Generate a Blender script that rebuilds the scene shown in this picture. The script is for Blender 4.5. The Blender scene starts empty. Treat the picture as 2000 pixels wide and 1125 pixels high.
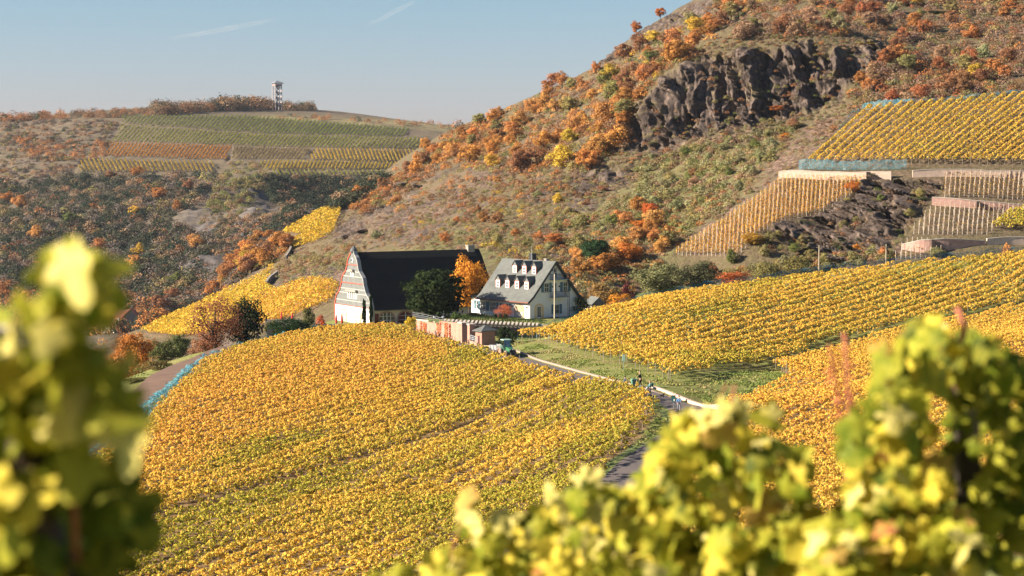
import bpy, math, random
import numpy as np
from mathutils import Vector, Matrix
random.seed(7)
rng = np.random.default_rng(7)
sc = bpy.context.scene
col = sc.collection

# ------------------------------------------------------------------ camera
F = 4000.0                                   # focal length in photo pixels (2000 px wide)
PITCH = math.atan(262.5 / F)
cam_d = bpy.data.cameras.new("camera")
cam = bpy.data.objects.new("camera", cam_d)
col.objects.link(cam)
cam_d.sensor_width = 36.0
cam_d.lens = 36.0 * F / 2000.0
cam_d.clip_start = 0.1
cam_d.clip_end = 30000
cam.location = (0, 0, 0)
cam.rotation_euler = (math.pi / 2 - PITCH, 0, 0)
cam_d.dof.use_dof = True
cam_d.dof.focus_distance = 330.0
cam_d.dof.aperture_fstop = 3.0
cam_d.dof.aperture_blades = 7
sc.camera = cam

# ------------------------------------------------------------------ light
SUN_EL, SUN_AZ = math.radians(25), math.radians(-98.5)     # azimuth clockwise from +Y
sd = Vector((math.sin(SUN_AZ) * math.cos(SUN_EL), math.cos(SUN_AZ) * math.cos(SUN_EL), math.sin(SUN_EL)))
world = bpy.data.worlds.new("World")
sc.world = world
world.use_nodes = True
nt = world.node_tree
nt.nodes.clear()
sky = nt.nodes.new("ShaderNodeTexSky")
sky.sky_type = 'NISHITA'
sky.sun_disc = False
sky.sun_elevation = SUN_EL
sky.sun_rotation = SUN_AZ
sky.air_density = 1.0
sky.dust_density = 0.25
sky.ozone_density = 2.0
bg = nt.nodes.new("ShaderNodeBackground")
bg.inputs[1].default_value = 0.0455
wo = nt.nodes.new("ShaderNodeOutputWorld")
# autumn air: cooler than the bare sky model, a little pinker towards the horizon
wtc = nt.nodes.new("ShaderNodeTexCoord"); wsx = nt.nodes.new("ShaderNodeSeparateXYZ"); nt.links.new(wtc.outputs['Generated'], wsx.inputs[0])
wrp = nt.nodes.new("ShaderNodeValToRGB"); nt.links.new(wsx.outputs[2], wrp.inputs[0])
wrp.color_ramp.elements[0].position = .02; wrp.color_ramp.elements[0].color = (.72, .72, 1.02, 1)
wrp.color_ramp.elements[1].position = .085; wrp.color_ramp.elements[1].color = (.60, .745, .90, 1)
wmx = nt.nodes.new("ShaderNodeMix"); wmx.data_type = 'RGBA'; wmx.blend_type = 'MULTIPLY'; wmx.inputs[0].default_value = 1
nt.links.new(sky.outputs[0], wmx.inputs[6]); nt.links.new(wrp.outputs[0], wmx.inputs[7])
nt.links.new(wmx.outputs[2], bg.inputs[0])
nt.links.new(bg.outputs[0], wo.inputs[0])
sun_d = bpy.data.lights.new("sun", 'SUN')
sun_d.energy = 5.0
sun_d.angle = math.radians(0.5)
sun_d.color = (1.0, 0.86, 0.68)
sun = bpy.data.objects.new("sun", sun_d)
col.objects.link(sun)
sun.rotation_euler = sd.to_track_quat('Z', 'Y').to_euler()
sc.view_settings.view_transform = 'Standard'
sc.view_settings.look = 'None'
sc.view_settings.exposure = 1.55
sc.view_settings.gamma = 1.0
sc.render.engine = 'CYCLES'
sc.cycles.max_bounces = 6
sc.cycles.diffuse_bounces = 2
sc.cycles.transparent_max_bounces = 8
sc.cycles.transmission_bounces = 3
sc.cycles.use_denoising = True
HAZE = 0.000032

# ------------------------------------------------------------------ maths
CP, SP = math.cos(PITCH), math.sin(PITCH)
def ray(px, py):
    px = np.asarray(px, float); py = np.asarray(py, float)
    u = (px - 1000) / F; v = (562.5 - py) / F
    dy = CP + v * SP; dz = v * CP - SP
    return u / dy, dz / dy                     # x per unit y, z per unit y
def W(px, py, Y):
    a, b = ray(px, py)
    return (float(a * Y), float(Y), float(b * Y))
def proj(x, y, z):
    d = y * CP - z * SP
    v = (y * SP + z * CP) / d
    u = x / d
    return 1000 + F * u, 562.5 - F * v

def _h(ix, iy, iz, seed):
    h = (ix.astype(np.int64) * 374761393 + iy.astype(np.int64) * 668265263 + iz.astype(np.int64) * 2147483647 + seed * 974634777) & 0xFFFFFFFF
    h = ((h ^ (h >> 13)) * 1274126177) & 0xFFFFFFFF
    return ((h ^ (h >> 16)) & 0xFFFFFF) / float(0xFFFFFF)
def vnoise(x, y, z=None, seed=0):
    x = np.asarray(x, float); y = np.asarray(y, float)
    z = np.zeros_like(x) if z is None else np.asarray(z, float)
    ix, iy, iz = np.floor(x), np.floor(y), np.floor(z)
    fx, fy, fz = x - ix, y - iy, z - iz
    fx, fy, fz = [f * f * (3 - 2 * f) for f in (fx, fy, fz)]
    ix, iy, iz = ix.astype(np.int64), iy.astype(np.int64), iz.astype(np.int64)
    r = 0
    for a in (0, 1):
        for b in (0, 1):
            for c in (0, 1):
                w = (fx if a else 1 - fx) * (fy if b else 1 - fy) * (fz if c else 1 - fz)
                r = r + w * _h(ix + a, iy + b, iz + c, seed)
    return r
def fbm(x, y, z=None, oct=4, seed=0):
    s, a, t = 0, 1.0, 0
    for k in range(oct):
        s = s + a * vnoise(x * 2 ** k, y * 2 ** k, None if z is None else z * 2 ** k, seed + k * 17)
        t += a; a *= 0.5
    return s / t
def ridged(x, y, z=None, oct=4, seed=0):
    s, a, t = 0, 1.0, 0
    for k in range(oct):
        n = vnoise(x * 2 ** k, y * 2 ** k, None if z is None else z * 2 ** k, seed + k * 17)
        s = s + a * (1 - np.abs(2 * n - 1)); t += a; a *= 0.5
    return s / t

def worley(x, y, z, seed=0, tilt=1.0):
    """nearest scattered point in 3D: distance, and a value that is a randomly tilted plane inside each cell (broken-rock facets)"""
    ix, iy, iz = [np.floor(v).astype(np.int64) for v in (x, y, z)]
    best = np.full(x.shape, 9.0); val = np.zeros(x.shape)
    for a in (-1, 0, 1):
        for b in (-1, 0, 1):
            for c in (-1, 0, 1):
                jx, jy, jz = ix + a, iy + b, iz + c
                dx = jx + _h(jx, jy, jz, seed) - x; dy = jy + _h(jx, jy, jz, seed + 1) - y; dz = jz + _h(jx, jy, jz, seed + 2) - z
                d = dx * dx + dy * dy + dz * dz; m_ = d < best
                f_ = _h(jx, jy, jz, seed + 3) + tilt * (dx * (_h(jx, jy, jz, seed + 4) - .5) + dy * (_h(jx, jy, jz, seed + 5) - .5))
                best = np.where(m_, d, best); val = np.where(m_, f_, val)
    return np.sqrt(best), val
class TPS:
    def __init__(s, pts, lam=0.0):
        P = np.array(pts, float)
        s.c = P[:, :2] / 100.0
        n = len(P)
        d = np.linalg.norm(s.c[:, None] - s.c[None], axis=2)
        K = s.k(d) + lam * np.eye(n)
        A = np.zeros((n + 3, n + 3))
        A[:n, :n] = K; A[:n, n] = 1; A[:n, n + 1:] = s.c
        A[n, :n] = 1; A[n + 1:, :n] = s.c.T
        s.w = np.linalg.solve(A, np.concatenate([P[:, 2], np.zeros(3)]))
    @staticmethod
    def k(d):
        return np.where(d > 1e-9, d * d * np.log(np.maximum(d, 1e-9)), 0)
    def __call__(s, x, y):
        x = np.asarray(x, float); y = np.asarray(y, float)
        q = np.stack([x.ravel(), y.ravel()], 1) / 100.0
        out = np.empty(len(q))
        n = len(s.c)
        for i in range(0, len(q), 50000):
            b = q[i:i + 50000]
            d = np.linalg.norm(b[:, None] - s.c[None], axis=2)
            out[i:i + 50000] = s.k(d) @ s.w[:n] + s.w[n] + b @ s.w[n + 1:]
        return out.reshape(x.shape)

class Raster:
    def __init__(s, fn, x0, x1, y0, y1, st):
        s.x0, s.y0, s.st = x0, y0, st
        s.nx = int((x1 - x0) / st) + 1; s.ny = int((y1 - y0) / st) + 1
        X, Y = np.meshgrid(x0 + np.arange(s.nx) * st, y0 + np.arange(s.ny) * st)
        s.g = fn(X, Y)
    def __call__(s, x, y, outside=-500.0):
        x = np.asarray(x, float); y = np.asarray(y, float)
        fx = (x - s.x0) / s.st; fy = (y - s.y0) / s.st
        ok = (fx >= 0) & (fy >= 0) & (fx < s.nx - 1) & (fy < s.ny - 1)
        fx = np.clip(fx, 0, s.nx - 1.001); fy = np.clip(fy, 0, s.ny - 1.001)
        ix = fx.astype(int); iy = fy.astype(int); fx = fx - ix; fy = fy - iy
        g = s.g
        r = (g[iy, ix] * (1 - fx) + g[iy, ix + 1] * fx) * (1 - fy) + (g[iy + 1, ix] * (1 - fx) + g[iy + 1, ix + 1] * fx) * fy
        return np.where(ok, r, outside)

def inpoly(px, py, poly):
    px = np.asarray(px, float); py = np.asarray(py, float)
    r = np.zeros(px.shape, bool)
    n = len(poly)
    for i in range(n):
        x1, y1 = poly[i]; x2, y2 = poly[(i + 1) % n]
        c = ((y1 > py) != (y2 > py)) & (px < (x2 - x1) * (py - y1) / ((y2 - y1) + 1e-12) + x1)
        r ^= c
    return r
def softpoly(px, py, poly, soft=12.0):
    """1 inside, 0 outside, with a soft edge"""
    ins = inpoly(px, py, poly)
    d = np.full(np.shape(px), 1e9)
    n = len(poly)
    for i in range(n):
        ax, ay = poly[i]; bx, by = poly[(i + 1) % n]
        l2 = (bx - ax) ** 2 + (by - ay) ** 2 + 1e-9
        t = np.clip(((px - ax) * (bx - ax) + (py - ay) * (by - ay)) / l2, 0, 1)
        d = np.minimum(d, np.hypot(px - ax - t * (bx - ax), py - ay - t * (by - ay)))
    sdv = np.where(ins, d, -d)
    return np.clip(0.5 + sdv / (2 * soft), 0, 1)

# ------------------------------------------------------------------ terrain control points
# near ground (vineyards, road, terrace)
gp = []
def g(px, py, Y, dz=0.0):
    x, y, z = W(px, py, Y); gp.append((x, y, z + dz))
ROADPX = [(790, 642, 339), (812, 649, 333), (870, 664, 319), (960, 690, 297), (1018, 707, 285), (1100, 731, 269), (1170, 749, 258), (1230, 762, 249),
          (1285, 777, 241), (1325, 790, 234), (1350, 808, 226), (1345, 835, 214), (1310, 862, 204), (1250, 900, 191), (1170, 960, 174), (1090, 1030, 158), (1010, 1110, 143), (900, 1250, 122)]
for p in ROADPX: g(*p)
for p in [(-20, 338, -29.6), (-32, 335, -30.0), (-40, 328, -31.0), (-44, 290, -31.0), (-41, 232, -31.0), (-40, 205, -31.4), (-40, 165, -31.2), (-38, 130, -30.8),
          (-20, 300, -30.0), (-12, 270, -30.4), (-20, 230, -30.8), (-20, 180, -31.2), (-20, 140, -31.6), (0, 250, -30.5), (4, 215, -30.8), (0, 180, -31.2),
          (-52, 330, -32.4), (-52, 290, -32.0), (-50, 250, -31.6), (-49, 205, -31.9), (-47, 160, -32),
          (-75, 340, -44), (-75, 260, -42), (-75, 180, -40), (-120, 350, -58), (-120, 250, -54), (-120, 120, -46), (-60, 385, -40), (-100, 420, -58),
          (-40, 345, -31.4), (-44, 365, -34), (-30, 385, -32), (-36, 420, -34),
          (0, 100, -27), (-40, 100, -27.5), (40, 100, -23), (-40, 60, -19.5), (0, 60, -18), (40, 60, -16), (0, 25, -8.5), (-40, 25, -9), (40, 25, -8), (0, 0, -1.9), (-40, 0, -2.2), (40, 0, -1.6),
          (0, -20, 3), (-40, -20, 3), (40, -20, 3),
          (-24, 350, -30.6), (-26, 366, -31.0), (-8, 372, -30.6), (-12, 352, -27.8), (-2, 338, -27.9), (3, 346, -27.9), (12, 350, -27.8), (-9, 385, -29), (10, 385, -28.5), (0, 420, -29), (30, 372, -27.5),
          (5, 314, -29.1), (1, 317, -29.3), (-3, 319, -29.3), (-4, 324, -29.2), (2, 324, -29.1), (8, 323, -28.9), (-10, 326, -29.1), (11, 332, -27.9)]:
    gp.append(p)
for p in [(1020, 668, 301), (1060, 679, 295), (1110, 693, 287), (1202, 715, 272), (1323, 753, 254), (1000, 690, 292)]: g(*p)
for p in [(1240, 585, 330), (1130, 607, 317), (1420, 556, 340), (1600, 530, 352), (1800, 508, 364), (2000, 490, 375), (2150, 475, 385), (1500, 697, 285), (1600, 665, 300), (1800, 618, 322), (2000, 577, 343),
          (1400, 640, 300), (1700, 760, 228), (1560, 730, 256), (2000, 655, 275), (1600, 950, 168), (2000, 900, 168), (1850, 740, 235), (1450, 757, 252), (1400, 780, 241), (1420, 840, 215), (1380, 900, 190), (2200, 700, 260), (2300, 560, 330)]: g(*p, dz=-1.6)
for p in [(1300, 560, 400), (1600, 515, 400), (1850, 495, 405), (2050, 485, 410), (1150, 600, 390), (2300, 470, 420)]: g(*p, dz=-2.5)
G_t = TPS(gp, 0.002)
def G_fn(x, y):
    return G_t(x, y) + (fbm(x / 9, y / 9, oct=2, seed=3) - .5) * 0.25
G = Raster(G_fn, -150, 150, -20, 450, 1.5)

# mountain on the right
mp = []
def m(px, py, Y, dz=0.0):
    x, y, z = W(px, py, Y); mp.append((x, y, z + dz))
CREST = [(270, 645, 600), (330, 620, 610), (400, 600, 620), (460, 562, 640), (520, 530, 660), (545, 462, 720), (600, 432, 745), (670, 400, 780), (740, 350, 820), (830, 292, 860), (900, 248, 895),
         (960, 230, 888), (1050, 190, 860), (1110, 157, 840), (1165, 130, 815), (1250, 62, 795), (1350, 8, 775), (1450, -60, 765), (1700, -150, 765), (2050, -200, 765), (2400, -220, 765)]
for p in CREST:
    m(*p)
    x, y, z = W(*p)
    k = 1.13
    mp.append((x * k - 25, y * k, z - 28)); mp.append((x * 1.4 - 60, y * 1.4, z - 120))
for p in [(500, 632, 500), (600, 585, 540), (650, 555, 545), (640, 615, 475), (430, 645, 510), (340, 655, 540), (590, 500, 640), (640, 470, 680),
          (700, 480, 610), (700, 430, 700), (800, 480, 500), (800, 400, 640), (800, 340, 755), (880, 320, 770),
          (950, 480, 470), (950, 400, 570), (950, 300, 730), (1100, 530, 428), (1100, 430, 510), (1100, 330, 610), (1100, 240, 740),
          (1240, 560, 425), (1240, 450, 475), (1240, 380, 515), (1240, 310, 562), (1250, 215, 572), (1240, 130, 720), (1310, 300, 556), (1310, 155, 574),
          (1400, 520, 430), (1400, 400, 485), (1400, 300, 540), (1400, 262, 556), (1400, 120, 574), (1400, 60, 690), (1480, 245, 554), (1480, 100, 573), (1600, 224, 552), (1600, 88, 570), (1700, 80, 575), (1700, 160, 556),
          (1600, 510, 425), (1520, 347, 470), (1450, 480, 432), (1600, 400, 452), (1600, 351, 466), (1620, 240, 530), (1600, 30, 650),
          (1760, 333, 464), (1700, 217, 518), (2000, 192, 514), (2000, 333, 462), (1850, 333, 463), (1850, 255, 490), (1850, 205, 516),
          (2000, 400, 443), (1800, 400, 443), (1850, 470, 425), (2000, 490, 420), (1700, 520, 417), (1800, 110, 592), (2000, 90, 592), (2000, 0, 680), (1800, 0, 690),
          (2300, 192, 514), (2300, 0, 660), (2300, 490, 420), (2300, 333, 462), (1100, 575, 408), (950, 560, 425), (800, 560, 430)]:
    m(*p)
for p in [(-100, 440, -58), (-60, 430, -44), (-25, 400, -37), (5, 395, -36), (40, 392, -34), (80, 395, -29), (110, 402, -26), (140, 405, -25), (60, 370, -40), (0, 370, -42), (120, 370, -36),
          (-160, 480, -66), (-160, 560, -66), (-140, 640, -68), (-220, 560, -75)]:
    mp.append(p)
M_t = TPS(mp, 0.0015)
def M_fn(x, y):
    return M_t(x, y)
M = Raster(M_fn, -260, 330, 372, 1120, 2.0)

fp = []
def f(px, py, Y, dz=0.0):
    x, y, z = W(px, py, Y); fp.append((x, y, z + dz))
FCREST = [(-250, 232, 1700), (-100, 232, 1700), (0, 231, 1680), (130, 222, 1690), (250, 214, 1720), (400, 212, 1750), (540, 214, 1700), (650, 217, 1740), (800, 236, 1700), (900, 246, 1660), (1000, 256, 1650), (1200, 275, 1600), (1500, 300, 1600)]
for p in FCREST:
    f(*p)
    x, y, z = W(*p)
    fp.append((x * 1.15, y * 1.15, z - 30)); fp.append((x * 1.45, y * 1.45, z - 160))
for p in [(240, 228, 1560), (210, 305, 1360), (150, 338, 1275), (420, 337, 1275), (450, 288, 1380), (460, 224, 1590), (780, 268, 1500), (800, 330, 1300), (830, 275, 1420), (600, 352, 1240), (700, 347, 1255), (600, 300, 1350),
          (0, 300, 1450), (0, 400, 1200), (0, 500, 1000), (0, 600, 880), (150, 400, 1150), (150, 500, 985), (150, 600, 850), (-200, 400, 1200), (-200, 600, 880), (-200, 300, 1450),
          (330, 380, 1190), (385, 362, 1225), (300, 480, 1040), (300, 580, 890), (500, 342, 1215), (520, 400, 1080), (500, 470, 980), (420, 540, 900), (600, 420, 1160), (650, 380, 1225), (400, 620, 820), (250, 640, 790),
          (900, 330, 1350), (1200, 350, 1350)]:
    f(*p)
for p in [(-250, 700, -68), (-150, 700, -68.5), (-50, 700, -69), (50, 700, -69), (-250, 560, -70), (-100, 560, -70), (100, 900, -60), (150, 1100, -40), (-350, 700, -68)]:
    fp.append(p)
F_t = TPS(fp, 0.002)
def F_fn(x, y):
    amp = np.clip((y - 750) / 400, 0.1, 1) * np.clip((1650 - y) / 250, 0.05, 1)
    return F_t(x, y) + (ridged(x / 150 + .3, y / 210, oct=3, seed=9) - .6) * 7 * amp
FH = Raster(F_fn, -620, 420, 520, 2450, 6.0)

SURF = (G, M, FH)
def height(x, y):
    return np.maximum(np.maximum(G(x, y), M(x, y)), FH(x, y))
def hz(x, y):
    return float(height(np.array([x]), np.array([y]))[0])
_ts = np.concatenate([np.arange(118, 460, 0.8), np.arange(460, 1120, 1.6), np.arange(1120, 2400, 5)])
def hit(px, py, fn=height, tmin=118):
    """first place where the line through photo pixel (px,py) meets the terrain -> (x,y,z) arrays (nan when sky)"""
    px = np.atleast_1d(np.asarray(px, float)); py = np.atleast_1d(np.asarray(py, float))
    out = np.full((len(px), 3), np.nan)
    ts = _ts[_ts >= tmin]
    for i in range(0, len(px), 400):
        a, b = ray(px[i:i + 400], py[i:i + 400])
        X = a[:, None] * ts; Z = b[:, None] * ts
        Hh = fn(X, np.broadcast_to(ts, X.shape))
        below = Hh >= Z
        k = below.argmax(1)
        ok = below.any(1) & (k > 0)
        kk = np.maximum(k, 1)
        r = np.arange(len(kk))
        d0 = Z[r, kk - 1] - Hh[r, kk - 1]; d1 = Hh[r, kk] - Z[r, kk]
        t = ts[kk - 1] + (ts[kk] - ts[kk - 1]) * d0 / np.maximum(d0 + d1, 1e-9)
        res = np.stack([a * t, t, b * t], 1)
        res[~ok] = np.nan
        out[i:i + 400] = res
    return out
def hit1(px, py, **k):
    return tuple(hit(px, py, **k)[0])
# ------------------------------------------------------------------ object helpers
def nmesh(name, V, Fc, mat=None, col_attr=None, rnd=None, smooth=False):
    """Fc: (n,k) int array with constant k, or a python list of faces"""
    me = bpy.data.meshes.new(name)
    if isinstance(Fc, np.ndarray):
        V = np.asarray(V, np.float32); n, k = Fc.shape
        me.vertices.add(len(V)); me.vertices.foreach_set("co", V.ravel())
        me.loops.add(n * k); me.loops.foreach_set("vertex_index", Fc.astype(np.int32).ravel())
        me.polygons.add(n); me.polygons.foreach_set("loop_start", np.arange(0, n * k, k, dtype=np.int32))
        me.update(calc_edges=True)
    else:
        me.from_pydata([tuple(v) for v in V], [], Fc)
    if col_attr is not None:
        a = me.attributes.new("col", 'FLOAT_COLOR', 'FACE' if len(col_attr) == len(me.polygons) else 'POINT')
        c = np.ones((len(col_attr), 4), np.float32); c[:, :3] = col_attr
        a.data.foreach_set("color", c.ravel())
    if rnd is not None:
        a = me.attributes.new("rnd", 'FLOAT', 'FACE')
        a.data.foreach_set("value", np.asarray(rnd, np.float32))
    if smooth:
        me.polygons.foreach_set("use_smooth", np.ones(len(me.polygons), bool))
    if mat: me.materials.append(mat)
    return me
def ob(name, me, parent=None, loc=None, label=None, cat=None, group=None, kind=None):
    o = bpy.data.objects.new(name, me)
    col.objects.link(o)
    if parent: o.parent = parent
    if loc is not None: o.location = loc
    tag(o, label, cat, group, kind)
    return o
def tag(o, label=None, cat=None, group=None, kind=None):
    if label: o['label'] = label
    if cat: o['category'] = cat
    if group: o['group'] = group
    if kind: o['kind'] = kind
    return o
def empty(name, loc, rz=0.0, label=None, cat=None, group=None):
    o = bpy.data.objects.new(name, None)
    col.objects.link(o)
    o.empty_display_size = 0.3
    o.location = loc; o.rotation_euler = (0, 0, rz)
    tag(o, label, cat, group)
    return o
def copy_tree(src, parent=None, loc=None, rz=None, scale=None, color=None):
    c = src.copy(); col.objects.link(c); c.parent = parent
    if loc is not None: c.location = loc
    if rz is not None: c.rotation_euler = (0, 0, rz)
    if scale is not None: c.scale = scale
    if color is not None: c.color = (*color, 1)
    for ch in src.children:
        d = ch.copy(); col.objects.link(d); d.parent = c
        if color is not None: d.color = (*color, 1)
        for g2 in ch.children:
            e = g2.copy(); col.objects.link(e); e.parent = d
            if color is not None: e.color = (*color, 1)
    return c
ONES = ["", "first", "second", "third", "fourth", "fifth", "sixth", "seventh", "eighth", "ninth", "tenth", "eleventh", "twelfth", "thirteenth", "fourteenth",
        "fifteenth", "sixteenth", "seventeenth", "eighteenth", "nineteenth"]
TENS = {2: "twent", 3: "thirt", 4: "fort", 5: "fift", 6: "sixt", 7: "sevent", 8: "eight", 9: "ninet"}
def ordinal(n):
    if n < 20: return ONES[n]
    if n >= 100: return "hundred " + (("and " + ordinal(n - 100)) if n > 100 else "th")
    t, u = divmod(n, 10)
    return TENS[t] + "ieth" if u == 0 else TENS[t] + "y-" + ONES[u]

class MB:
    """collects simple solids, builds them as ONE mesh object"""
    def __init__(s): s.v = []; s.f = []
    def add(s, vs, fs):
        b = len(s.v); s.v += [tuple(p) for p in vs]; s.f += [tuple(i + b for i in q) for q in fs]; return s
    def box(s, x0, x1, y0, y1, z0, z1):
        v = [(x0, y0, z0), (x1, y0, z0), (x1, y1, z0), (x0, y1, z0), (x0, y0, z1), (x1, y0, z1), (x1, y1, z1), (x0, y1, z1)]
        return s.add(v, [(0, 3, 2, 1), (4, 5, 6, 7), (0, 1, 5, 4), (1, 2, 6, 5), (2, 3, 7, 6), (3, 0, 4, 7)])
    def bar(s, a, b, w, h=None, up=(0, 0, 1)):
        a = Vector(a); b = Vector(b); h = h or w
        d = (b - a).normalized(); u = Vector(up)
        if abs(d.dot(u)) > .98: u = Vector((0, 1, 0))
        r = d.cross(u).normalized(); u = r.cross(d)
        v = []
        for p in (a, b):
            for i, j in ((-1, -1), (1, -1), (1, 1), (-1, 1)): v.append(p + r * (i * w / 2) + u * (j * h / 2))
        return s.add(v, [(0, 1, 2, 3), (7, 6, 5, 4), (0, 4, 5, 1), (1, 5, 6, 2), (2, 6, 7, 3), (3, 7, 4, 0)])
    def tube(s, pts, rad, n=6, cap=True):
        pts = [Vector(p) for p in pts]
        if not hasattr(rad, '__len__'): rad = [rad] * len(pts)
        rings = []
        for i, p in enumerate(pts):
            d = (pts[min(i + 1, len(pts) - 1)] - pts[max(i - 1, 0)]).normalized()
            u = Vector((0, 0, 1)) if abs(d.z) < .9 else Vector((1, 0, 0))
            r = d.cross(u).normalized(); u = r.cross(d)
            rings.append([p + (r * math.cos(2 * math.pi * k / n) + u * math.sin(2 * math.pi * k / n)) * rad[i] for k in range(n)])
        v = [q for r in rings for q in r]; fc = []
        for i in range(len(pts) - 1):
            for k in range(n):
                fc.append((i * n + k, i * n + (k + 1) % n, (i + 1) * n + (k + 1) % n, (i + 1) * n + k))
        if cap: fc += [tuple(range(n))[::-1], tuple((len(pts) - 1) * n + k for k in range(n))]
        return s.add(v, fc)
    def prism(s, poly, axis, a, b):
        """poly of 2D points extruded along axis between a and b; axis 'x': poly=(y,z); 'y': (x,z); 'z': (x,y)"""
        n = len(poly)
        def P(p, t):
            return {'x': (t, p[0], p[1]), 'y': (p[0], t, p[1]), 'z': (p[0], p[1], t)}[axis]
        v = [P(p, a) for p in poly] + [P(p, b) for p in poly]
        return s.add(v, [tuple(range(n))[::-1], tuple(range(n, 2 * n))] + [(i, (i + 1) % n, (i + 1) % n + n, i + n) for i in range(n)])
    def lathe(s, prof, cx=0, cy=0, n=12):
        v = []; fc = []
        for r, z in prof:
            for k in range(n): v.append((cx + r * math.cos(2 * math.pi * k / n), cy + r * math.sin(2 * math.pi * k / n), z))
        for i in range(len(prof) - 1):
            for k in range(n): fc.append((i * n + k, i * n + (k + 1) % n, (i + 1) * n + (k + 1) % n, (i + 1) * n + k))
        fc += [tuple(range(n))[::-1], tuple((len(prof) - 1) * n + k for k in range(n))]
        return s.add(v, fc)
    def wheel(s, c, r, w, ax='y', n=18, inner=0.0):
        """solid or annular disc, axis along ax"""
        v = []; fc = []
        for (rr, t) in ((inner, -w / 2), (r * .9, -w / 2), (r, -w / 4), (r, w / 4), (r * .9, w / 2), (inner, w / 2)):
            for k in range(n):
                a = 2 * math.pi * k / n; p = (rr * math.cos(a), rr * math.sin(a))
                v.append((c[0] + p[0], c[1] + t, c[2] + p[1]) if ax == 'y' else (c[0] + t, c[1] + p[0], c[2] + p[1]))
        m_ = 6
        for i in range(m_ if inner > 0 else m_ - 1):
            for k in range(n): fc.append((i * n + k, i * n + (k + 1) % n, ((i + 1) % m_) * n + (k + 1) % n, ((i + 1) % m_) * n + k))
        return s.add(v, fc)
    def build(s, name, mat, parent=None, loc=None, smooth=False, **kw):
        me = nmesh(name, s.v, s.f, mat, smooth=smooth)
        bm_fix(me)
        return ob(name, me, parent, loc, **kw)
import bmesh
def bm_fix(me):
    bm = bmesh.new(); bm.from_mesh(me)
    bmesh.ops.recalc_face_normals(bm, faces=bm.faces)
    bm.to_mesh(me); bm.free()

# ------------------------------------------------------------------ materials
def new_mat(name):
    mt = bpy.data.materials.new(name); mt.use_nodes = True
    n = mt.node_tree.nodes; n.clear()
    out = n.new("ShaderNodeOutputMaterial")
    return mt, mt.node_tree, out
def N(t, typ, **kw):
    n = t.nodes.new(typ)
    for k, v in kw.items():
        if k in ('ins',):
            for i, vv in v.items(): n.inputs[i].default_value = vv
        else: setattr(n, k, v)
    return n
def ramp(t, src, stops):
    r = t.nodes.new("ShaderNodeValToRGB")
    e = r.color_ramp.elements
    while len(e) < len(stops): e.new(0.5)
    for i, (p, c) in enumerate(stops):
        e[i].position = p; e[i].color = (*c, 1) if len(c) == 3 else c
    t.links.new(src, r.inputs[0])
    return r.outputs[0]
def mixc(t, fac, a, b, blend='MIX'):
    n = t.nodes.new("ShaderNodeMix"); n.data_type = 'RGBA'; n.blend_type = blend
    for idx, val in ((0, fac), (6, a), (7, b)):
        if hasattr(val, 'links') or isinstance(val, bpy.types.NodeSocket): t.links.new(val, n.inputs[idx])
        elif idx == 0: n.inputs[0].default_value = val
        else: n.inputs[idx].default_value = (*val, 1)
    return n.outputs[2]
def noise(t, scale, detail=3, vec=None, rough=.5, dist=0.0):
    n = t.nodes.new("ShaderNodeTexNoise")
    n.inputs['Scale'].default_value = scale; n.inputs['Detail'].default_value = detail; n.inputs['Roughness'].default_value = rough
    n.inputs['Distortion'].default_value = dist
    if vec is not None: t.links.new(vec, n.inputs['Vector'])
    return n.outputs['Fac']
def simple(name, c, rough=.7, var=.25, scale=3.0, bump=0.0, metal=0.0, spec=.3, obj=True):
    """a plain surface with slight procedural variation"""
    mt, t, out = new_mat(name)
    tc = t.nodes.new("ShaderNodeTexCoord")
    v = tc.outputs['Object' if obj else 'Generated']
    nf = noise(t, scale, 4, v, .6)
    c2 = tuple(x * (1 - var) for x in c)
    c3 = tuple(min(1, x * (1 + var * .6)) for x in c)
    colr = ramp(t, nf, [(.25, c2), (.75, c3)])
    p = t.nodes.new("ShaderNodeBsdfPrincipled")
    t.links.new(colr, p.inputs['Base Color'])
    p.inputs['Roughness'].default_value = rough; p.inputs['Metallic'].default_value = metal
    p.inputs['Specular IOR Level'].default_value = spec
    if bump:
        b = t.nodes.new("ShaderNodeBump"); b.inputs['Strength'].default_value = bump; b.inputs['Distance'].default_value = .05
        t.links.new(noise(t, scale * 6, 3, v), b.inputs['Height']); t.links.new(b.outputs[0], p.inputs['Normal'])
    t.links.new(p.outputs[0], out.inputs[0])
    return mt
def leaf_mat(name, mode, transl=.3, lo=.55, hi=1.35):
    """mode 'attr': colour from face attribute col; 'obj': from object colour times a per-leaf random"""
    mt, t, out = new_mat(name)
    if mode == 'attr':
        a = N(t, "ShaderNodeAttribute", attribute_name="col"); c = a.outputs['Color']
    else:
        oi = N(t, "ShaderNodeObjectInfo"); a = N(t, "ShaderNodeAttribute", attribute_name="rnd")
        mr = N(t, "ShaderNodeMapRange"); mr.inputs[3].default_value = lo; mr.inputs[4].default_value = hi
        t.links.new(a.outputs['Fac'], mr.inputs[0])
        c = mixc(t, 1.0, oi.outputs['Color'], mr.outputs[0], 'MULTIPLY')
    d = N(t, "ShaderNodeBsdfDiffuse"); tr = N(t, "ShaderNodeBsdfTranslucent"); mx = N(t, "ShaderNodeMixShader")
    mx.inputs[0].default_value = transl
    t.links.new(c, d.inputs[0]); t.links.new(c, tr.inputs[0])
    t.links.new(d.outputs[0], mx.inputs[1]); t.links.new(tr.outputs[0], mx.inputs[2])
    t.links.new(mx.outputs[0], out.inputs[0])
    return mt
MAT_LEAF = leaf_mat("row foliage", 'attr', .28)
MAT_CROWN = leaf_mat("tree foliage", 'obj', .22)
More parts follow.
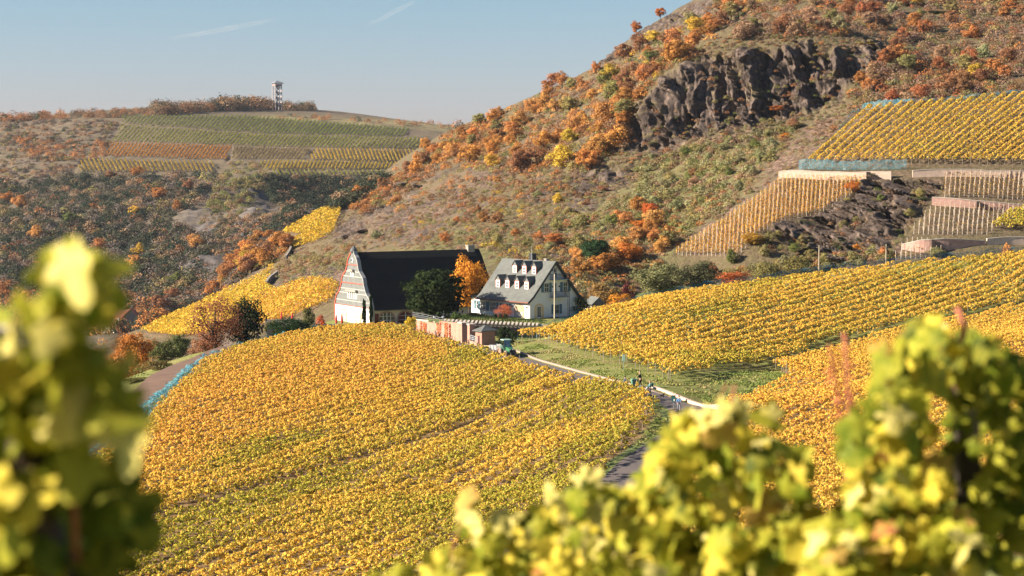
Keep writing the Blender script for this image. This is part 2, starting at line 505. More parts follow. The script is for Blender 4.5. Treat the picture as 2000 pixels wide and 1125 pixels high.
MAT_BARK = simple("bark", (.09, .065, .045), .9, .4, 4, .5)
MAT_WOOD = simple("weathered wooden post", (.33, .27, .20), .85, .3, 6)
MAT_SOIL = simple("vineyard soil", (.16, .10, .06), .95, .3, 1)

def terrain_mat(name, dry, dry2, rock1, rock2, scree, green, grass_s=.05, rock_s=.12, fine=1.2, bump=.6):
    """masks in point attribute col: R rock, G green, B scree (bare stones)"""
    mt, t, out = new_mat(name)
    geo = t.nodes.new("ShaderNodeNewGeometry"); P = geo.outputs['Position']
    a = N(t, "ShaderNodeAttribute", attribute_name="col")
    sep = t.nodes.new("ShaderNodeSeparateColor"); t.links.new(a.outputs['Color'], sep.inputs[0])
    base = ramp(t, noise(t, grass_s, 6, P, .65), [(.3, dry), (.55, dry2), (.75, tuple(x * .7 for x in dry))])
    fnn = noise(t, fine, 4, P, .7)
    base = mixc(t, ramp(t, fnn, [(.35, (0, 0, 0)), (.7, (1, 1, 1))]), base, tuple(x * .55 for x in dry2))
    # green patches
    gm = N(t, "ShaderNodeMath", operation='MULTIPLY'); t.links.new(sep.outputs[1], gm.inputs[0])
    t.links.new(ramp(t, noise(t, fine * .35, 4, P, .6), [(.35, (0, 0, 0)), (.55, (1, 1, 1))]), gm.inputs[1])
    base = mixc(t, gm.outputs[0], base, green)
    # scree: stones
    vo = N(t, "ShaderNodeTexVoronoi"); vo.inputs['Scale'].default_value = fine * .8; t.links.new(P, vo.inputs['Vector'])
    sc_c = ramp(t, vo.outputs['Distance'], [(.1, scree), (.6, tuple(x * .35 for x in scree))])
    base = mixc(t, sep.outputs[2], base, sc_c)
    # rock: streaks that run up and down the face
    mp_ = N(t, "ShaderNodeMapping"); mp_.inputs['Scale'].default_value = (1, 1, .25); t.links.new(P, mp_.inputs['Vector'])
    rn = noise(t, rock_s, 8, mp_.outputs[0], .7, .3)
    rc = ramp(t, rn, [(.3, rock1), (.55, rock2), (.7, tuple(min(1, x * 1.5) for x in rock2))])
    rc = mixc(t, ramp(t, noise(t, fine * .6, 5, mp_.outputs[0], .7), [(.4, (0, 0, 0)), (.62, (.8, .8, .8))]), rc, tuple(x * .4 for x in rock1))
    base = mixc(t, sep.outputs[0], base, rc)
    p = t.nodes.new("ShaderNodeBsdfPrincipled"); p.inputs['Roughness'].default_value = .95; p.inputs['Specular IOR Level'].default_value = .1
    t.links.new(base, p.inputs['Base Color'])
    b = t.nodes.new("ShaderNodeBump"); b.inputs['Strength'].default_value = bump; b.inputs['Distance'].default_value = 1.0
    t.links.new(noise(t, fine * .5, 6, P, .75), b.inputs['Height']); t.links.new(b.outputs[0], p.inputs['Normal'])
    t.links.new(p.outputs[0], out.inputs[0])
    return mt

# ------------------------------------------------------------------ terrain masks (drawn as outlines on the photo, fixed to the ground)
CLIFF = [(1224, 297), (1226, 235), (1250, 212), (1301, 150), (1345, 118), (1378, 108), (1420, 112), (1460, 95), (1500, 100), (1582, 82), (1600, 108), (1660, 95), (1735, 72), (1728, 110), (1700, 130), (1650, 175), (1642, 195), (1560, 225), (1494, 242), (1430, 252), (1370, 262), (1320, 292), (1270, 300)]
CLIFF2 = [(1125, 345), (1160, 332), (1242, 328), (1240, 350), (1180, 385), (1150, 420), (1112, 432)]
CREST_ROCK = [(1158, 132), (1190, 92), (1260, 50), (1340, 10), (1420, -20), (1440, -5), (1370, 30), (1300, 62), (1240, 90), (1210, 112), (1175, 132)]
OUT1 = [(700, 425), (720, 385), (760, 365), (830, 325), (850, 345), (780, 385), (770, 415), (735, 430)]
OUT2 = [(650, 470), (665, 440), (700, 425), (720, 440), (700, 470), (670, 482)]
OUT3 = [(1480, 425), (1540, 400), (1600, 395), (1640, 385), (1690, 350), (1790, 350), (1830, 365), (1780, 420), (1750, 470), (1700, 500), (1640, 520), (1560, 520), (1590, 470), (1500, 470)]
OUT4 = [(1070, 480), (1100, 470), (1110, 500), (1110, 560), (1085, 540)]
OUT5 = [(960, 540), (985, 500), (1010, 485), (1010, 505), (985, 530)]
OUT6 = [(610, 540), (680, 500), (690, 510), (650, 545)]
ROCKS_M = [(CLIFF, 8, 4.2), (CLIFF2, 6, 3.0), (CREST_ROCK, 6, 2.0), (OUT1, 8, 2.5), (OUT2, 6, 2.0), (OUT3, 10, 4.6), (OUT4, 5, 2.2), (OUT5, 5, 1.6), (OUT6, 5, 1.5),
           ([(900, 330), (960, 300), (980, 310), (930, 345)], 8, 1.8), ([(760, 470), (860, 430), (870, 450), (790, 480)], 8, 1.2)]
SCREE_M = [([(1440, 330), (1500, 300), (1600, 230), (1680, 215), (1570, 320), (1520, 345)], 10), ([(1340, 470), (1430, 400), (1500, 350), (1520, 352), (1420, 430), (1330, 490)], 8),
           ([(1660, 400), (1720, 350), (1845, 345), (1800, 400), (1740, 470)], 12), ([(700, 440), (880, 350), (1000, 290), (1100, 250), (1000, 350), (800, 470)], 25), ([(1270, 300), (1500, 245), (1520, 262), (1300, 320)], 8),
           ([(620, 600), (650, 500), (690, 495), (690, 560), (650, 560)], 10), ([(1700, 470), (1790, 480), (1760, 520), (1650, 525)], 8)]
GREEN_M = [([(1000, 480), (1200, 350), (1500, 260), (1560, 240), (1500, 320), (1420, 430), (1300, 520), (1150, 560), (1000, 560)], 40), ([(760, 490), (950, 440), (1100, 420), (1000, 540), (900, 540)], 25)]

def mountain_mesh():
    pxs = np.arange(-60, 2330, 2.2)
    nR = 520
    a, _ = ray(pxs, 0)
    t = np.arange(385, 1090, 0.9)
    X = a[:, None] * t[None]; Yv = np.broadcast_to(t, X.shape)
    H = M(X, Yv)
    py = proj(X, Yv, H)[1]
    w = np.abs(np.diff(py, axis=1)) * 1.0 + np.diff(t)[None] * .22
    cum = np.concatenate([np.zeros((len(pxs), 1)), np.cumsum(w, axis=1)], 1)
    # smooth the sampling between neighbouring columns
    ker = np.ones(15) / 15
    frac = cum / cum[:, -1:]
    pad = np.pad(frac, ((7, 7), (0, 0)), mode='edge')
    frac = sum(pad[i:i + len(pxs)] for i in range(15)) / 15
    tt = np.stack([np.interp(np.linspace(0, 1, nR), frac[i], t) for i in range(len(pxs))])
    X = a[:, None] * tt
    Hn = M(X, tt)
    PX, PY = proj(X, tt, Hn)
    fx, fy, fz = X.ravel(), tt.ravel(), Hn.ravel()
    px, py = PX.ravel(), PY.ravel()
    rock = np.zeros(len(fx)); disp = np.zeros(len(fx))
    for poly, soft, amp in ROCKS_M:
        wob = (fbm(px / 14, py / 14, oct=3, seed=5) - .5) * 26
        s = softpoly(px + wob, py + wob * .8, poly, soft)
        rock = np.maximum(rock, s); disp = np.maximum(disp, s * amp)
    # scattered small outcrops
    o = np.clip((ridged(fx / 26, fy / 26, fz / 26, 4, 31) - .80) * 14, 0, 1) * .8 * (fbm(fx / 60, fy / 60, oct=2, seed=8) > .5)
    vine = np.zeros(len(fx), bool)
    for pl in VINE_MASKS: vine |= inpoly(px, py, pl)
    o[vine] = 0; rock[vine] = 0; disp[vine] = 0
    rock = np.maximum(rock, o); disp = np.maximum(disp, o * 1.2)
    scree = np.zeros(len(fx))
    for poly, soft in SCREE_M: scree = np.maximum(scree, softpoly(px, py, poly, soft) * np.clip(fbm(px / 20, py / 20, oct=3, seed=12) * 3 - .7, 0, 1))
    scree[vine] = .35
    green = np.full(len(fx), .25)
    for poly, soft in GREEN_M: green = np.maximum(green, softpoly(px, py, poly, soft))
    # geometry of the crags: steep ribs and gullies
    ang = fx * .85 + fy * .5 - fz * .35                     # ribs lean a little
    wx = fbm(fx / 5, fy / 5, fz / 5, 3, 45) * 1.6
    d1, v1 = worley(ang / 6.5 + wx * .5, fz / 30.0 + wx * .3, fy / 34.0, 3, 2.2)
    d2, v2 = worley(ang / 2.6 + wx * .35, fz / 11.0, fy / 16.0, 13, 2.4)
    d3, v3 = worley(ang / 1.1 + wx * .3, fz / 3.6, fy / 5.0, 23, 2.0)
    big = fbm(fx / 16, fy / 16, fz / 16, 3, 88) - .5
    d = (v1 - .5) * 2.1 + (v2 - .5) * 1.5 + (v3 - .5) * .6 + big * 2.2
    rock = rock * np.clip(1.15 - np.clip(fbm(px / 16, py / 12, oct=3, seed=90) - .60, 0, 1) * 6, .15, 1)
    grow = (fbm(fx / 12, fy / 12, oct=4, seed=21) - .5) * 1.6 * (~vine)
    nx_, ny_, nz_ = -.42, -.90, .10
    k = disp * d * .62
    fx = fx + nx_ * k; fy = fy + ny_ * k; fz = fz + nz_ * k + grow * (1 - rock * .5)
    V = np.stack([fx, fy, fz], 1)
    nc = len(pxs)
    i, j = np.meshgrid(np.arange(nc - 1), np.arange(nR - 1), indexing='ij')
    q = (i * nR + j).ravel()
    Fc = np.stack([q, q + nR, q + nR + 1, q + 1], 1)
    mat = terrain_mat("dry hillside", (.215, .148, .10), (.155, .118, .072), (.036, .029, .026), (.175, .133, .112), (.32, .22, .17), (.17, .165, .07), .035, .22, 1.1, .8)
    me = nmesh("mountain", V, Fc, mat, col_attr=np.stack([rock, green, scree], 1))
    ob("mountain", me, kind='structure', label="steep dry hillside with dark crags")

def far_mesh():
    pxs = np.arange(-420, 1350, 4.0)
    nR = 330
    a, _ = ray(pxs, 0)
    t = np.arange(540, 2400, 3.0)
    X = a[:, None] * t[None]; Yv = np.broadcast_to(t, X.shape)
    H = FH(X, Yv)
    py = proj(X, Yv, H)[1]
    w = np.abs(np.diff(py, axis=1)) + np.diff(t)[None] * .15
    cum = np.concatenate([np.zeros((len(pxs), 1)), np.cumsum(w, axis=1)], 1)
    frac = cum / cum[:, -1:]
    pad = np.pad(frac, ((9, 9), (0, 0)), mode='edge')
    frac = sum(pad[i:i + len(pxs)] for i in range(19)) / 19
    tt = np.stack([np.interp(np.linspace(0, 1, nR), frac[i], t) for i in range(len(pxs))])
    X = a[:, None] * tt; Hn = FH(X, tt)
    PX, PY = proj(X, tt, Hn); px, py = PX.ravel(), PY.ravel()
    fx, fy, fz = X.ravel(), tt.ravel(), Hn.ravel()
    rock = np.clip((ridged(fx / 60, fy / 60, fz / 40, 4, 51) - .74) * 10, 0, 1)
    spur = softpoly(px, py, [(380, 400), (480, 360), (560, 380), (700, 400), (620, 440), (520, 470), (460, 520), (380, 590), (290, 560), (330, 470)], 30)
    rock = np.clip(rock * spur * 1.2, 0, 1)
    green = np.full(len(fx), .15); green = np.maximum(green, softpoly(px, py, [(500, 222), (950, 240), (950, 262), (780, 250), (500, 232)], 6) * .8)
    scree = np.zeros(len(fx))
    vine = np.zeros(len(fx), bool)
    for pl in FAR_PLOTS: vine |= inpoly(px, py, pl[0])
    fz = fz + (fbm(fx / 30, fy / 30, oct=4, seed=61) - .5) * 5 * (~vine) * (py > 240) + rock * (ridged(fx / 14, fy / 14, fz / 14, 3, 77) - .5) * 7
    V = np.stack([fx, fy, fz], 1)
    nc = len(pxs)
    i, j = np.meshgrid(np.arange(nc - 1), np.arange(nR - 1), indexing='ij')
    q = (i * nR + j).ravel()
    Fc = np.stack([q, q + nR, q + nR + 1, q + 1], 1)
    mat = terrain_mat("far hillside", (.19, .145, .115), (.145, .115, .085), (.08, .07, .07), (.16, .14, .13), (.25, .18, .15), (.28, .24, .11), .012, .035, .30, .5)
    me = nmesh("far_hill", V, Fc, mat, col_attr=np.stack([rock, green, scree], 1))
    ob("far_hill", me, kind='structure', label="distant hill with scrub and vineyards")

def ground_mesh():
    xs = np.arange(-150, 150.1, 1.0); ys = np.arange(-20, 449, 1.0)
    X, Y = np.meshgrid(xs, ys, indexing='ij')
    Z = G(X, Y)
    V = np.stack([X.ravel(), Y.ravel(), Z.ravel()], 1)
    nr = len(ys)
    i, j = np.meshgrid(np.arange(len(xs) - 1), np.arange(nr - 1), indexing='ij')
    q = (i * nr + j).ravel()
    Fc = np.stack([q, q + nr, q + nr + 1, q + 1], 1)
    mt, t, out = new_mat("grass and earth")
    geo = t.nodes.new("ShaderNodeNewGeometry"); P = geo.outputs['Position']
    gcol = ramp(t, noise(t, .25, 6, P, .7), [(.3, (.17, .21, .06)), (.52, (.26, .28, .09)), (.68, (.40, .32, .16))])
    gcol = mixc(t, ramp(t, noise(t, 1.6, 6, P, .8), [(.38, (0, 0, 0)), (.62, (.9, .9, .9))]), gcol, (.13, .14, .045))
    gcol = mixc(t, ramp(t, noise(t, .07, 3, P, .5), [(.5, (0, 0, 0)), (.75, (.6, .6, .6))]), gcol, (.22, .14, .09))
    fl = N(t, "ShaderNodeAttribute", attribute_name="col"); sp_ = t.nodes.new("ShaderNodeSeparateColor"); t.links.new(fl.outputs['Color'], sp_.inputs[0])
    soil = ramp(t, noise(t, .9, 5, P, .7), [(.3, (.15, .10, .05)), (.55, (.24, .16, .08)), (.75, (.30, .24, .09))])
    gcol = mixc(t, sp_.outputs[0], gcol, soil)
    p = t.nodes.new("ShaderNodeBsdfPrincipled"); p.inputs['Roughness'].default_value = .95; p.inputs['Specular IOR Level'].default_value = .05
    t.links.new(gcol, p.inputs['Base Color'])
    b = t.nodes.new("ShaderNodeBump"); b.inputs['Strength'].default_value = .8; b.inputs['Distance'].default_value = .25
    t.links.new(noise(t, 1.6, 6, P, .8), b.inputs['Height']); t.links.new(b.outputs[0], p.inputs['Normal'])
    t.links.new(p.outputs[0], out.inputs[0])
    fl_ = np.zeros(len(V))
    for pl in GROUND_FIELDS: fl_ = np.maximum(fl_, inpoly(V[:, 0], V[:, 1], pl))
    ob("ground", nmesh("ground", V, Fc, mt, smooth=True, col_attr=np.stack([fl_, fl_ * 0, fl_ * 0], 1)), kind='structure', label="grassy ground and vineyard floor")
    V = [(-9000, -3000, -90), (9000, -3000, -90), (9000, 12000, -90), (-9000, 12000, -90)]
    ob("valley_floor", nmesh("valley_floor", V, [(0, 1, 2, 3)], simple("valley meadow", (.16, .15, .07), .95, .3, .01)), kind='structure', label="flat valley floor far below")

# vineyard plots on the hills: outline, used both to clear rocks and to place rows
PLOT_NET = [(1575, 325), (1688, 215), (2010, 190), (2080, 186), (2080, 325)]
PLOT_STAKE = [(1312, 502), (1360, 468), (1420, 430), (1500, 375), (1527, 352), (1690, 352), (1672, 378), (1600, 420), (1530, 435), (1480, 462), (1440, 505)]
PLOT_C = [(1845, 345), (2080, 345), (2080, 398), (1900, 388), (1840, 388)]
PLOT_D = [(1828, 404), (2080, 412), (2080, 425), (1985, 425), (1925, 462), (1770, 462)]
PLOT_E = [(1770, 474), (1850, 480), (1840, 505), (1745, 512)]
PLOT_F = [(1938, 452), (1968, 424), (2010, 412), (2080, 408), (2080, 454)]
PLOT_G = [(545, 460), (580, 432), (632, 407), (668, 412), (660, 432), (600, 462)]
PLOT_G2 = [(567, 490), (572, 472), (640, 440), (662, 434), (650, 458), (610, 478)]
PLOT_H = [(275, 652), (340, 618), (420, 582), (500, 545), (538, 522), (520, 560), (540, 572), (480, 600), (440, 650), (350, 662)]
PLOT_I = [(480, 605), (540, 572), (590, 552), (625, 547), (662, 560), (650, 590), (600, 612), (560, 628), (500, 640)]
VINE_MASKS = [PLOT_NET, PLOT_STAKE, PLOT_C, PLOT_D, PLOT_E, PLOT_F, PLOT_G, PLOT_G2, PLOT_H, PLOT_I,
              [(1515, 335), (2080, 330), (2080, 350), (1515, 352)]]
# far plots: outline, row lean (px of x per px of y), spacing px, colours
FAR_PLOTS = [
    ([(240, 227), (470, 226), (800, 252), (790, 268), (520, 262), (235, 242)], .9, 6.5, [(.17, .22, .06), (.25, .27, .07), (.14, .18, .05)], "upper green far plot below the ridge"),
    ([(238, 245), (520, 264), (790, 270), (835, 272), (828, 292), (600, 290), (220, 277)], .9, 6.5, [(.19, .22, .06), (.34, .31, .07), (.16, .19, .05)], "second green far plot below the ridge"),
    ([(214, 279), (456, 287), (440, 314), (206, 306)], .75, 6.0, [(.42, .20, .05), (.36, .20, .05), (.46, .19, .05)], "orange far plot on the left"),
    ([(160, 312), (425, 318), (412, 338), (146, 337)], -.5, 7.0, [(.34, .22, .05), (.38, .24, .05), (.25, .22, .05)], "lowest long far plot on the left"),
    ([(462, 287), (612, 291), (590, 313), (448, 313)], .8, 6.0, [(.28, .20, .10), (.24, .20, .10)], "pale bare far plot in the middle"),
    ([(618, 291), (828, 294), (812, 318), (600, 314)], -.4, 6.0, [(.42, .27, .05), (.34, .26, .05)], "golden far plot on the right"),
    ([(500, 317), (600, 315), (810, 320), (795, 332), (520, 333)], .5, 6.0, [(.44, .30, .05), (.36, .28, .05)], "bright yellow far plot on the right"),
    ([(520, 335), (790, 334), (760, 347), (540, 346)], -.6, 7.0, [(.26, .24, .05), (.20, .22, .05)], "lowest green far plot on the right"),
]
def wp(l, dz=0): return [W(*p)[:2] for p in l]
FIELD_L = [(-38.5, 328), (-42, 314), (-44, 298), (-44, 284), (-42, 250), (-41, 228), (-41.5, 205), (-42, 132), (-2, 132)] + [W(px - o, py, Y)[:2] for px, py, Y, o in
          [(1055, 1040, 156, 30), (1150, 960, 174, 30), (1225, 900, 191, 25), (1262, 850, 208, 12), (1285, 805, 228, 8), (1262, 775, 240, 8), (1205, 760, 249, 8), (1085, 733, 266, 14), (1000, 712, 283, 16), (940, 692, 297, 14), (850, 668, 316, 12), (800, 652, 330, 10)]] + [(-21, 339), (-27, 341)]
FIELD_R1 = wp([(1012, 664, 303), (1060, 679, 296), (1110, 693, 288), (1202, 712, 273.5), (1326, 752, 255), (1400, 728, 268), (1504, 700, 284.5), (1600, 668, 299.5), (1800, 621, 321), (2000, 580, 342), (2130, 556, 352), (2130, 478, 383), (2000, 489, 375), (1800, 507, 364),
               (1600, 529, 352), (1420, 555, 340), (1240, 584, 330), (1130, 606, 317), (1060, 626, 309), (1015, 640, 305)])
FIELD_R2 = wp([(1512, 704, 281), (1548, 742, 258), (1470, 770, 248), (1425, 800, 236), (1405, 860, 212), (1360, 930, 186), (1290, 1000, 163), (1200, 1120, 143), (2150, 1120, 130), (2250, 800, 220), (2180, 600, 320), (2130, 563, 346), (2000, 588, 337), (1800, 629, 316), (1600, 677, 294)])
GROUND_FIELDS = [FIELD_L, FIELD_R2]
ground_mesh(); mountain_mesh(); far_mesh()
# ------------------------------------------------------------------ vine rows
YEL, GOLD, GRN, ORA, DGRN, RUS = [np.array(c) for c in ((.80, .565, .10), (.80, .48, .085), (.46, .41, .06), (.80, .40, .11), (.17, .18, .035), (.50, .19, .07))]
def palette_mix(n, w):
    """n random colours; w: list of (colour, weight array or float)"""
    ww = np.stack([np.broadcast_to(np.asarray(x[1], float), (n,)) for x in w], 1)
    c = np.cumsum(ww, 1); c /= c[:, -1:]
    k = (rng.random(n)[:, None] > c).sum(1)
    cols = np.stack([x[0] for x in w])[np.minimum(k, len(w) - 1)]
    return cols * rng.uniform(.82, 1.15, (n, 1)) * rng.uniform(.95, 1.05, (n, 3))
def quads(C, Nn, s, rand_roll=True, asp=1.0):
    """square leaves: centres C, normals Nn, half-sizes s"""
    n = len(C)
    Nn = Nn / np.maximum(np.linalg.norm(Nn, axis=1, keepdims=True), 1e-9)
    r = rng.normal(size=(n, 3))
    T = np.cross(Nn, r); T /= np.maximum(np.linalg.norm(T, axis=1, keepdims=True), 1e-9)
    B = np.cross(Nn, T)
    s = np.broadcast_to(np.asarray(s, float), (n,))[:, None]
    bend = Nn * s * rng.uniform(-.45, .1, (n, 1))
    V = np.empty((n, 4, 3))
    V[:, 0] = C - T * s + bend; V[:, 1] = C - B * s * asp * .8
    V[:, 2] = C + T * s + bend; V[:, 3] = C + B * s * asp * .8
    Fc = np.arange(n * 4).reshape(n, 4)
    return V.reshape(-1, 3), Fc
def polyline(p0, p1, surf, step=1.5):
    L = math.hypot(p1[0] - p0[0], p1[1] - p0[1]); n = max(2, int(L / step) + 1)
    t = np.linspace(0, 1, n)
    x = p0[0] + (p1[0] - p0[0]) * t; y = p0[1] + (p1[1] - p0[1]) * t
    return np.stack([x, y, surf(x, y)], 1)
def along(pts, s):
    d = np.concatenate([[0], np.cumsum(np.linalg.norm(np.diff(pts, axis=0), axis=1))])
    return np.stack([np.interp(s, d, pts[:, k]) for k in range(3)], 1)
def plen(pts): return float(np.linalg.norm(np.diff(pts, axis=0), axis=1).sum())
def row_leaves(pts, dens, leaf, h0, h1, hw, seed=0, clump=None, shoot=.12):
    L = plen(pts)
    n = int(L * dens)
    s = rng.random(n) * L
    if clump:                                    # separate vines, one round each stake
        k = np.floor(s / clump); s = (k + .5) * clump + rng.normal(0, clump * .16, n)
        s = np.clip(s, 0, L)
    P = along(pts, s)
    d = pts[-1] - pts[0]; d = d / np.linalg.norm(d); side = np.array([d[1], -d[0], 0]); side /= np.linalg.norm(side)
    hc = (h0 + h1) / 2; hh = (h1 - h0) / 2
    if clump or hw > .8 or dens < 20:
        th = rng.uniform(-.5, math.pi + .5, n)
        rr = (.55 + .8 * vnoise(s * 1.35, th * 1.1, np.full(n, seed * 3.7), seed=11)) * rng.uniform(.75, 1.05, n)
        cx = np.cos(th) * hw * rr; cz = np.sin(th) * hh * rr
        C = P + side * cx[:, None]; C[:, 2] += hc + cz
        Nn = side * (np.cos(th))[:, None]; Nn = Nn + np.array([0, 0, 1.0]) * (np.sin(th) * .9)[:, None]
        Nn = Nn + rng.normal(0, .42, (n, 3))
    else:                                        # tufts: small rounded shoots piled along the wires
        nc = max(3, int(L * 11))
        cs = rng.random(nc) * L; ct = rng.uniform(-.35, math.pi + .35, nc); cr = rng.uniform(.13, .27, nc) * min(hw / .55, 1.0)
        vig = .80 + .35 * vnoise(cs * .5, np.full(nc, seed * 1.3), seed=19)
        ccx = np.cos(ct) * (hw - .04) * vig; ccz = np.sin(ct) * (hh - .12) * vig + (rng.random(nc) < .1) * rng.uniform(.05, .25, nc)
        k = rng.integers(0, nc, n); s = cs[k]
        d_ = rng.normal(size=(n, 3)); d_[:, 2] = np.where(d_[:, 2] < -.2, -d_[:, 2], d_[:, 2]); d_ += (side * np.cos(ct)[:, None])[k] * .5
        d_ /= np.linalg.norm(d_, axis=1, keepdims=True)
        C = along(pts, np.clip(s, 0, L)) + side * ccx[k][:, None]; C[:, 2] += hc + ccz[k]
        C = C + d_ * (cr[k] * rng.uniform(.75, 1.08, n))[:, None]
        C[:, 2] = np.maximum(C[:, 2], P[:, 2].min() - 5)
        Nn = d_ + rng.normal(0, .28, (n, 3))
        th = np.arctan2(ccz[k] / hh + d_[:, 2] * .4, ccx[k] / hw + d_ @ side * .4)
    V, Fc = quads(C, Nn, leaf * rng.uniform(.6, 1.15, n))
    return V, Fc, C, s, th
def vine_row(name_group, label, pts, dens, leaf, h0, h1, hw, colour, seed, posts=None, clump=None, stakes=None, post_h=2.0, cat="vine row"):
    o = empty('vine_row', tuple(pts[0]), 0, label, cat, name_group)
    V, Fc, C, s, th = row_leaves(pts, dens, leaf, h0, h1, hw, seed, clump)
    cc = colour(C, s, th)
    ob('foliage', nmesh('foliage', V - pts[0], Fc, MAT_LEAF, col_attr=cc), o)
    L = plen(pts)
    if posts is not None:
        for ps in posts:
            p = along(pts, np.array([ps * L if ps <= 1 else min(ps, L)]))[0] - pts[0]
            q = bpy.data.objects.new('post', POST_ME); col.objects.link(q); q.parent = o
            q.location = (p[0], p[1], p[2] - .1); q.rotation_euler = (random.uniform(-.08, .08), random.uniform(-.16, .02), random.uniform(0, 3)); q.scale = (1, 1, post_h / 2 * random.uniform(.93, 1.05))
    if stakes:
        ns = min(int(L / stakes), 60)
        for k in range(ns):
            p = along(pts, np.array([(k + .5) * L / ns]))[0] - pts[0]
            q = bpy.data.objects.new('stake', STAKE_ME); col.objects.link(q); q.parent = o
            q.location = (p[0], p[1], p[2] - .1); q.rotation_euler = (random.uniform(-.07, .07), random.uniform(-.07, .07), 0); q.scale = (1, 1, random.uniform(.85, 1.1))
    return o
_pm = MB().tube([(0, 0, 0), (0, 0, 1.2), (0.01, 0, 2.05)], [.042, .038, .035], 6)
POST_ME = nmesh('post', _pm.v, _pm.f, simple("grey vineyard post", (.34, .28, .21), .8, .3, 5))
_pm = MB().tube([(0, 0, 0), (0, 0, 1.9)], [.055, .045], 4)
STAKE_ME = nmesh('stake', _pm.v, _pm.f, simple("pale vine stake", (.50, .44, .38), .85, .25, 5))

def clip_world(poly, d, spacing, skip=(), phase=0.0, step=1.0):
    """parallel lines with direction d clipped to a world polygon -> list of (offset, p0, p1)"""
    d = np.array(d, float); d /= np.linalg.norm(d); n = np.array([d[1], -d[0]])
    P = np.array(poly)[:, :2]
    o = P @ n; a = P @ d
    res = []; off = o.min() + phase; i = 0
    while off < o.max():
        i += 1
        if not any(lo < off < hi for lo, hi in skip):
            ts = np.arange(a.min(), a.max(), step)
            q = n * off + d * ts[:, None]
            ins = inpoly(q[:, 0], q[:, 1], P)
            k = 0
            while k < len(ts):
                if ins[k]:
                    e = k
                    while e + 1 < len(ts) and ins[e + 1]: e += 1
                    if (e - k) * step > 3: res.append((off, q[k], q[e]))
                    k = e + 1
                else: k += 1
        off += spacing
    return res

def patch(C, sx, sy, seed, dr):
    """patchiness stretched along the row direction"""
    d = np.array(dr) / np.linalg.norm(dr)
    a = C[:, 0] * d[0] + C[:, 1] * d[1]; b = C[:, 0] * d[1] - C[:, 1] * d[0]
    return fbm(a / sx, b / sy, oct=3, seed=seed)

# left field ------------------------------------------------------
DL = (.40, .92)
ORANGE_ZONE = [(290, 830), (330, 760), (420, 700), (640, 660), (760, 650), (860, 680), (700, 760), (520, 800), (380, 880), (260, 930)]
rows = clip_world(FIELD_L, DL, 1.95, skip=[(-94, -92)])
def col_L(C, s, th):
    px, py = proj(C[:, 0], C[:, 1], C[:, 2])
    oz = softpoly(px, py, ORANGE_ZONE, 45)
    pt = patch(C, 26, 7, 71, DL); p2 = patch(C, 9, 3, 75, DL)
    g_ = np.clip((pt - .42) * 3.6, 0, 1) * .75 + np.clip((p2 - .5) * 4, 0, 1) * .35
    g_ = g_ + .28 * softpoly(px, py, [(380, 690), (560, 650), (760, 630), (900, 690), (1100, 750), (900, 760), (760, 680), (600, 690)], 40)
    g_ = g_ + .16 * softpoly(px, py, [(300, 960), (900, 900), (1250, 900), (1000, 1130), (200, 1130)], 60) + .2 * softpoly(px, py, [(560, 900), (760, 820), (1180, 740), (1200, 800), (800, 900), (600, 960)], 35)
    g_ = np.clip(g_ * (1 - .85 * oz) + .05, 0, .9)
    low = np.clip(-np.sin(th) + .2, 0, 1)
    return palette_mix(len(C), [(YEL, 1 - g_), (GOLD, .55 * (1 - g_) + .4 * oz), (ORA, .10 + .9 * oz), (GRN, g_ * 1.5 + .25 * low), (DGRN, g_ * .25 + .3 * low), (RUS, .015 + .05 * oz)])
nl = len(rows)
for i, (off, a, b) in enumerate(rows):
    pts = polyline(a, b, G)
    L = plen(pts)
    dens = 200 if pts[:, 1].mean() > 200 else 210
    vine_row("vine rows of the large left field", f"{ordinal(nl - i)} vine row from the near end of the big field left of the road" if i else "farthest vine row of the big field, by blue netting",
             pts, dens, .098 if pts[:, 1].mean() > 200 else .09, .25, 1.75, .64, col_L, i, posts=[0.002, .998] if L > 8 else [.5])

# right field, above the grass bank -------------------------------
DR = (.60, .80)
def col_R(C, s, th):
    pt = patch(C, 30, 9, 81, DR); p2 = patch(C, 8, 3, 85, DR)
    px, py = proj(C[:, 0], C[:, 1], C[:, 2])
    edge = softpoly(px, py, [(1010, 640), (1330, 700), (1480, 690), (1700, 620), (2000, 560), (2000, 600), (1340, 780), (1000, 680)], 30)
    g_ = np.clip(np.clip((pt - .45) * 3, 0, 1) * .55 + np.clip((p2 - .5) * 4, 0, 1) * .3 + .3 * edge + .08, 0, .9)
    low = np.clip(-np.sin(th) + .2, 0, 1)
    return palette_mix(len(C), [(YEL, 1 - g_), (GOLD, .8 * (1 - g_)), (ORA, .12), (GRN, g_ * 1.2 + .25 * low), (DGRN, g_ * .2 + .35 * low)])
rows = clip_world(FIELD_R1, DR, 1.95)
nl = len(rows)
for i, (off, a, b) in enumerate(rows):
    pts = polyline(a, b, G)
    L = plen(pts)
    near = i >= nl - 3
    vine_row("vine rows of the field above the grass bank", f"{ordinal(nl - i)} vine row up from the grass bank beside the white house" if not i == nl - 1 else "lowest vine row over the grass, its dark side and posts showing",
             pts, 190, .108, .5, 2.0, .68, col_R, 100 + i, posts=([k / 14 + .01 for k in range(14)] if near else [0.003, .05]), post_h=2.1)
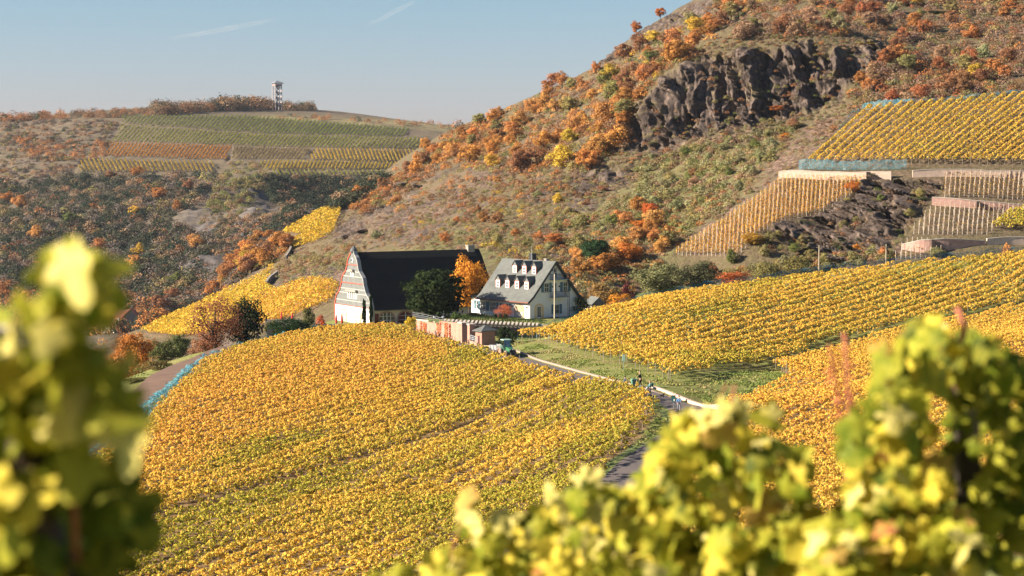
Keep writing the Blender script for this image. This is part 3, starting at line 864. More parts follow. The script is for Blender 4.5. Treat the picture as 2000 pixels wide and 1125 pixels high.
# right field, near side ------------------------------------------
def col_R2(C, s, th):
    px, py = proj(C[:, 0], C[:, 1], C[:, 2])
    pt = patch(C, 18, 6, 91, DR)
    oz = softpoly(px, py, [(1440, 780), (1560, 730), (1680, 720), (1700, 860), (1500, 860)], 50)
    g_ = np.clip(np.clip((pt - .5) * 3, 0, 1) * .45 + .06, 0, .8) * (1 - .7 * oz)
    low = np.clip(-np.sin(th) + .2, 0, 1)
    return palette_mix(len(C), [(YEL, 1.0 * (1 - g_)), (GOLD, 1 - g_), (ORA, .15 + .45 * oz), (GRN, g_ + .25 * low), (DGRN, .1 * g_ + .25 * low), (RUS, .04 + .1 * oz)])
rows = clip_world(FIELD_R2, DR, 1.95)
nl = len(rows)
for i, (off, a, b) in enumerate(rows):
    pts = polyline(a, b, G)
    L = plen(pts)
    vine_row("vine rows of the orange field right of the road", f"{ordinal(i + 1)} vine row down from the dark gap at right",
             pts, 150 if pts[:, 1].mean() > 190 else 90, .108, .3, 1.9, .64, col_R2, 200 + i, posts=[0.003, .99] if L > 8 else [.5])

# plots on the mountain --------------------------------------------
def px_row(a, b, surf=M, n=24):
    t = np.linspace(0, 1, n)
    h = hit(a[0] + (b[0] - a[0]) * t, a[1] + (b[1] - a[1]) * t, fn=surf, tmin=370)
    h = h[~np.isnan(h[:, 0])]
    return h
def clip_px(poly, lean, spacing, step=1.5):
    """lines in the photo with dx/dy = -lean (top leans right for positive), clipped to poly"""
    P = np.array(poly, float); y0, y1 = P[:, 1].min(), P[:, 1].max()
    res = []
    k = P[:, 0] + lean * (P[:, 1] - y1)
    c = k.min() + spacing * .5
    while c < k.max():
        y = np.arange(y1, y0, -step); x = c - lean * (y - y1)
        ins = inpoly(x, y, P)
        i = 0
        while i < len(y):
            if ins[i]:
                e = i
                while e + 1 < len(y) and ins[e + 1]: e += 1
                if e - i > 2: res.append(((x[i], y[i]), (x[e], y[e])))
                i = e + 1
            else: i += 1
        c += spacing
    return res
def col_const(w):
    def fn(C, s, th):
        pt = fbm(C[:, 0] / 14, C[:, 1] / 14, oct=3, seed=97)
        return palette_mix(len(C), [(c, wt * (1 + (pt - .5) * v)) for c, wt, v in w])
    return fn
BRN = np.array((.22, .12, .06))
# netted plot: rows fan out
xb = np.arange(1582, 2075, 16.5)
cn = col_const([(YEL, 1, 0), (GOLD, .8, 1), (GRN, .5, -2), (ORA, .15, 0), (DGRN, .12, 0)])
for i, x in enumerate(xb):
    top = 1692 + (x - 1575) * 1.22
    yt = 217 - (top - 1692) * 27 / 310
    if x > 1870: top2 = top; 
    pts = px_row((x, 322), (top, yt))
    if len(pts) < 4: continue
    vine_row("diagonal vine rows of the netted plot", f"{ordinal(i + 1)} diagonal vine row from left in the netted plot",
             pts, 80, .15, .5, 1.9, .46, cn, 300 + i, posts=[.002, .34, .67, .998], post_h=2)
cs = col_const([(YEL, .6, 0), (np.array((.72, .36, .05)), 1.4, 0), (ORA, .3, 1), (BRN, .3, 0)])
rs = clip_px(PLOT_STAKE, .06, 8.2)
for i, (a, b) in enumerate(rs):
    pts = px_row(a, b)
    if len(pts) < 4: continue
    vine_row("staked vine rows of the steep golden plot", f"{ordinal(i + 1)} row of staked golden vines from left under the long wall",
             pts, 26, .13, .5, 1.6, .34, cs, 400 + i, clump=1.3, stakes=1.3)
cd = col_const([(YEL, .5, 0), (np.array((.60, .30, .05)), 1.1, 0), (BRN, .9, 0), (np.array((.3, .2, .13)), .6, 0)])
for pl, dn, ttl, gname in ((PLOT_C, 9, "thinning orange vine row below the long wall's right end", "thin orange vine rows below the long wall"),
                           (PLOT_D, 3.2, "row of bare stakes between the two short pink walls", "bare stake rows between the pink walls"),
                           (PLOT_E, 3, "short bare stake row before the lowest pink wall", "bare stake rows before the lowest wall")):
    for i, (a, b) in enumerate(clip_px(pl, .1, 9.5)):
        pts = px_row(a, b)
        if len(pts) < 4: continue
        vine_row(gname, f"{ordinal(i + 1)} {ttl}, from left", pts, dn * 2, .12, .4, 1.4, .3, cd, 500 + i, clump=1.5, stakes=1.5)
cf = col_const([(YEL, .8, 0), (GRN, 1.1, 0), (DGRN, .3, 0)])
for i, (a, b) in enumerate(clip_px(PLOT_F, 1.2, 9)):
    pts = px_row(a, b)
    if len(pts) < 4: continue
    vine_row("green vine rows at the right edge of the hillside", f"{ordinal(i + 1)} greenish vine row from left at the hillside's right edge", pts, 60, .15, .4, 1.8, .5, cf, 600 + i)

# too many and too small to tell apart: the terraces at the mountain's foot, and the plots of the far hill
def mass_rows(name, label, specs):
    Vs, Fs, Cs = [], [], []; nv = 0
    for poly, lean, sp, colour, surf, dens, leaf, h1, hw in specs:
        for i, (a, b) in enumerate(clip_px(poly, lean, sp)):
            pts = px_row(a, b, surf, 14)
            if len(pts) < 4: continue
            if plen(pts) > 400: continue
            V, Fc, C, s, th = row_leaves(pts, dens, leaf, .3, h1, hw, i)
            Vs.append(V); Fs.append(Fc + nv); Cs.append(colour(C, s, th)); nv += len(V)
    ob(name, nmesh(name, np.concatenate(Vs), np.concatenate(Fs), MAT_LEAF, col_attr=np.concatenate(Cs)), kind='stuff', label=label)
ch = col_const([(YEL, 1.2, 0), (np.array((.72, .50, .05)), .8, 1), (GRN, .35, -2), (GOLD, .5, 0)])
ci = col_const([(YEL, .8, 0), (GOLD, 1.3, 0), (GRN, .3, -2), (ORA, .2, 0)])
mass_rows('terraced_vineyard', "bright yellow vineyard slopes behind the barn and dark tree",
          [(PLOT_G, 2.2, 4.6, ch, M, 9, .36, 1.9, .6), (PLOT_G2, 2.0, 4.6, ch, M, 9, .36, 1.9, .6), (PLOT_H, 1.8, 5.5, ch, M, 11, .34, 1.9, .6), (PLOT_I, 1.6, 5.5, ci, M, 12, .33, 1.9, .6)])
mass_rows('far_vineyard', "striped vineyard plots on the distant hill",
          [(pl, lean, sp * 1.25, col_const([(np.array(c), 1, 0) for c in cc]), FH, 5.0, .46, 1.7, .42) for pl, lean, sp, cc, _ in FAR_PLOTS])
# ------------------------------------------------------------------ trees
def crown_shape(seed, n_clumps=26, leaves=70, leaf=.035, form='round', low=.22, gap=.0):
    """crown in a unit box: width 1, height 1 (ground at 0) -> V, F, rnd"""
    r = np.random.default_rng(seed)
    cs, rs = [], []
    while len(cs) < n_clumps:
        p = r.uniform(-1, 1, 3)
        if form == 'cone':
            z = (p[2] + 1) / 2; lim = .95 * (1 - z) ** .75 + .04
            if math.hypot(p[0], p[1]) > lim: continue
            c = np.array([p[0] * .42, p[1] * .42, low + (1 - low) * z * .97]); rad = .10 + .08 * (1 - z)
        elif form == 'column':
            z = (p[2] + 1) / 2; lim = math.sin(min(1, z * 1.2 + .12) * math.pi * .5) * (1 - z ** 3) * .75 + .03
            if math.hypot(p[0], p[1]) > lim: continue
            c = np.array([p[0] * .38, p[1] * .38, .02 + .93 * z]); rad = .16 * (1 - z * .6)
        elif form == 'bush':
            if np.linalg.norm(p) > 1: continue
            c = np.array([p[0] * .38, p[1] * .38, max(.08, .40 + p[2] * .40)]); rad = r.uniform(.12, .2)
        else:
            d = np.linalg.norm(p)
            if d > 1 or d < .35: continue
            z = (p[2] + 1) / 2
            c = np.array([p[0] * .37, p[1] * .37, low + .13 + (1 - low - .24) * z]); rad = r.uniform(.10, .19) * (1.05 - .25 * abs(p[2]))
        cs.append(c); rs.append(rad)
    cs = np.array(cs); rs = np.array(rs)
    n = n_clumps * leaves
    k = r.integers(0, n_clumps, n)
    d = r.normal(size=(n, 3)); d /= np.linalg.norm(d, axis=1, keepdims=True)
    d[:, 2] = np.where(d[:, 2] < -.35, -d[:, 2], d[:, 2])
    C = cs[k] + d * (rs[k] * r.uniform(.55, 1.12, n))[:, None]
    C[:, 2] = np.clip(C[:, 2], .01, 1.0)
    out = C - np.array([0, 0, .5]); 
    Nn = d + out * .6 + r.normal(0, .45, (n, 3))
    Nn /= np.linalg.norm(Nn, axis=1, keepdims=True)
    T = np.cross(Nn, r.normal(size=(n, 3))); T /= np.linalg.norm(T, axis=1, keepdims=True); B = np.cross(Nn, T)
    s = (leaf * r.uniform(.6, 1.25, n))[:, None]
    V = np.stack([C - T * s, C - B * s * .7, C + T * s, C + B * s * .7], 1).reshape(-1, 3)
    cr = r.random(n_clumps)
    rnd = np.clip(.5 * cr[k] + .5 * r.random(n) + .12 * (C[:, 2] - .5), 0, 1)
    return V, np.arange(n * 4).reshape(n, 4), rnd, cs
def trunk_shape(seed, cs, top=.75, r0=.035, limbs=5):
    r = random.Random(seed); m_ = MB()
    pts = [(0, 0, -.04)]; x = y = 0
    for i in range(1, 5):
        x += r.uniform(-.02, .02); y += r.uniform(-.02, .02); pts.append((x, y, top * i / 4))
    m_.tube(pts, [r0 * (1 - .19 * i) for i in range(5)], 6)
    for k in range(limbs):
        c = cs[(k * 5) % len(cs)]; b = Vector(pts[1 + k % 3]); e = Vector(c)
        mid = (b + e) / 2 + Vector((0, 0, -.03))
        m_.tube([b, mid, e], [r0 * .5, r0 * .33, r0 * .1], 4)
    return m_
PROTO = {}
def make_proto(key, **k):
    trunk_kw = k.pop('trunk', {})
    V, Fc, rnd, cs = crown_shape(**k)
    cm = nmesh('crown', V, Fc, MAT_CROWN, rnd=rnd)
    tm = trunk_shape(k['seed'], cs, **trunk_kw)
    tme = nmesh('trunk', tm.v, tm.f, MAT_BARK)
    PROTO[key] = (cm, tme)
for i in range(5): make_proto('r%d' % i, seed=100 + i, n_clumps=24 + 4 * i, leaves=120, leaf=.026, form='round', low=.06)
for i in range(3): make_proto('b%d' % i, seed=200 + i, n_clumps=26, leaves=100, leaf=.030, form='bush', trunk=dict(top=.4, r0=.03))
make_proto('yew', seed=301, n_clumps=64, leaves=130, leaf=.026, form='bush', trunk=dict(top=.6, r0=.04))
make_proto('birch', seed=302, n_clumps=60, leaves=110, leaf=.019, form='round', low=.06, trunk=dict(top=.9, r0=.018, limbs=9))
make_proto('cypress', seed=303, n_clumps=50, leaves=60, leaf=.045, form='column', trunk=dict(top=.6, r0=.03))
make_proto('sparse', seed=304, n_clumps=75, leaves=60, leaf=.014, form='round', low=-.10, trunk=dict(top=.7, r0=.028, limbs=26))
make_proto('conifer', seed=305, n_clumps=70, leaves=90, leaf=.020, form='cone', low=.04, trunk=dict(top=.9, r0=.03))
make_proto('big', seed=306, n_clumps=60, leaves=110, leaf=.021, form='round', low=-.10, trunk=dict(top=.7, r0=.03, limbs=9))
make_proto('shrub', seed=307, n_clumps=40, leaves=80, leaf=.026, form='bush', trunk=dict(top=.4, r0=.03))
make_proto('juniper', seed=308, n_clumps=70, leaves=90, leaf=.020, form='bush', trunk=dict(top=.4, r0=.03))
def tree_obj(x, y, z, w, h, key, color, label, cat='tree', group=None, name='tree', rz=None):
    o = empty(name, (x, y, z), random.uniform(0, 6.28) if rz is None else rz, label, cat, group)
    o.scale = (w, w, h)
    for nm, me in (('crown', PROTO[key][0]), ('trunk', PROTO[key][1])):
        c = bpy.data.objects.new(nm, me); col.objects.link(c); c.parent = o
        c.color = (*color, 1)
    return o
def tree_at(px, top, Y, wpx, key, color, label, surf=height, name='tree', cat='tree', group=None):
    x, _, zt = W(px, top, Y)
    z0 = float(surf(np.array([x]), np.array([float(Y)]))[0])
    h = max(zt - z0, .5)
    return tree_obj(x, Y, z0 - .05, wpx * Y / F * 1.08, h * 1.03, key, color, label, cat, group, name)

OR1, OR2, RU1, RE1, YE1, GR1, OL1, GG1, BR1, DK1, CR1 = (.54, .255, .075), (.44, .195, .07), (.30, .15, .075), (.38, .145, .065), (.56, .38, .06), (.16, .18, .055), (.27, .23, .09), (.27, .26, .13), (.32, .205, .125), (.06, .075, .04), (.56, .28, .09)
CN = {OR1: 'orange', OR2: 'deep orange', RU1: 'rust brown', RE1: 'red', YE1: 'yellow', GR1: 'green', OL1: 'olive', GG1: 'grey green', BR1: 'pale brown', DK1: 'dark green', CR1: 'copper'}
SPECIAL = [
    (987, 634, 317, 34, 'yew', (.03, .045, .02), "dark bush standing in for courtyard shade right of the brick hut", 'bush'),  # this bush and the next are added as the dark of the shaded courtyard
    (1002, 640, 316, 22, 'shrub', (.035, .055, .025), "smaller dark bush standing in for shade between hut bush and blue net", 'bush'),
    # px, top, Y, width px, proto, colour, label, name
    (845, 515, 349, 132, 'yew', (.028, .042, .016), "huge dark yew in front of the barn's black roof", 'yew'),
    (915, 496, 361, 84, 'birch', (.62, .27, .04), "golden orange birch between the dark yew and the white house", 'birch'),
    (711, 575, 352, 14, 'cypress', (.03, .05, .02), "shorter of the two thin dark cypresses before the barn gable", 'cypress'),
    (724, 566, 353, 13, 'cypress', (.03, .05, .02), "taller of the two thin dark cypresses, at the barn's corner", 'cypress'),
    (418, 574, 342, 140, 'sparse', (.27, .11, .06), "spreading reddish brown tree with bare limbs beside the dark conifer", 'tree'),
    (480, 567, 346, 80, 'shrub', (.022, .036, .016), "dark conifer standing behind the reddish brown tree at the terrace edge", 'conifer'),
    (602, 599, 352, 30, 'r2', (.13, .13, .05), "small round olive tree left of the barn terrace", 'tree'),
    (628, 612, 358, 24, 'b1', (.50, .10, .04), "small red shrub left of the barn gable", 'shrub'),
    (803, 613, 336, 28, 'shrub', (.58, .42, .04), "bright yellow shrub at the end of the ivy wall", 'shrub'),
    (565, 618, 341, 100, 'juniper', (.03, .06, .022), "low spreading dark green juniper above the left field", 'juniper'),
    (534, 617, 350, 34, 'b2', (.20, .16, .06), "thin greenish shrub right of the dark conifer", 'shrub'),
    (350, 648, 335, 50, 'big', (.11, .13, .05), "dark grey green bush at the head of the dirt track", 'bush'),
    (318, 655, 330, 60, 'shrub', (.10, .11, .04), "olive bush left of the bush at the track head", 'bush'),
    (262, 640, 345, 95, 'big', (.50, .20, .05), "orange tree with yellow patches above the dirt track", 'tree'),
    (215, 690, 320, 90, 'big', (.36, .15, .05), "brown orange tree partly hidden by the blurred leaves", 'tree'),
    (310, 700, 310, 70, 'shrub', (.16, .12, .04), "low brown green scrub bush beside the dirt track", 'bush'),
    (265, 735, 290, 70, 'shrub', (.13, .12, .04), "shaded bush halfway down the dirt track", 'bush'),
    (395, 655, 345, 60, 'shrub', (.35, .17, .09), "pale brown bush under the reddish brown tree", 'bush'),
    (1135, 572, 352, 46, 'shrub', (.12, .14, .05), "olive green bush at the right end of the white house", 'bush'),
    (1180, 545, 392, 78, 'big', (.26, .16, .06), "brown green tree behind the bush right of the white house", 'tree'),
    (1212, 568, 372, 60, 'shrub', (.60, .27, .04), "bright orange bush above the blue net right of the house", 'bush'),
    (1228, 540, 396, 34, 'b2', (.13, .035, .035), "dark purple bush left of the wide olive willow", 'bush'),
    (1290, 508, 402, 118, 'big', (.19, .19, .085), "wide pale olive willow above the right field's blue net", 'willow'),
    (1362, 505, 408, 90, 'big', (.12, .12, .06), "darker olive willow joined to the right of the pale one", 'willow'),
    (1435, 525, 405, 70, 'shrub', (.42, .12, .04), "red bush right of the two olive willows", 'bush'),
    (1500, 505, 408, 70, 'shrub', (.22, .19, .07), "olive yellow bush left of the first wooden pole", 'bush'),
    (1555, 492, 410, 60, 'shrub', (.20, .17, .06), "olive bush just left of the wooden pole by the rocks", 'bush'),
    (1165, 462, 440, 62, 'yew', (.035, .07, .03), "dark green ivy covered clump beside the crag behind the house", 'bush'),
    (1135, 500, 420, 50, 'r1', (.38, .19, .06), "round copper tree right behind the white house roof", 'tree'),
    (1180, 490, 430, 54, 'r3', (.40, .18, .05), "second round copper tree behind the white house roof", 'tree'),
    (1228, 470, 440, 62, 'big', (.55, .20, .045), "large orange tree on the slope right of the white house", 'tree'),
    (1262, 425, 470, 66, 'big', (.52, .18, .04), "tall orange tree higher on the slope right of the house", 'tree'),
    (1268, 395, 490, 34, 'r2', (.62, .17, .05), "bright coral red tree leaning on the slope right of house", 'tree'),
    (1082, 455, 460, 52, 'r4', (.45, .17, .06), "round orange brown tree on the slope above the white house roof", 'tree'),
    (1665, 352, 455, 36, 'r1', (.50, .16, .03), "orange tree at the top of the rocks beside the stake plot", 'tree'),
    (1470, 452, 432, 52, 'big', (.42, .24, .04), "yellow orange tree at the foot of the staked golden plot", 'tree'),
    (1430, 483, 428, 30, 'b1', (.13, .15, .04), "small green bush at the foot of the staked golden plot", 'bush'),
    (1362, 332, 520, 44, 'r3', (.33, .27, .04), "yellow green tree on the slope left of the staked plot", 'tree'),
    (1518, 205, 556, 34, 'r0', (.36, .13, .04), "rust orange tree at the right foot of the dark cliff", 'tree'),
    (1535, 258, 530, 30, 'b0', (.55, .20, .03), "small orange bush beside the stone scree left of the netted plot", 'bush'),
    (1290, 14, 792, 24, 'r2', (.45, .15, .04), "lone orange tree on the skyline, higher of the two", 'tree'),
    (1243, 40, 800, 28, 'r1', (.42, .15, .04), "lone orange tree on the skyline, lower of the two", 'tree'),
    (1380, 38, 690, 40, 'b2', (.36, .18, .05), "orange bush at the rocky crest top", 'bush'),
    (1700, 430, 440, 60, 'b1', (.35, .18, .08), "round copper bush on the rocks left of the pink walls", 'bush'),
    (1670, 445, 436, 50, 'b0', (.38, .19, .08), "smaller copper bush on the rocks left of the pink walls", 'bush'),
    (1675, 472, 425, 20, 'b2', (.60, .25, .04), "tiny orange bush between the two wooden poles", 'bush'),
    (1800, 385, 446, 34, 'b1', (.12, .17, .05), "green bush at the left end of the upper pink wall", 'bush'),
    (1830, 480, 418, 46, 'b0', (.24, .23, .10), "pale grey green bush in front of the lowest pink wall", 'bush'),
    (1970, 466, 412, 26, 'b2', (.50, .23, .07), "small orange bush above the field edge at the far right", 'bush'),
    (890, 608, 343, 20, 'b1', (.10, .15, .045), "left of two green garden shrubs above the ivy wall", 'shrub'),
    (908, 610, 343, 24, 'b2', (.11, .16, .045), "right of two green garden shrubs above the ivy wall", 'shrub'),
    (985, 592, 343, 44, 'sparse', (.55, .17, .08), "small pink red tree before the white house's lit wall", 'tree'),
    (1700, 330, 462, 30, 'b2', (.30, .25, .14), "pale bush on the long wall right of its dark stairs", 'bush'),
    (1690, 125, 572, 40, 'r3', (.55, .36, .05), "bright yellow tree above the upper left of the netted plot", 'tree'),
    (1830, 20, 670, 60, 'b1', (.07, .09, .03), "dark green bush near the top right of the hillside", 'bush'),
]
for s_ in SPECIAL:
    nm = s_[7] if s_[7] != 'bush' else 'shrub'
    tree_at(*s_[:6], s_[6], name=nm, cat=s_[7])

def scatter(poly, n, sep=0.0, keep_off=True, fn=height, tmin=300):
    P = np.array(poly, float); x0, y0 = P.min(0); x1, y1 = P.max(0)
    pts = np.zeros((0, 2)); tries = 0
    while len(pts) < n and tries < 40:
        tries += 1
        q = np.stack([rng.uniform(x0, x1, n * 2), rng.uniform(y0, y1, n * 2)], 1)
        ok = inpoly(q[:, 0], q[:, 1], P)
        if keep_off:
            for pl in VINE_MASKS[:-1] + [CLIFF] + [p_[0] for p_ in FAR_PLOTS]: ok &= ~inpoly(q[:, 0], q[:, 1], pl)
        q = q[ok]
        if sep:
            for p_ in q:
                if len(pts) == 0 or np.min(np.hypot(pts[:, 0] - p_[0], (pts[:, 1] - p_[1]) * 1.4)) > sep: pts = np.vstack([pts, p_])
                if len(pts) >= n: break
        else: pts = np.vstack([pts, q])
    pts = pts[:n]
    if len(pts) == 0: return pts, np.zeros((0, 3))
    h = hit(pts[:, 0], pts[:, 1], fn=fn, tmin=tmin)
    ok = ~np.isnan(h[:, 0])
    return pts[ok], h[ok]
Z1 = [(1165, 140), (1300, 70), (1420, 5), (1490, 5), (1410, 60), (1385, 95), (1300, 140), (1245, 205), (1218, 290), (1150, 335), (1080, 330), (1000, 345), (900, 330), (850, 310), (900, 255), (960, 235), (1050, 190), (1110, 160)]
Z2 = [(1490, 0), (2010, 0), (2010, 182), (1760, 212), (1665, 205), (1665, 145), (1738, 110), (1742, 68), (1580, 70), (1450, 80), (1420, 55)]
Z3 = [(690, 390), (740, 350), (830, 295), (880, 290), (840, 330), (760, 362)]
Z4 = [(1245, 310), (1500, 255), (1560, 245), (1510, 320), (1420, 410), (1300, 480), (1200, 470), (1100, 440), (1240, 380)]
Z5 = [(1080, 520), (1180, 440), (1250, 400), (1320, 440), (1300, 500), (1260, 540), (1150, 560)]
Z6 = [(400, 600), (430, 540), (470, 490), (530, 455), (560, 470), (560, 500), (530, 520), (480, 545), (420, 585)]
Z7 = [(700, 480), (760, 440), (900, 390), (1050, 340), (1200, 360), (1100, 450), (1060, 520), (950, 500), (930, 480)]
Z8 = [(1480, 500), (1500, 430), (1640, 390), (1760, 360), (1830, 380), (1750, 480), (1600, 530), (1480, 530)]
Z9 = [(0, 360), (160, 345), (420, 345), (400, 390), (330, 440), (420, 470), (380, 560), (300, 620), (0, 620)]
Z10 = [(500, 350), (760, 350), (690, 400), (600, 430), (540, 460), (480, 480), (560, 420)]
Z11 = [(0, 235), (230, 235), (205, 300), (140, 340), (0, 360)]
Z12 = [(400, 420), (470, 390), (520, 420), (470, 500), (430, 560), (330, 600), (360, 520)]
ZR = [(1240, 575), (1420, 530), (1600, 500), (1740, 490), (1740, 508), (1600, 528), (1440, 545)]
zones = [  # poly, individuals, separation px, size m, palette, phrase
    (Z1, 92, 14, (5.0, 8.8), [(OR1, 3.5), (OR2, 4), (RU1, 3.5), (YE1, .8), (CR1, 1.6), (OL1, 2.2), (GR1, 1)], "left of the dark cliff"),
    (Z2, 62, 17, (4.0, 7.0), [(RU1, 4), (RE1, 2), (OR2, 2.5), (BR1, 3), (OL1, 1.4), (GG1, .7), (YE1, .4)], "above the netted plot"),
    (Z3, 12, 9, (4.0, 7.0), [(OR1, 3), (OR2, 3), (RU1, 2)], "on the far left skyline slope"),
    (Z4, 40, 15, (2.4, 4.6), [(OL1, 3), (GG1, 4), (GR1, 2), (BR1, 1), (OR2, .7), (RU1, 1)], "below the dark cliff"),
    (Z5, 16, 17, (3.5, 6.0), [(OR1, 3), (OR2, 2), (CR1, 3), (OL1, 1.5)], "behind the white house"),
    (Z6, 30, 10, (5.5, 9.0), [(OR1, 3), (OR2, 3), (RU1, 1.5), (CR1, 2), (YE1, .8)], "in the grove left of barn"),
    (Z7, 20, 22, (2.2, 4.6), [(OR2, 2), (RU1, 2), (OL1, 2), (GG1, 2), (YE1, 1)], "above the barn roof"),
    (Z8, 14, 18, (2.0, 3.5), [(OL1, 2), (BR1, 2), (GR1, 1), (DK1, 1)], "among the right hand crags"),
    (Z9, 22, 26, (7.0, 11.0), [(OR2, 2), (RU1, 2), (CR1, 2), (YE1, .6), (GR1, .8)], "on the distant wooded hill"),
    (ZR, 10, 16, (2.5, 4.0), [(OL1, 2), (GG1, 2), (OR2, 1), (RU1, 1), (DK1, .7)], "behind the right field's net"),
]
trees_todo = []
for poly, n, sep, (s0, s1), pal, phrase in zones:
    px, h = scatter(poly, n, sep)
    wts = np.array([p[1] for p in pal]); wts = wts / wts.sum()
    for i in range(len(px)):
        c = pal[rng.choice(len(pal), p=wts)][0]
        s = rng.uniform(s0, s1)
        trees_todo.append((phrase, c, 'small' if s < (s0 + s1) / 2 else 'large', px[i, 0], h[i], s))
from collections import defaultdict
grp = defaultdict(list)
for t_ in trees_todo: grp[t_[:3]].append(t_)
for (phrase, c, size), lst in grp.items():
    lst.sort(key=lambda t_: t_[3])
    for i, t_ in enumerate(lst):
        _, _, _, px, h, s = t_
        bush = s < 4.2
        kind = 'bush' if bush else 'tree'
        k = ('b%d' % random.randrange(3)) if bush or random.random() < .35 else ('r%d' % random.randrange(5))
        cc = tuple(np.array(c) * random.uniform(.82, 1.2) * np.array([random.uniform(.94, 1.06) for _ in range(3)]))
        lab = f"{size} {CN[c]} {kind} {phrase}" + (f", {ordinal(i + 1)} from left of its colour" if len(lst) > 1 else "")
        tree_obj(h[0], h[1], h[2] - .2, s * random.uniform(.9, 1.15), s * random.uniform(.75, 1.0), k, cc, lab, kind, f"{kind}s {phrase}", 'tree' if not bush else 'shrub')

# ---- masses of scrub nobody could count
def scrub(name, label, specs, lpm=70):
    Vs, Fs, Cs = [], [], []; nv = 0
    for poly, n, (s0, s1), pal, hr, lf, *ko in specs:
        px, h = scatter(poly, n, 0, keep_off=not ko)
        n = len(h)
        if n == 0: continue
        s = rng.uniform(s0, s1, n) ** 1.0
        wts = np.array([p[1] for p in pal]); wts = wts / wts.sum()
        ci = rng.choice(len(pal), n, p=wts)
        base = np.array([pal[k][0] for k in ci]) * rng.uniform(.75, 1.25, (n, 1))
        k = np.repeat(np.arange(n), lpm); m_ = len(k)
        d = rng.normal(size=(m_, 3)); d /= np.linalg.norm(d, axis=1, keepdims=True); d[:, 2] = np.abs(d[:, 2])
        lump = .6 + .55 * vnoise(d[:, 0] * 2.2 + k * 1.7, d[:, 1] * 2.2, d[:, 2] * 2.2, seed=5)
        C = h[k] + d * (s[k] * .5 * lump * rng.uniform(.8, 1.05, m_))[:, None] * np.array([1, 1, hr * 1.6])
        Nn = d + rng.normal(0, .5, (m_, 3))
        V, Fc = quads(C, Nn, s[k] * lf * .58 * rng.uniform(.6, 1.2, m_))
        Vs.append(V); Fs.append(Fc + nv); nv += len(V)
        Cs.append(base[k] * rng.uniform(.7, 1.3, (m_, 1)))
    ob(name, nmesh(name, np.concatenate(Vs), np.concatenate(Fs), MAT_LEAF, col_attr=np.concatenate(Cs)), kind='stuff', label=label)
ALLM = [(700, 400), (900, 250), (1050, 185), (1165, 130), (1350, 10), (1500, 0), (2010, 0), (2010, 185), (1690, 215), (1560, 320), (1300, 500), (1240, 580), (1000, 540), (940, 490), (700, 490), (640, 500), (560, 600), (545, 500)]
scrub('hillside_scrub', "low mixed scrub and small bushes covering the rocky hillside", [
    (ALLM, 8000, (.8, 2.1), [(OL1, 3), (GG1, 3), (BR1, 6), (RU1, 1.2), (OR2, .5), ((.27, .19, .13), 6)], .48, .10),
    (Z1, 800, (1.8, 5.4), [(OR1, 2.2), (OR2, 3), (RU1, 4), (CR1, 2), (OL1, 3), (GR1, 1.5), (BR1, 3), (YE1, .5)], .62, .085),
    ([(840, 300), (1000, 250), (1180, 200), (1240, 240), (1215, 300), (1100, 370), (900, 420), (820, 420), (700, 420)], 330, (1.8, 4.2), [(OR2, 3), (RU1, 3), (BR1, 3), (OL1, 2), (CR1, 1.5)], .55, .09),
    (Z2, 900, (2.0, 5.0), [(RU1, 4), (RE1, 1), (OR2, 1.5), ((.25, .16, .12), 5), (BR1, 4), (OL1, 2), (GG1, 1)], .6, .085),
    ([(740, 352), (830, 292), (900, 250), (960, 234), (960, 300), (850, 340), (770, 400), (680, 415)], 330, (2.0, 5.5), [(OR2, 3), (RU1, 3), (OR1, 1.5), (BR1, 2), (OL1, 1.5)], .6, .09),
    (CLIFF, 190, (.8, 2.4), [(OL1, 3), (BR1, 3), (RU1, 2), (GR1, 1)], .6, .09, False),
    (Z4, 560, (1.8, 4.2), [(OL1, 3), (GG1, 4), (GR1, 2), (BR1, 2), (RU1, 1)], .6, .09),
    ([(1000, 540), (1100, 430), (1240, 380), (1420, 400), (1300, 500), (1240, 580), (1130, 580)], 420, (1.5, 3.6), [(OL1, 3), (GG1, 3), (OR2, 1.5), (CR1, 1.5), (BR1, 2)], .6, .09),
    (Z7, 420, (1.3, 3.0), [(OL1, 3), (GG1, 2), (RU1, 2), (BR1, 2), (YE1, .6)], .6, .09),
    (Z8, 130, (1.0, 2.4), [(OL1, 2), (BR1, 2), (GR1, 1.2), (DK1, 1.5), (RU1, 1)], .6, .09),
    (Z6, 120, (3, 6), [(OR1, 3), (OR2, 3), (RU1, 2), (OL1, 2), (GR1, 1)], .65, .08),
    ([(540, 500), (640, 480), (700, 480), (690, 540), (600, 545), (560, 570), (540, 540)], 200, (1.5, 3.5), [(OL1, 3), (GG1, 2), (BR1, 3), (RU1, 1)], .55, .09),
    (ZR, 220, (1.2, 3.0), [(OL1, 3), (GG1, 3), (BR1, 1), (OR2, .8), (RU1, 1)], .6, .09),
    ([(1440, 330), (1500, 300), (1690, 190), (1700, 215), (1560, 325), (1515, 345)], 90, (.8, 2.0), [(OL1, 3), (BR1, 3), (GG1, 2)], .5, .1),
    ([(180, 660), (300, 640), (370, 690), (330, 720), (270, 790), (220, 850), (150, 900), (100, 800)], 160, (1.8, 4.2), [(OL1, 3), (OR2, 2), (RU1, 2), (GR1, 2), (CR1, 1.5)], .7, .07),
], 140)
FD1, FD2 = (.042, .060, .040), (.085, .088, .055)
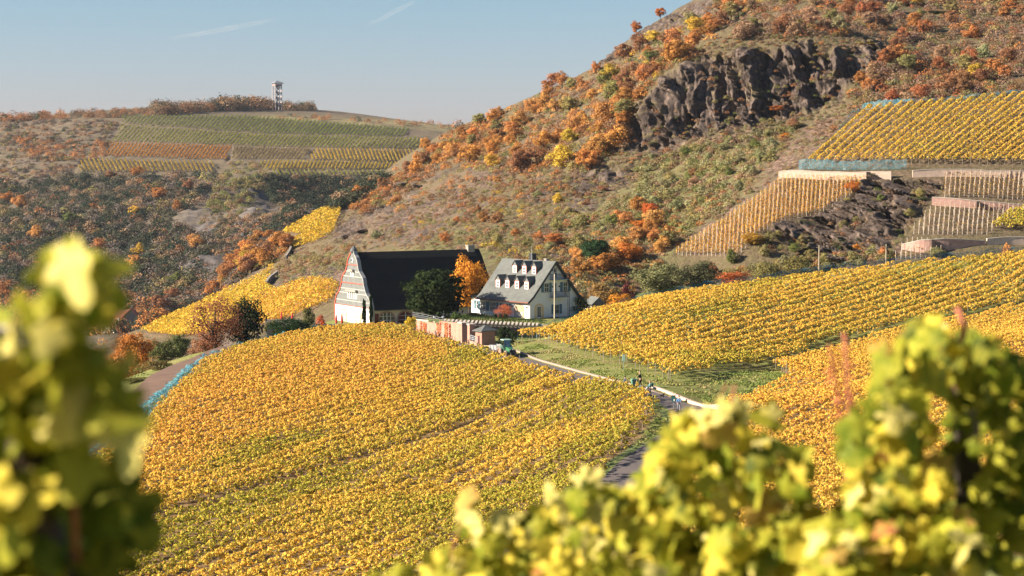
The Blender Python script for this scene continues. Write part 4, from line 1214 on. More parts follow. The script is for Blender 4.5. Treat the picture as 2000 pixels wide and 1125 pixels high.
scrub('far_woods', "mass of woodland and scrub on the distant hill and its ridge", [
    (Z9, 1900, (5, 10), [(FD1, 7), (FD2, 7), (RU1, .7), (BR1, 2.5), (OR2, .2), (OL1, 1.2), ((.17, .14, .12), 5)], .65, .09),
    (Z10, 620, (5, 9), [(FD1, 5), (FD2, 4), (RU1, .5), (BR1, 1)], .65, .09),
    (Z12, 300, (3, 6), [(BR1, 3), (OL1, 2), (RU1, 1), (FD2, 2)], .5, .1),
    ([(430, 430), (600, 420), (540, 470), (480, 540), (420, 600), (300, 620), (380, 560)], 500, (4, 8), [(FD2, 4), (RU1, 1), (BR1, 3), ((.18, .15, .13), 4)], .55, .09),
    (Z11, 620, (3, 7), [(BR1, 5), (RU1, .8), (OL1, 2), (OR2, .3), (FD2, 3), ((.20, .155, .13), 5)], .5, .1),
    ([(30, 270), (230, 285), (235, 310), (60, 320)], 90, (5, 8), [(RU1, 3), (OR2, 2), (FD2, 1)], .7, .09),
    ([(130, 232), (190, 232), (300, 226), (300, 216), (150, 222)], 90, (5, 9), [(RU1, 3), (BR1, 2), (FD2, 2), (OR2, .6)], .8, .07),
    ([(300, 226), (430, 217), (430, 210), (300, 214)], 130, (9, 14), [(RU1, 2), (BR1, 3), (FD2, 2), (FD1, 1), (OR2, .4)], .85, .07),
    ([(430, 217), (525, 215), (525, 211), (430, 210)], 110, (12, 18), [(RU1, 2), (BR1, 3), (FD2, 2), (FD1, 2), (OR2, .4)], .85, .07),
    ([(555, 216), (612, 217), (612, 214), (555, 212)], 60, (8, 13), [(RU1, 1), (BR1, 2), (FD2, 2), (FD1, 2)], .85, .07),
    ([(525, 214), (555, 214), (555, 211.5), (525, 211.5)], 34, (9, 12), [(RU1, 1), (BR1, 2), (FD2, 2), (FD1, 2)], .85, .07),
    ([(550, 224), (900, 246), (1000, 258), (900, 255), (700, 240), (540, 232)], 45, (4, 8), [(OR2, 3), (RU1, 2), (FD2, 1)], .7, .08),
    ([(0, 232), (120, 226), (130, 234), (0, 240)], 60, (6, 11), [(OR2, 2), (RU1, 2), (FD2, 2)], .8, .08),
    ([(0, 560), (300, 590), (330, 640), (200, 660), (0, 660)], 260, (6, 11), [(OR2, 2), (RU1, 3), (FD1, 2), (FD2, 2), (CR1, 1)], .7, .08),
    ([(450, 320), (520, 318), (530, 345), (470, 420), (400, 420), (430, 350)], 160, (4, 7), [(GR1, 2), (OL1, 3), (BR1, 2)], .6, .09),
], 140)
# ------------------------------------------------------------------ materials of built things
def brick_mat(name, c1, c2, mortar, scale=2.2, rough=.9, rw=.5, rh=.22):
    mt, t, out = new_mat(name)
    tc = t.nodes.new("ShaderNodeTexCoord")
    # unroll the wall: x+y along, z up
    sx = t.nodes.new("ShaderNodeSeparateXYZ"); t.links.new(tc.outputs['Object'], sx.inputs[0])
    ad = N(t, "ShaderNodeMath", operation='ADD'); t.links.new(sx.outputs[0], ad.inputs[0]); t.links.new(sx.outputs[1], ad.inputs[1])
    cb = t.nodes.new("ShaderNodeCombineXYZ"); t.links.new(ad.outputs[0], cb.inputs[0]); t.links.new(sx.outputs[2], cb.inputs[1])
    b = t.nodes.new("ShaderNodeTexBrick"); t.links.new(cb.outputs[0], b.inputs['Vector'])
    b.inputs['Color1'].default_value = (*c1, 1); b.inputs['Color2'].default_value = (*c2, 1); b.inputs['Mortar'].default_value = (*mortar, 1)
    b.inputs['Scale'].default_value = scale; b.inputs['Mortar Size'].default_value = .03; b.inputs['Brick Width'].default_value = rw; b.inputs['Row Height'].default_value = rh
    c = mixc(t, .35, b.outputs[0], ramp(t, noise(t, .9, 5, tc.outputs['Object'], .65), [(.3, tuple(x * .6 for x in c1)), (.7, tuple(min(1, x * 1.25) for x in c2))]))
    p = t.nodes.new("ShaderNodeBsdfPrincipled"); p.inputs['Roughness'].default_value = rough; p.inputs['Specular IOR Level'].default_value = .15
    t.links.new(c, p.inputs['Base Color'])
    bp = t.nodes.new("ShaderNodeBump"); bp.inputs['Strength'].default_value = .6; bp.inputs['Distance'].default_value = .04
    t.links.new(b.outputs['Fac'], bp.inputs['Height']); bp.invert = True; t.links.new(bp.outputs[0], p.inputs['Normal'])
    t.links.new(p.outputs[0], out.inputs[0])
    return mt
M_PLASTER = simple("white lime plaster", (.80, .77, .74), .9, .06, .8, .1)
M_PLASTER2 = simple("cream plaster", (.62, .55, .47), .9, .08, .8, .1)
M_CREAMY = simple("pale yellow plaster", (.72, .52, .30), .9, .08, .8, .1)
M_SLATE_D = brick_mat("dark roof slate", (.016, .018, .018), (.022, .024, .024), (.010, .011, .011), 3.0, .85, .35, .2)
M_SLATE = brick_mat("grey roof slate", (.145, .155, .15), (.19, .20, .19), (.08, .09, .085), 3.0, .8, .35, .2)
M_SLATE_G = brick_mat("gable slate courses", (.18, .19, .19), (.235, .245, .24), (.11, .12, .12), 3.0, .8, .3, .2)
M_STRIPE = simple("pale slate band", (.33, .33, .32), .85, .1, 2)
M_RED = simple("oxide red trim", (.50, .10, .06), .7, .15, 3)
M_REDCLOTH = simple("red umbrella cloth", (.52, .045, .045), .8, .2, 5)
M_DARKRED = simple("dark red shutter", (.12, .03, .025), .7, .2, 3)
M_GLASS = simple("window glass", (.03, .04, .055), .12, .2, 1, 0, 0, .6)
M_FRAME = simple("white window frame", (.78, .76, .74), .6, .05, 3)
M_BLUE = simple("blue grey shutter", (.09, .17, .22), .6, .15, 4)
M_STONE = brick_mat("pink sandstone wall", (.38, .21, .155), (.50, .30, .225), (.32, .21, .17), 2.6, .95, .5, .25)
M_STONE2 = brick_mat("pale sandstone terrace wall", (.56, .42, .33), (.68, .52, .42), (.46, .36, .30), 1.6, .95, .5, .25)
M_PINKW = brick_mat("rosy terrace wall", (.42, .25, .21), (.55, .34, .28), (.36, .24, .21), 1.6, .95, .5, .25)
M_BRICKR = simple("rosy brick", (.50, .24, .17), .9, .2, 3, .3)
M_CONC = simple("pale concrete", (.50, .44, .38), .9, .15, 1.5, .2)
M_CONCD = simple("grey concrete", (.30, .27, .24), .9, .2, 1.5, .2)
M_METAL = simple("grey painted metal", (.30, .32, .34), .5, .15, 3, 0, .4)
M_DARK = simple("dark painted metal", (.03, .033, .038), .6, .2, 3)
M_GREENP = simple("green tractor paint", (.045, .17, .08), .4, .2, 3, 0, 0, .5)
M_GREENR = simple("pale green cab roof", (.30, .44, .36), .5, .15, 3)
M_TYRE = simple("dusty tyre rubber", (.24, .18, .15), .95, .35, 6)
M_RIM = simple("red brown wheel rim", (.42, .20, .15), .7, .25, 5)
M_GALV = simple("galvanised trailer board", (.34, .335, .35), .5, .2, 3, 0, .3)
M_BIN = simple("dull green plastic", (.09, .22, .16), .6, .15, 3)
M_WHITE = simple("white paint", (.8, .8, .79), .6, .05, 3)
M_BEIGE = simple("beige pole paint", (.62, .54, .42), .6, .1, 3)
M_TILE_RED = brick_mat("red clay tiles", (.30, .11, .08), (.38, .15, .11), (.2, .08, .06), 2.0, .9, .4, .3)
M_ASPH = simple("worn asphalt", (.125, .105, .100), .95, .18, .35, .3)
M_DIRT = simple("reddish dirt track", (.17, .105, .075), .98, .3, .35, .5)

# ------------------------------------------------------------------ road, kerb, tracks
def smooth_line(P, step=.6):
    P = np.array(P, float)
    for _ in range(3):
        Q = [P[0]]
        for a, b in zip(P[:-1], P[1:]): Q += [a * .75 + b * .25, a * .25 + b * .75]
        Q.append(P[-1]); P = np.array(Q)
    d = np.concatenate([[0], np.cumsum(np.linalg.norm(np.diff(P, axis=0), axis=1))])
    s = np.arange(0, d[-1], step)
    return np.stack([np.interp(s, d, P[:, k]) for k in range(P.shape[1])], 1)
def normals2(P):
    T = np.gradient(P[:, :2], axis=0); T /= np.linalg.norm(T, axis=1, keepdims=True)
    return np.stack([T[:, 1], -T[:, 0]], 1)           # right-hand side of travel
def strip(name, P, a, b, lift, mat, kind, label, surf=G, n=7, tag_cat=None):
    Nn = normals2(P); w = np.linspace(a, b, n)
    X = P[:, None, 0] + Nn[:, None, 0] * w; Y = P[:, None, 1] + Nn[:, None, 1] * w
    Z = surf(X, Y)
    Z = np.repeat(Z.mean(1, keepdims=True), n, 1) * .6 + Z * .4 + lift
    V = np.stack([X.ravel(), Y.ravel(), Z.ravel()], 1)
    i, j = np.meshgrid(np.arange(len(P) - 1), np.arange(n - 1), indexing='ij'); q = (i * n + j).ravel()
    me = nmesh(name, V, np.stack([q, q + n, q + n + 1, q + 1], 1), mat, smooth=True); bm_fix(me)
    return ob(name, me, kind=kind, label=label, cat=tag_cat)
ROAD = smooth_line([W(*p)[:2] for p in ROADPX])       # runs from the barn towards the camera
# travel direction is towards the camera, so its right-hand normal points to the left field
strip('road', ROAD, -2.1, 2.1, .10, M_ASPH, 'structure', "narrow asphalt lane")
strip('verge', ROAD, 2.1, 3.2, .06, simple("verge grass", (.12, .15, .045), .95, .4, 1, .6), 'structure', "grass verge beside the lane", n=3)
def kerb(name, P, off, w, h0, h1, mat, label, kind=None, cat=None, surf=G):
    """a low solid band along the line; h0/h1 height at both ends"""
    Nn = normals2(P); n = len(P); hh = np.linspace(h0, h1, n)
    base = surf(P[:, 0] + Nn[:, 0] * off, P[:, 1] + Nn[:, 1] * off)
    V = []; Fc = []
    for i in range(n):
        for o_, z in ((off - w / 2, -.4), (off - w / 2, hh[i]), (off + w / 2, hh[i]), (off + w / 2, -.4)):
            V.append((P[i, 0] + Nn[i, 0] * o_, P[i, 1] + Nn[i, 1] * o_, base[i] + z))
    for i in range(n - 1):
        for k in range(4): Fc.append((i * 4 + k, i * 4 + (k + 1) % 4, (i + 1) * 4 + (k + 1) % 4, (i + 1) * 4 + k))
    Fc += [(0, 1, 2, 3), ((n - 1) * 4 + 3, (n - 1) * 4 + 2, (n - 1) * 4 + 1, (n - 1) * 4)]
    me = nmesh(name, V, Fc, mat); bm_fix(me)
    return ob(name, me, kind=kind, label=label, cat=cat)
rd_y = ROAD[:, 1]
seg = ROAD[(rd_y < 338) & (rd_y > 238)]
kerb('kerb', seg, -2.25, .3, .2, .2, simple("pale kerb stone", (.33, .25, .21), .9, .15, 1.5), "pale kerb along the lane", kind='structure')
seg = smooth_line([W(*p)[:2] for p in [(1272, 764, 252), (1300, 768, 249), (1340, 775, 244), (1380, 781, 239), (1408, 790, 233), (1420, 808, 224), (1415, 835, 212), (1395, 860, 203)]])
kerb('stone_wall', seg, 0, .4, .25, 1.15, M_STONE2, "low curved pale stone wall outside the bend of the lane", cat='wall')
seg = ROAD[(rd_y < 240) & (rd_y > 150)]
kerb('kerb_near', seg, -2.3, .4, .18, .18, simple("kerb stone", (.33, .25, .21), .9, .15, 1.5), "pale kerb on the outside of the bend", kind='structure')
TR = smooth_line([(-44.5, 332), (-47, 318), (-49, 300), (-49, 284), (-47, 250), (-46, 228), (-46.3, 205), (-47, 170), (-47, 140)])
strip('dirt_track', TR, -3.6, 2.6, .12, M_DIRT, 'structure', "reddish dirt track beside the left field")

# ------------------------------------------------------------------ blue netting
mt_net, t, out = new_mat("blue vine netting")
tc = t.nodes.new("ShaderNodeTexCoord")
d_ = N(t, "ShaderNodeBsdfDiffuse"); tr_ = N(t, "ShaderNodeBsdfTransparent"); mx_ = N(t, "ShaderNodeMixShader")
t.links.new(ramp(t, noise(t, 1.2, 3, tc.outputs['Object']), [(.3, (.04, .17, .23)), (.55, (.08, .24, .31)), (.72, (.26, .34, .36))]), d_.inputs[0])
t.links.new(ramp(t, noise(t, 2.6, 4, tc.outputs['Object'], .7), [(.38, (.25, .25, .25)), (.6, (.95, .95, .95))]), mx_.inputs[0])
t.links.new(d_.outputs[0], mx_.inputs[1]); t.links.new(tr_.outputs[0], mx_.inputs[2]); t.links.new(mx_.outputs[0], out.inputs[0])
def netting(line, h0, h1, label, surf=G, seed=1, bulge=.45, step=.45):
    P = smooth_line(line, step); Nn = normals2(P); nh = 7
    base = surf(P[:, 0], P[:, 1]); s = np.arange(len(P)) * step
    V = []
    for j in range(nh):
        t_ = j / (nh - 1)
        o_ = (vnoise(s * .9, np.full(len(P), j * .8), seed=seed) - .5) * bulge * 2 + math.sin(t_ * math.pi) * bulge * .5
        z = base + h0 + (h1 - h0) * t_ + (vnoise(s * .7, np.full(len(P), 5.0), seed=seed + 3) - .5) * .55 * t_
        V.append(np.stack([P[:, 0] + Nn[:, 0] * o_, P[:, 1] + Nn[:, 1] * o_, z], 1))
    V = np.concatenate(V); n = len(P)
    j, i = np.meshgrid(np.arange(nh - 1), np.arange(n - 1), indexing='ij'); q = (j * n + i).ravel()
    me = nmesh('netting', V, np.stack([q, q + 1, q + n + 1, q + n], 1), mt_net)
    return ob('netting', me, label=label, cat='netting', group="blue nets around the vineyards")
netting([(-37, 333), (-39.8, 326), (-43, 314), (-45, 298), (-45, 284), (-43, 250), (-42, 228), (-42.5, 205), (-42.8, 198)], .3, 1.75, "blue net draped along the left edge of the big left field", seed=1, bulge=.6)
netting([(-44.4, 312), (-46.2, 296), (-46, 280), (-44.3, 250), (-43.4, 226)], .05, .7, "crumpled blue net lying beside the dirt track", seed=7, bulge=.9)
netting([W(*p)[:2] for p in [(1010, 650, 308), (1030, 640, 312), (1060, 625, 314)]], .6, 2.5, "bright blue net bundled at the corner nearest the tractor", seed=4, bulge=.5)
netting([W(*p)[:2] for p in [(1060, 622, 314), (1130, 603, 320), (1240, 581, 333), (1420, 552, 343), (1600, 526, 355), (1800, 504, 367), (2000, 486, 378), (2120, 474, 386)]], 1.0, 2.35, "long blue net along the top edge of the right field", seed=2, bulge=.3)
def mh(px, py): h_ = hit(px, py, fn=M, tmin=370)[0]; return (h_[0], h_[1])
netting([mh(1684, 218), mh(1760, 212), mh(1850, 205), mh(1940, 197), mh(2060, 188)], .3, 2.0, "teal net along the top of the sloping hillside plot", surf=M, seed=5, bulge=.3)
netting([mh(1684, 218), mh(1650, 250), mh(1610, 290), mh(1566, 328)], .1, 1.3, "thin teal net down the left side of the sloping plot", surf=M, seed=6, bulge=.25)
netting([mh(1560, 333), mh(1620, 333), mh(1690, 333), mh(1772, 332)], .1, 2.3, "teal net hanging at the foot of the sloping plot", surf=M, seed=8, bulge=.3)

# ------------------------------------------------------------------ terrace walls on the hillside
def hill_wall(pxl, h0, h1, label, mat=M_STONE2, extra=None, cop=None):
    P = smooth_line([mh(*p) for p in pxl], 1.0)
    Nn = normals2(P); n = len(P); hh = np.interp(np.linspace(0, 1, n), np.linspace(0, 1, len(h0)) if hasattr(h0, '__len__') else [0, 1], h0 if hasattr(h0, '__len__') else [h0, h1])
    base = M(P[:, 0], P[:, 1]); o = empty('terrace_wall', (P[0, 0], P[0, 1], base[0]), 0, label, 'wall')
    hh = hh + (vnoise(np.arange(n) * .23, np.zeros(n), seed=5) - .5) * .25
    for nm, w, z0, z1, m_ in (('wall', .5, -1.2, 0.0, mat), ('coping', .62, 0.0, .14, cop or M_CONC)):
        V = []; Fc = []
        for i in range(n):
            for o_, z in ((-w / 2, z0 if nm == 'wall' else hh[i]), (-w / 2, hh[i] + z1), (w / 2, hh[i] + z1), (w / 2, z0 if nm == 'wall' else hh[i])):
                V.append((P[i, 0] + Nn[i, 0] * o_ - P[0, 0], P[i, 1] + Nn[i, 1] * o_ - P[0, 1], base[i] + z - base[0]))
        for i in range(n - 1):
            for k in range(4): Fc.append((i * 4 + k, i * 4 + (k + 1) % 4, (i + 1) * 4 + (k + 1) % 4, (i + 1) * 4 + k))
        Fc += [(0, 1, 2, 3), ((n - 1) * 4 + 3, (n - 1) * 4 + 2, (n - 1) * 4 + 1, (n - 1) * 4)]
        me = nmesh(nm, V, Fc, m_); bm_fix(me); ob(nm, me, o)
    if extra:
        for t_ in extra:
            i = int(t_ * (n - 2)); T = P[i + 1] - P[i]; T /= np.linalg.norm(T)
            m_ = MB(); nst = 7; H = hh[i]
            for k in range(nst):
                q = P[i] + T * (k * .45 - 1.4) - P[0]
                m_.box(q[0] - .3, q[0] + .3, q[1] - .95, q[1] - .3, -.3 + base[i] - base[0], base[i] - base[0] + H * (1 - k / nst))
            m_.build('stairs', simple("dark stair stone", (.07, .05, .045), .9), o)
    return o
hill_wall([(1521, 349), (1600, 350), (1700, 350), (1748, 349)], 1.55, 1.6, "long pale terrace wall under the netted plot", extra=[.88])
hill_wall([(1782, 346), (1850, 344), (1950, 346), (2075, 350)], 1.4, 1.5, "pale terrace wall running off the right edge of the view")
hill_wall([(1820, 399), (1880, 404), (1940, 409), (2075, 414)], 1.5, 1.3, "upper rosy terrace wall with a pale rim", M_PINKW, extra=[.45])
hill_wall([(1762, 486), (1800, 494), (1850, 490), (1888, 484), (1925, 481)], [.9, 2.4, 2.4, 1.6, 1.2], 1, "lowest rosy terrace wall with dark slanting stairs", M_PINKW, extra=[.5])
hill_wall([(1927, 481), (1975, 478), (2060, 478)], 1.5, 1.5, "short pale wall at the right edge over the field")
hill_wall([(542, 468), (570, 478), (582, 478)], 1.6, 1.3, "small retaining wall under the farther yellow plot", M_CONCD, cop=M_CONCD)
hill_wall([(520, 560), (530, 545), (545, 535)], 1.5, 1.2, "small brown retaining wall between the two yellow plots", M_CONCD, cop=M_CONCD)
hill_wall([(558, 508), (566, 495), (572, 478)], 1.4, 1.2, "grey wall beside the dark yellow gap on the terraces", M_CONCD, cop=M_CONCD)

# ------------------------------------------------------------------ the barn
BA = math.radians(30); ca, sa = math.cos(BA), math.sin(BA)
barn = empty('barn', (-25.4, 368.4, -31.0), BA, "large barn with black slate roof and curved grey gable trimmed in red", 'barn')
BL, BW = 26.5, 15.3; CY = BW / 2
HW = [(0, 7.65), (3.0, 7.65), (3.9, 7.2), (4.8, 6.85), (5.3, 6.0), (5.8, 5.45), (6.5, 5.05), (7.25, 4.6), (7.9, 4.5), (8.4, 4.2), (9.0, 3.4), (9.6, 2.65), (10.6, 2.2), (11.4, 1.95), (12.0, 1.5), (12.5, .85), (12.9, .6), (13.2, .5)]
RP = [(8.15, 2.75), (6.9, 4.15), (5.6, 5.2), (4.6, 6.5), (4.1, 7.8), (3.1, 8.9), (2.2, 10.2), (1.2, 11.7), (0.0, 12.95)]
def outline(hw, z0=0):
    a = [(CY - w, z) for z, w in hw if z >= z0]; b = [(CY + w, z) for z, w in hw if z >= z0][::-1]
    return b[::-1] + a[::-1]
base_pl = [(CY + 7.65, 0), (CY + 7.65, 3.0), (CY - 7.65, 3.0), (CY - 7.65, 0)]
MB().prism(base_pl, 'x', 0, .5).build('gable_base', M_PLASTER, barn)
up = [(CY + w, z) for z, w in HW if z >= 3.0] + [(CY - w, z) for z, w in HW[::-1] if z >= 3.0]
gab = MB().prism(up, 'x', 0.02, .52).build('gable_cladding', M_SLATE_G, barn)
for z in (3.9, 5.3, 6.1, 8.4, 9.3):
    w = np.interp(z, [h for h, _ in HW], [v for _, v in HW]) - .15
    MB().box(-.04, .0, CY - w, CY + w, z, z + .17).build('pale_band', M_STRIPE, gab)
for z, th in ((3.0, .13), (7.2, .13), (10.6, .13)):
    w = np.interp(z, [h for h, _ in HW], [v for _, v in HW]) + .1
    MB().box(-.1, .0, CY - w, CY + w, z, z + th).build('red_band', M_RED, gab)
def rib_edge(sgn, mat, nm):
    m_ = MB()
    for (z0, w0), (z1, w1) in zip(HW[:-1], HW[1:]):
        m_.bar((.24, CY + sgn * (w0 + .07), z0), (.24, CY + sgn * (w1 + .07), z1), .72, .2, up=(0, 1, 0))
    return m_.build(nm, mat, barn)
rib_edge(1, M_RED, 'red_coping'); rib_edge(-1, M_STRIPE, 'pale_coping')
MB().lathe([(.55, 12.9), (.7, 13.15), (.62, 13.5), (.3, 13.9), (.08, 14.15)], .25, CY, 12).build('finial', simple("lead finial", (.10, .11, .12), .6), barn)
rf = [(CY + w, z) for w, z in RP] + [(CY - w, z) for w, z in RP[::-1][1:]]
rf_in = [(CY - max(w - .35, 0), z - .25) for w, z in RP] ; rf_in = rf_in + [(CY + max(w - .35, 0), z - .25) for w, z in RP[::-1][1:]]
MB().prism(rf, 'x', .52, BL).build('roof', M_SLATE_D, barn)
MB().box(.5, BL - .1, .25, .6, 0, 2.74).box(.5, BL - .1, BW - .6, BW - .25, 0, 2.74).build('side_wall', M_PLASTER2, barn)
MB().prism([(CY + 7.3, 0), (CY + 7.3, 2.7), (CY - 7.3, 2.7), (CY - 7.3, 0)], 'x', BL - .6, BL - .15).build('rear_wall', M_PLASTER2, barn)
MB().box(.6, BL, -.42, -.3, 2.6, 2.75).build('gutter', simple("grey gutter", (.16, .17, .18), .5), barn)
MB().box(BL - 2.6, BL - 1.2, CY - .5, CY + .5, 12.0, 13.6).box(BL - 2.7, BL - 1.1, CY - .6, CY + .6, 13.6, 13.75).build('chimney', M_CONCD, barn)
def arch_pts(c, w, h, n=10):
    r = w / 2; return [(c - r, 0)] + [(c - r * math.cos(math.pi * k / n), h - r * .75 + r * .75 * math.sin(math.pi * k / n)) for k in range(n + 1)] + [(c + r, 0)]
def arch_window(parent, c, w, h, face, mat_surround, mat_pane, bars=4):
    """face 'x': in the plane x=0 facing -x ; 'y': in the plane y facing -y"""
    def pr(pts, a, b): return MB().prism(pts, face, a, b)
    o = pr(arch_pts(c, w + .5, h + .28), -.05, .03).build('arch_surround', mat_surround, parent)
    pr(arch_pts(c, w, h), -.075, -.04).build('pane', mat_pane, o)
    m_ = MB()
    for k in range(1, bars):
        x = c - w / 2 + w * k / bars; hh_ = h - .75 * w / 2 + .75 * w / 2 * math.sqrt(max(0, 1 - ((x - c) / (w / 2)) ** 2))
        if face == 'x': m_.box(-.12, -.076, x - .07, x + .07, 0, hh_)
        else: m_.box(x - .06, x + .06, -.12, -.076, 0, hh_)
    for z in (h * .35, h * .68):
        if face == 'x': m_.box(-.11, -.0765, c - w / 2 + .1, c + w / 2 - .1, z, z + .06)
        else: m_.box(c - w / 2 + .1, c + w / 2 - .1, -.11, -.0765, z, z + .06)
    m_.build('frame', M_FRAME, o)
    return o
M_WARMGL = simple("ochre curtained glass", (.42, .30, .19), .4, .25, 2)
arch_window(barn, CY + 3.8, 2.6, 2.4, 'x', M_PLASTER2, M_WARMGL, 5)
arch_window(barn, CY - 2.4, 2.6, 2.4, 'x', M_PLASTER2, M_WARMGL, 5)
lw = empty('long_wall_openings', (0, .2, 0)); lw.parent = barn
arch_window(lw, 3.2, 3.0, 2.25, 'y', simple("rosy arch stone", (.40, .27, .23), .9), M_GLASS, 4)
arch_window(lw, 7.0, 2.8, 2.25, 'y', simple("arch stone", (.36, .25, .22), .9), M_DARKRED, 2)
arch_window(lw, 15.5, 2.8, 2.25, 'y', simple("arch stone", (.36, .25, .22), .9), M_GLASS, 4)
MB().box(.7, 1.5, -.16, -.06, 0, 2.1).build('shutter', M_DARKRED, lw)
lw.name = 'arcade'
def slot_window(zc, h, n, w, hood):
    m_ = MB(); y0 = CY + .15 - n * w / 2
    o = MB().box(-.06, .0, y0 - .12, y0 + n * w + .12, zc - h / 2, zc + h / 2).build('slot_window', M_FRAME, gab)
    for k in range(n): m_.box(-.09, -.061, y0 + k * w + w * .12, y0 + (k + 1) * w - w * .42, zc - h / 2 + .06, zc + h / 2 - .06)
    m_.build('pane', M_DARK, o)
    MB().prism([(y0 - hood, zc + h / 2 + .02), (y0 + n * w + hood, zc + h / 2 + .02), (y0 + n * w + hood * .5, zc + h / 2 + .4), (y0 - hood * .5, zc + h / 2 + .4)], 'x', -.5, -.02).build('hood', M_CONCD, o)
slot_window(5.05, 1.25, 5, .78, .3); slot_window(8.95, .95, 2, .6, .45)
_v = MB().wheel((-.06, CY, 11.5), .42, .1, ax='x', n=16).build('round_window', M_FRAME, gab)
MB().wheel((-.12, CY + .05, 11.5), .26, .06, ax='x', n=16).build('pane', M_DARK, _v)

# ------------------------------------------------------------------ the white house
HA = math.radians(41)
HB = (3.02, 345.0, -27.85)
house = empty('house', HB, HA, "white house with grey slate roof, seven dormers, blue shutters and balconies", 'house')
HWd, HL, HE, HT = 11.15, 13.2, 2.95, 9.55
# roof profile (x, z): flared at the eaves
rp = [(-.75, HE - .12), (.35, HE + .75), (HWd / 2, HT), (HWd - .35, HE + .75), (HWd + .75, HE - .12)]
wall_pl = [(0, 0), (0, HE + .2), (.45, HE + .62), (HWd / 2, HT - .3), (HWd - .45, HE + .62), (HWd, HE + .2), (HWd, 0)]
hw_ = MB().prism(wall_pl, 'y', 0, .35); hw_.prism(wall_pl, 'y', HL - .35, HL)
hw_.box(.001, .35, .351, HL - .351, 0, HE + .15).box(HWd - .35, HWd - .001, .351, HL - .351, 0, HE + .15)
hw_.build('wall', M_PLASTER, house)
def roof_shell(profile, y0, y1, th, nm, mat, parent):
    m_ = MB(); n = len(profile)
    low = [(x, z - th) for x, z in profile]
    return m_.prism(profile + low[::-1], 'y', y0, y1).build(nm, mat, parent)
hroof = roof_shell(rp, -.45, HL + .3, .22, 'roof', M_SLATE, house)
# red-brown eave board and gutter
MB().box(-.86, -.76, -.45, HL + .3, HE - .30, HE - .10).build('gutter', simple("brown gutter", (.22, .09, .07), .6), house)
m_ = MB()
for (x0, z0), (x1, z1) in zip(rp[:-1], rp[1:]): m_.bar((x0, -.52, z0 - .12), (x1, -.52, z1 - .12), .12, .34, up=(0, 0, 1))
m_.build('verge_board', M_DARK, house)
# dormers on the long side facing -x
def roof_z(x):
    return float(np.interp(x, [p[0] for p in rp], [p[1] for p in rp]))
slope = (HT - HE - .75) / (HWd / 2 - .35)
def dormer(yc, x, w=1.15, h=1.3):
    z = roof_z(x)
    d = empty('dormer', (0, 0, 0)); d.parent = hroof
    depth = (h + .45) / slope + .15
    MB().box(x, x + depth, yc - w / 2, yc + w / 2, z - .1, z + h).build('cheek', M_SLATE, d) if False else None
    body = MB().prism([(yc - w / 2, z - .05), (yc + w / 2, z - .05), (yc + w / 2, z + h), (yc, z + h + .75), (yc - w / 2, z + h)], 'x', x, x + depth).build('dormer', M_SLATE, hroof)
    mr_ = MB().box(x - .04, x - .004, yc - w / 2, yc - w / 2 + .09, z, z + h).box(x - .04, x - .004, yc + w / 2 - .09, yc + w / 2, z, z + h).box(x - .04, x - .004, yc - w / 2 + .131, yc + w / 2 - .131, z + h - .05, z + h + .04).build('red_surround', M_RED, body)
    MB().box(x - .05, x - .005, yc - w / 2 + .10, yc + w / 2 - .10, z + .02, z + h - .05).build('frame', M_FRAME, body)
    m2 = MB()
    for yy in (yc - .17, yc + .17):
        for zz in (z + .15, z + .62): m2.box(x - .07, x - .051, yy - .12, yy + .12, zz, zz + .38)
    m2.build('pane', M_GLASS, body)
    m3 = MB(); t_ = .08
    for s_ in (-1, 1):
        a = (yc + s_ * (w / 2 + .16), z + h - .12); b = (yc, z + h + .82)
        dd = depth + .3
        m3.add([(x - .15, a[0], a[1]), (x - .15, b[0], b[1]), (x + dd * .75 + (b[1] - a[1]) / slope * .6, b[0], b[1]), (x + dd * .75, a[0], a[1]),
                (x - .15, a[0], a[1] + t_), (x - .15, b[0], b[1] + t_), (x + dd * .75 + (b[1] - a[1]) / slope * .6, b[0], b[1] + t_), (x + dd * .75, a[0], a[1] + t_)],
               [(0, 1, 2, 3), (7, 6, 5, 4), (0, 4, 5, 1), (1, 5, 6, 2), (2, 6, 7, 3), (3, 7, 4, 0)])
    m3.build('dormer_roof', M_SLATE, body)
    m4 = MB().prism([(yc - w / 2 + .02, z + h), (yc + w / 2 - .02, z + h), (yc, z + h + .70)], 'x', x - .03, x - .004)
    m4.build('slate_front', M_SLATE_G, body)
    bpy.data.objects.remove(d)
for k in range(4): dormer(2.35 + 2.5 * k, 1.35)
for k in range(3): dormer(1.75 + 2.5 * k + 1.2, 3.55)
for (cx_, cy_, w_, h_) in ((HWd / 2 + .9, 6.6, .9, 1.5), (HWd / 2 + .7, 2.8, .6, .8)):
    MB().box(cx_ - w_ / 2, cx_ + w_ / 2, cy_ - w_ / 2, cy_ + w_ / 2, HT - 1.6, HT + h_ - .6).box(cx_ - w_ / 2 - .06, cx_ + w_ / 2 + .06, cy_ - w_ / 2 - .06, cy_ + w_ / 2 + .06, HT + h_ - .6, HT + h_ - .48).build('chimney', M_DARK if h_ > 1 else M_CONCD, hroof)
MB().bar((HWd / 2 + .3, 6.2, HT - .3), (HWd / 2 + .3, 6.2, HT + 2.2), .05).bar((HWd / 2 - .2, 6.2, HT + 2.0), (HWd / 2 + .8, 6.2, HT + 2.0), .04).build('aerial', M_METAL, hroof)
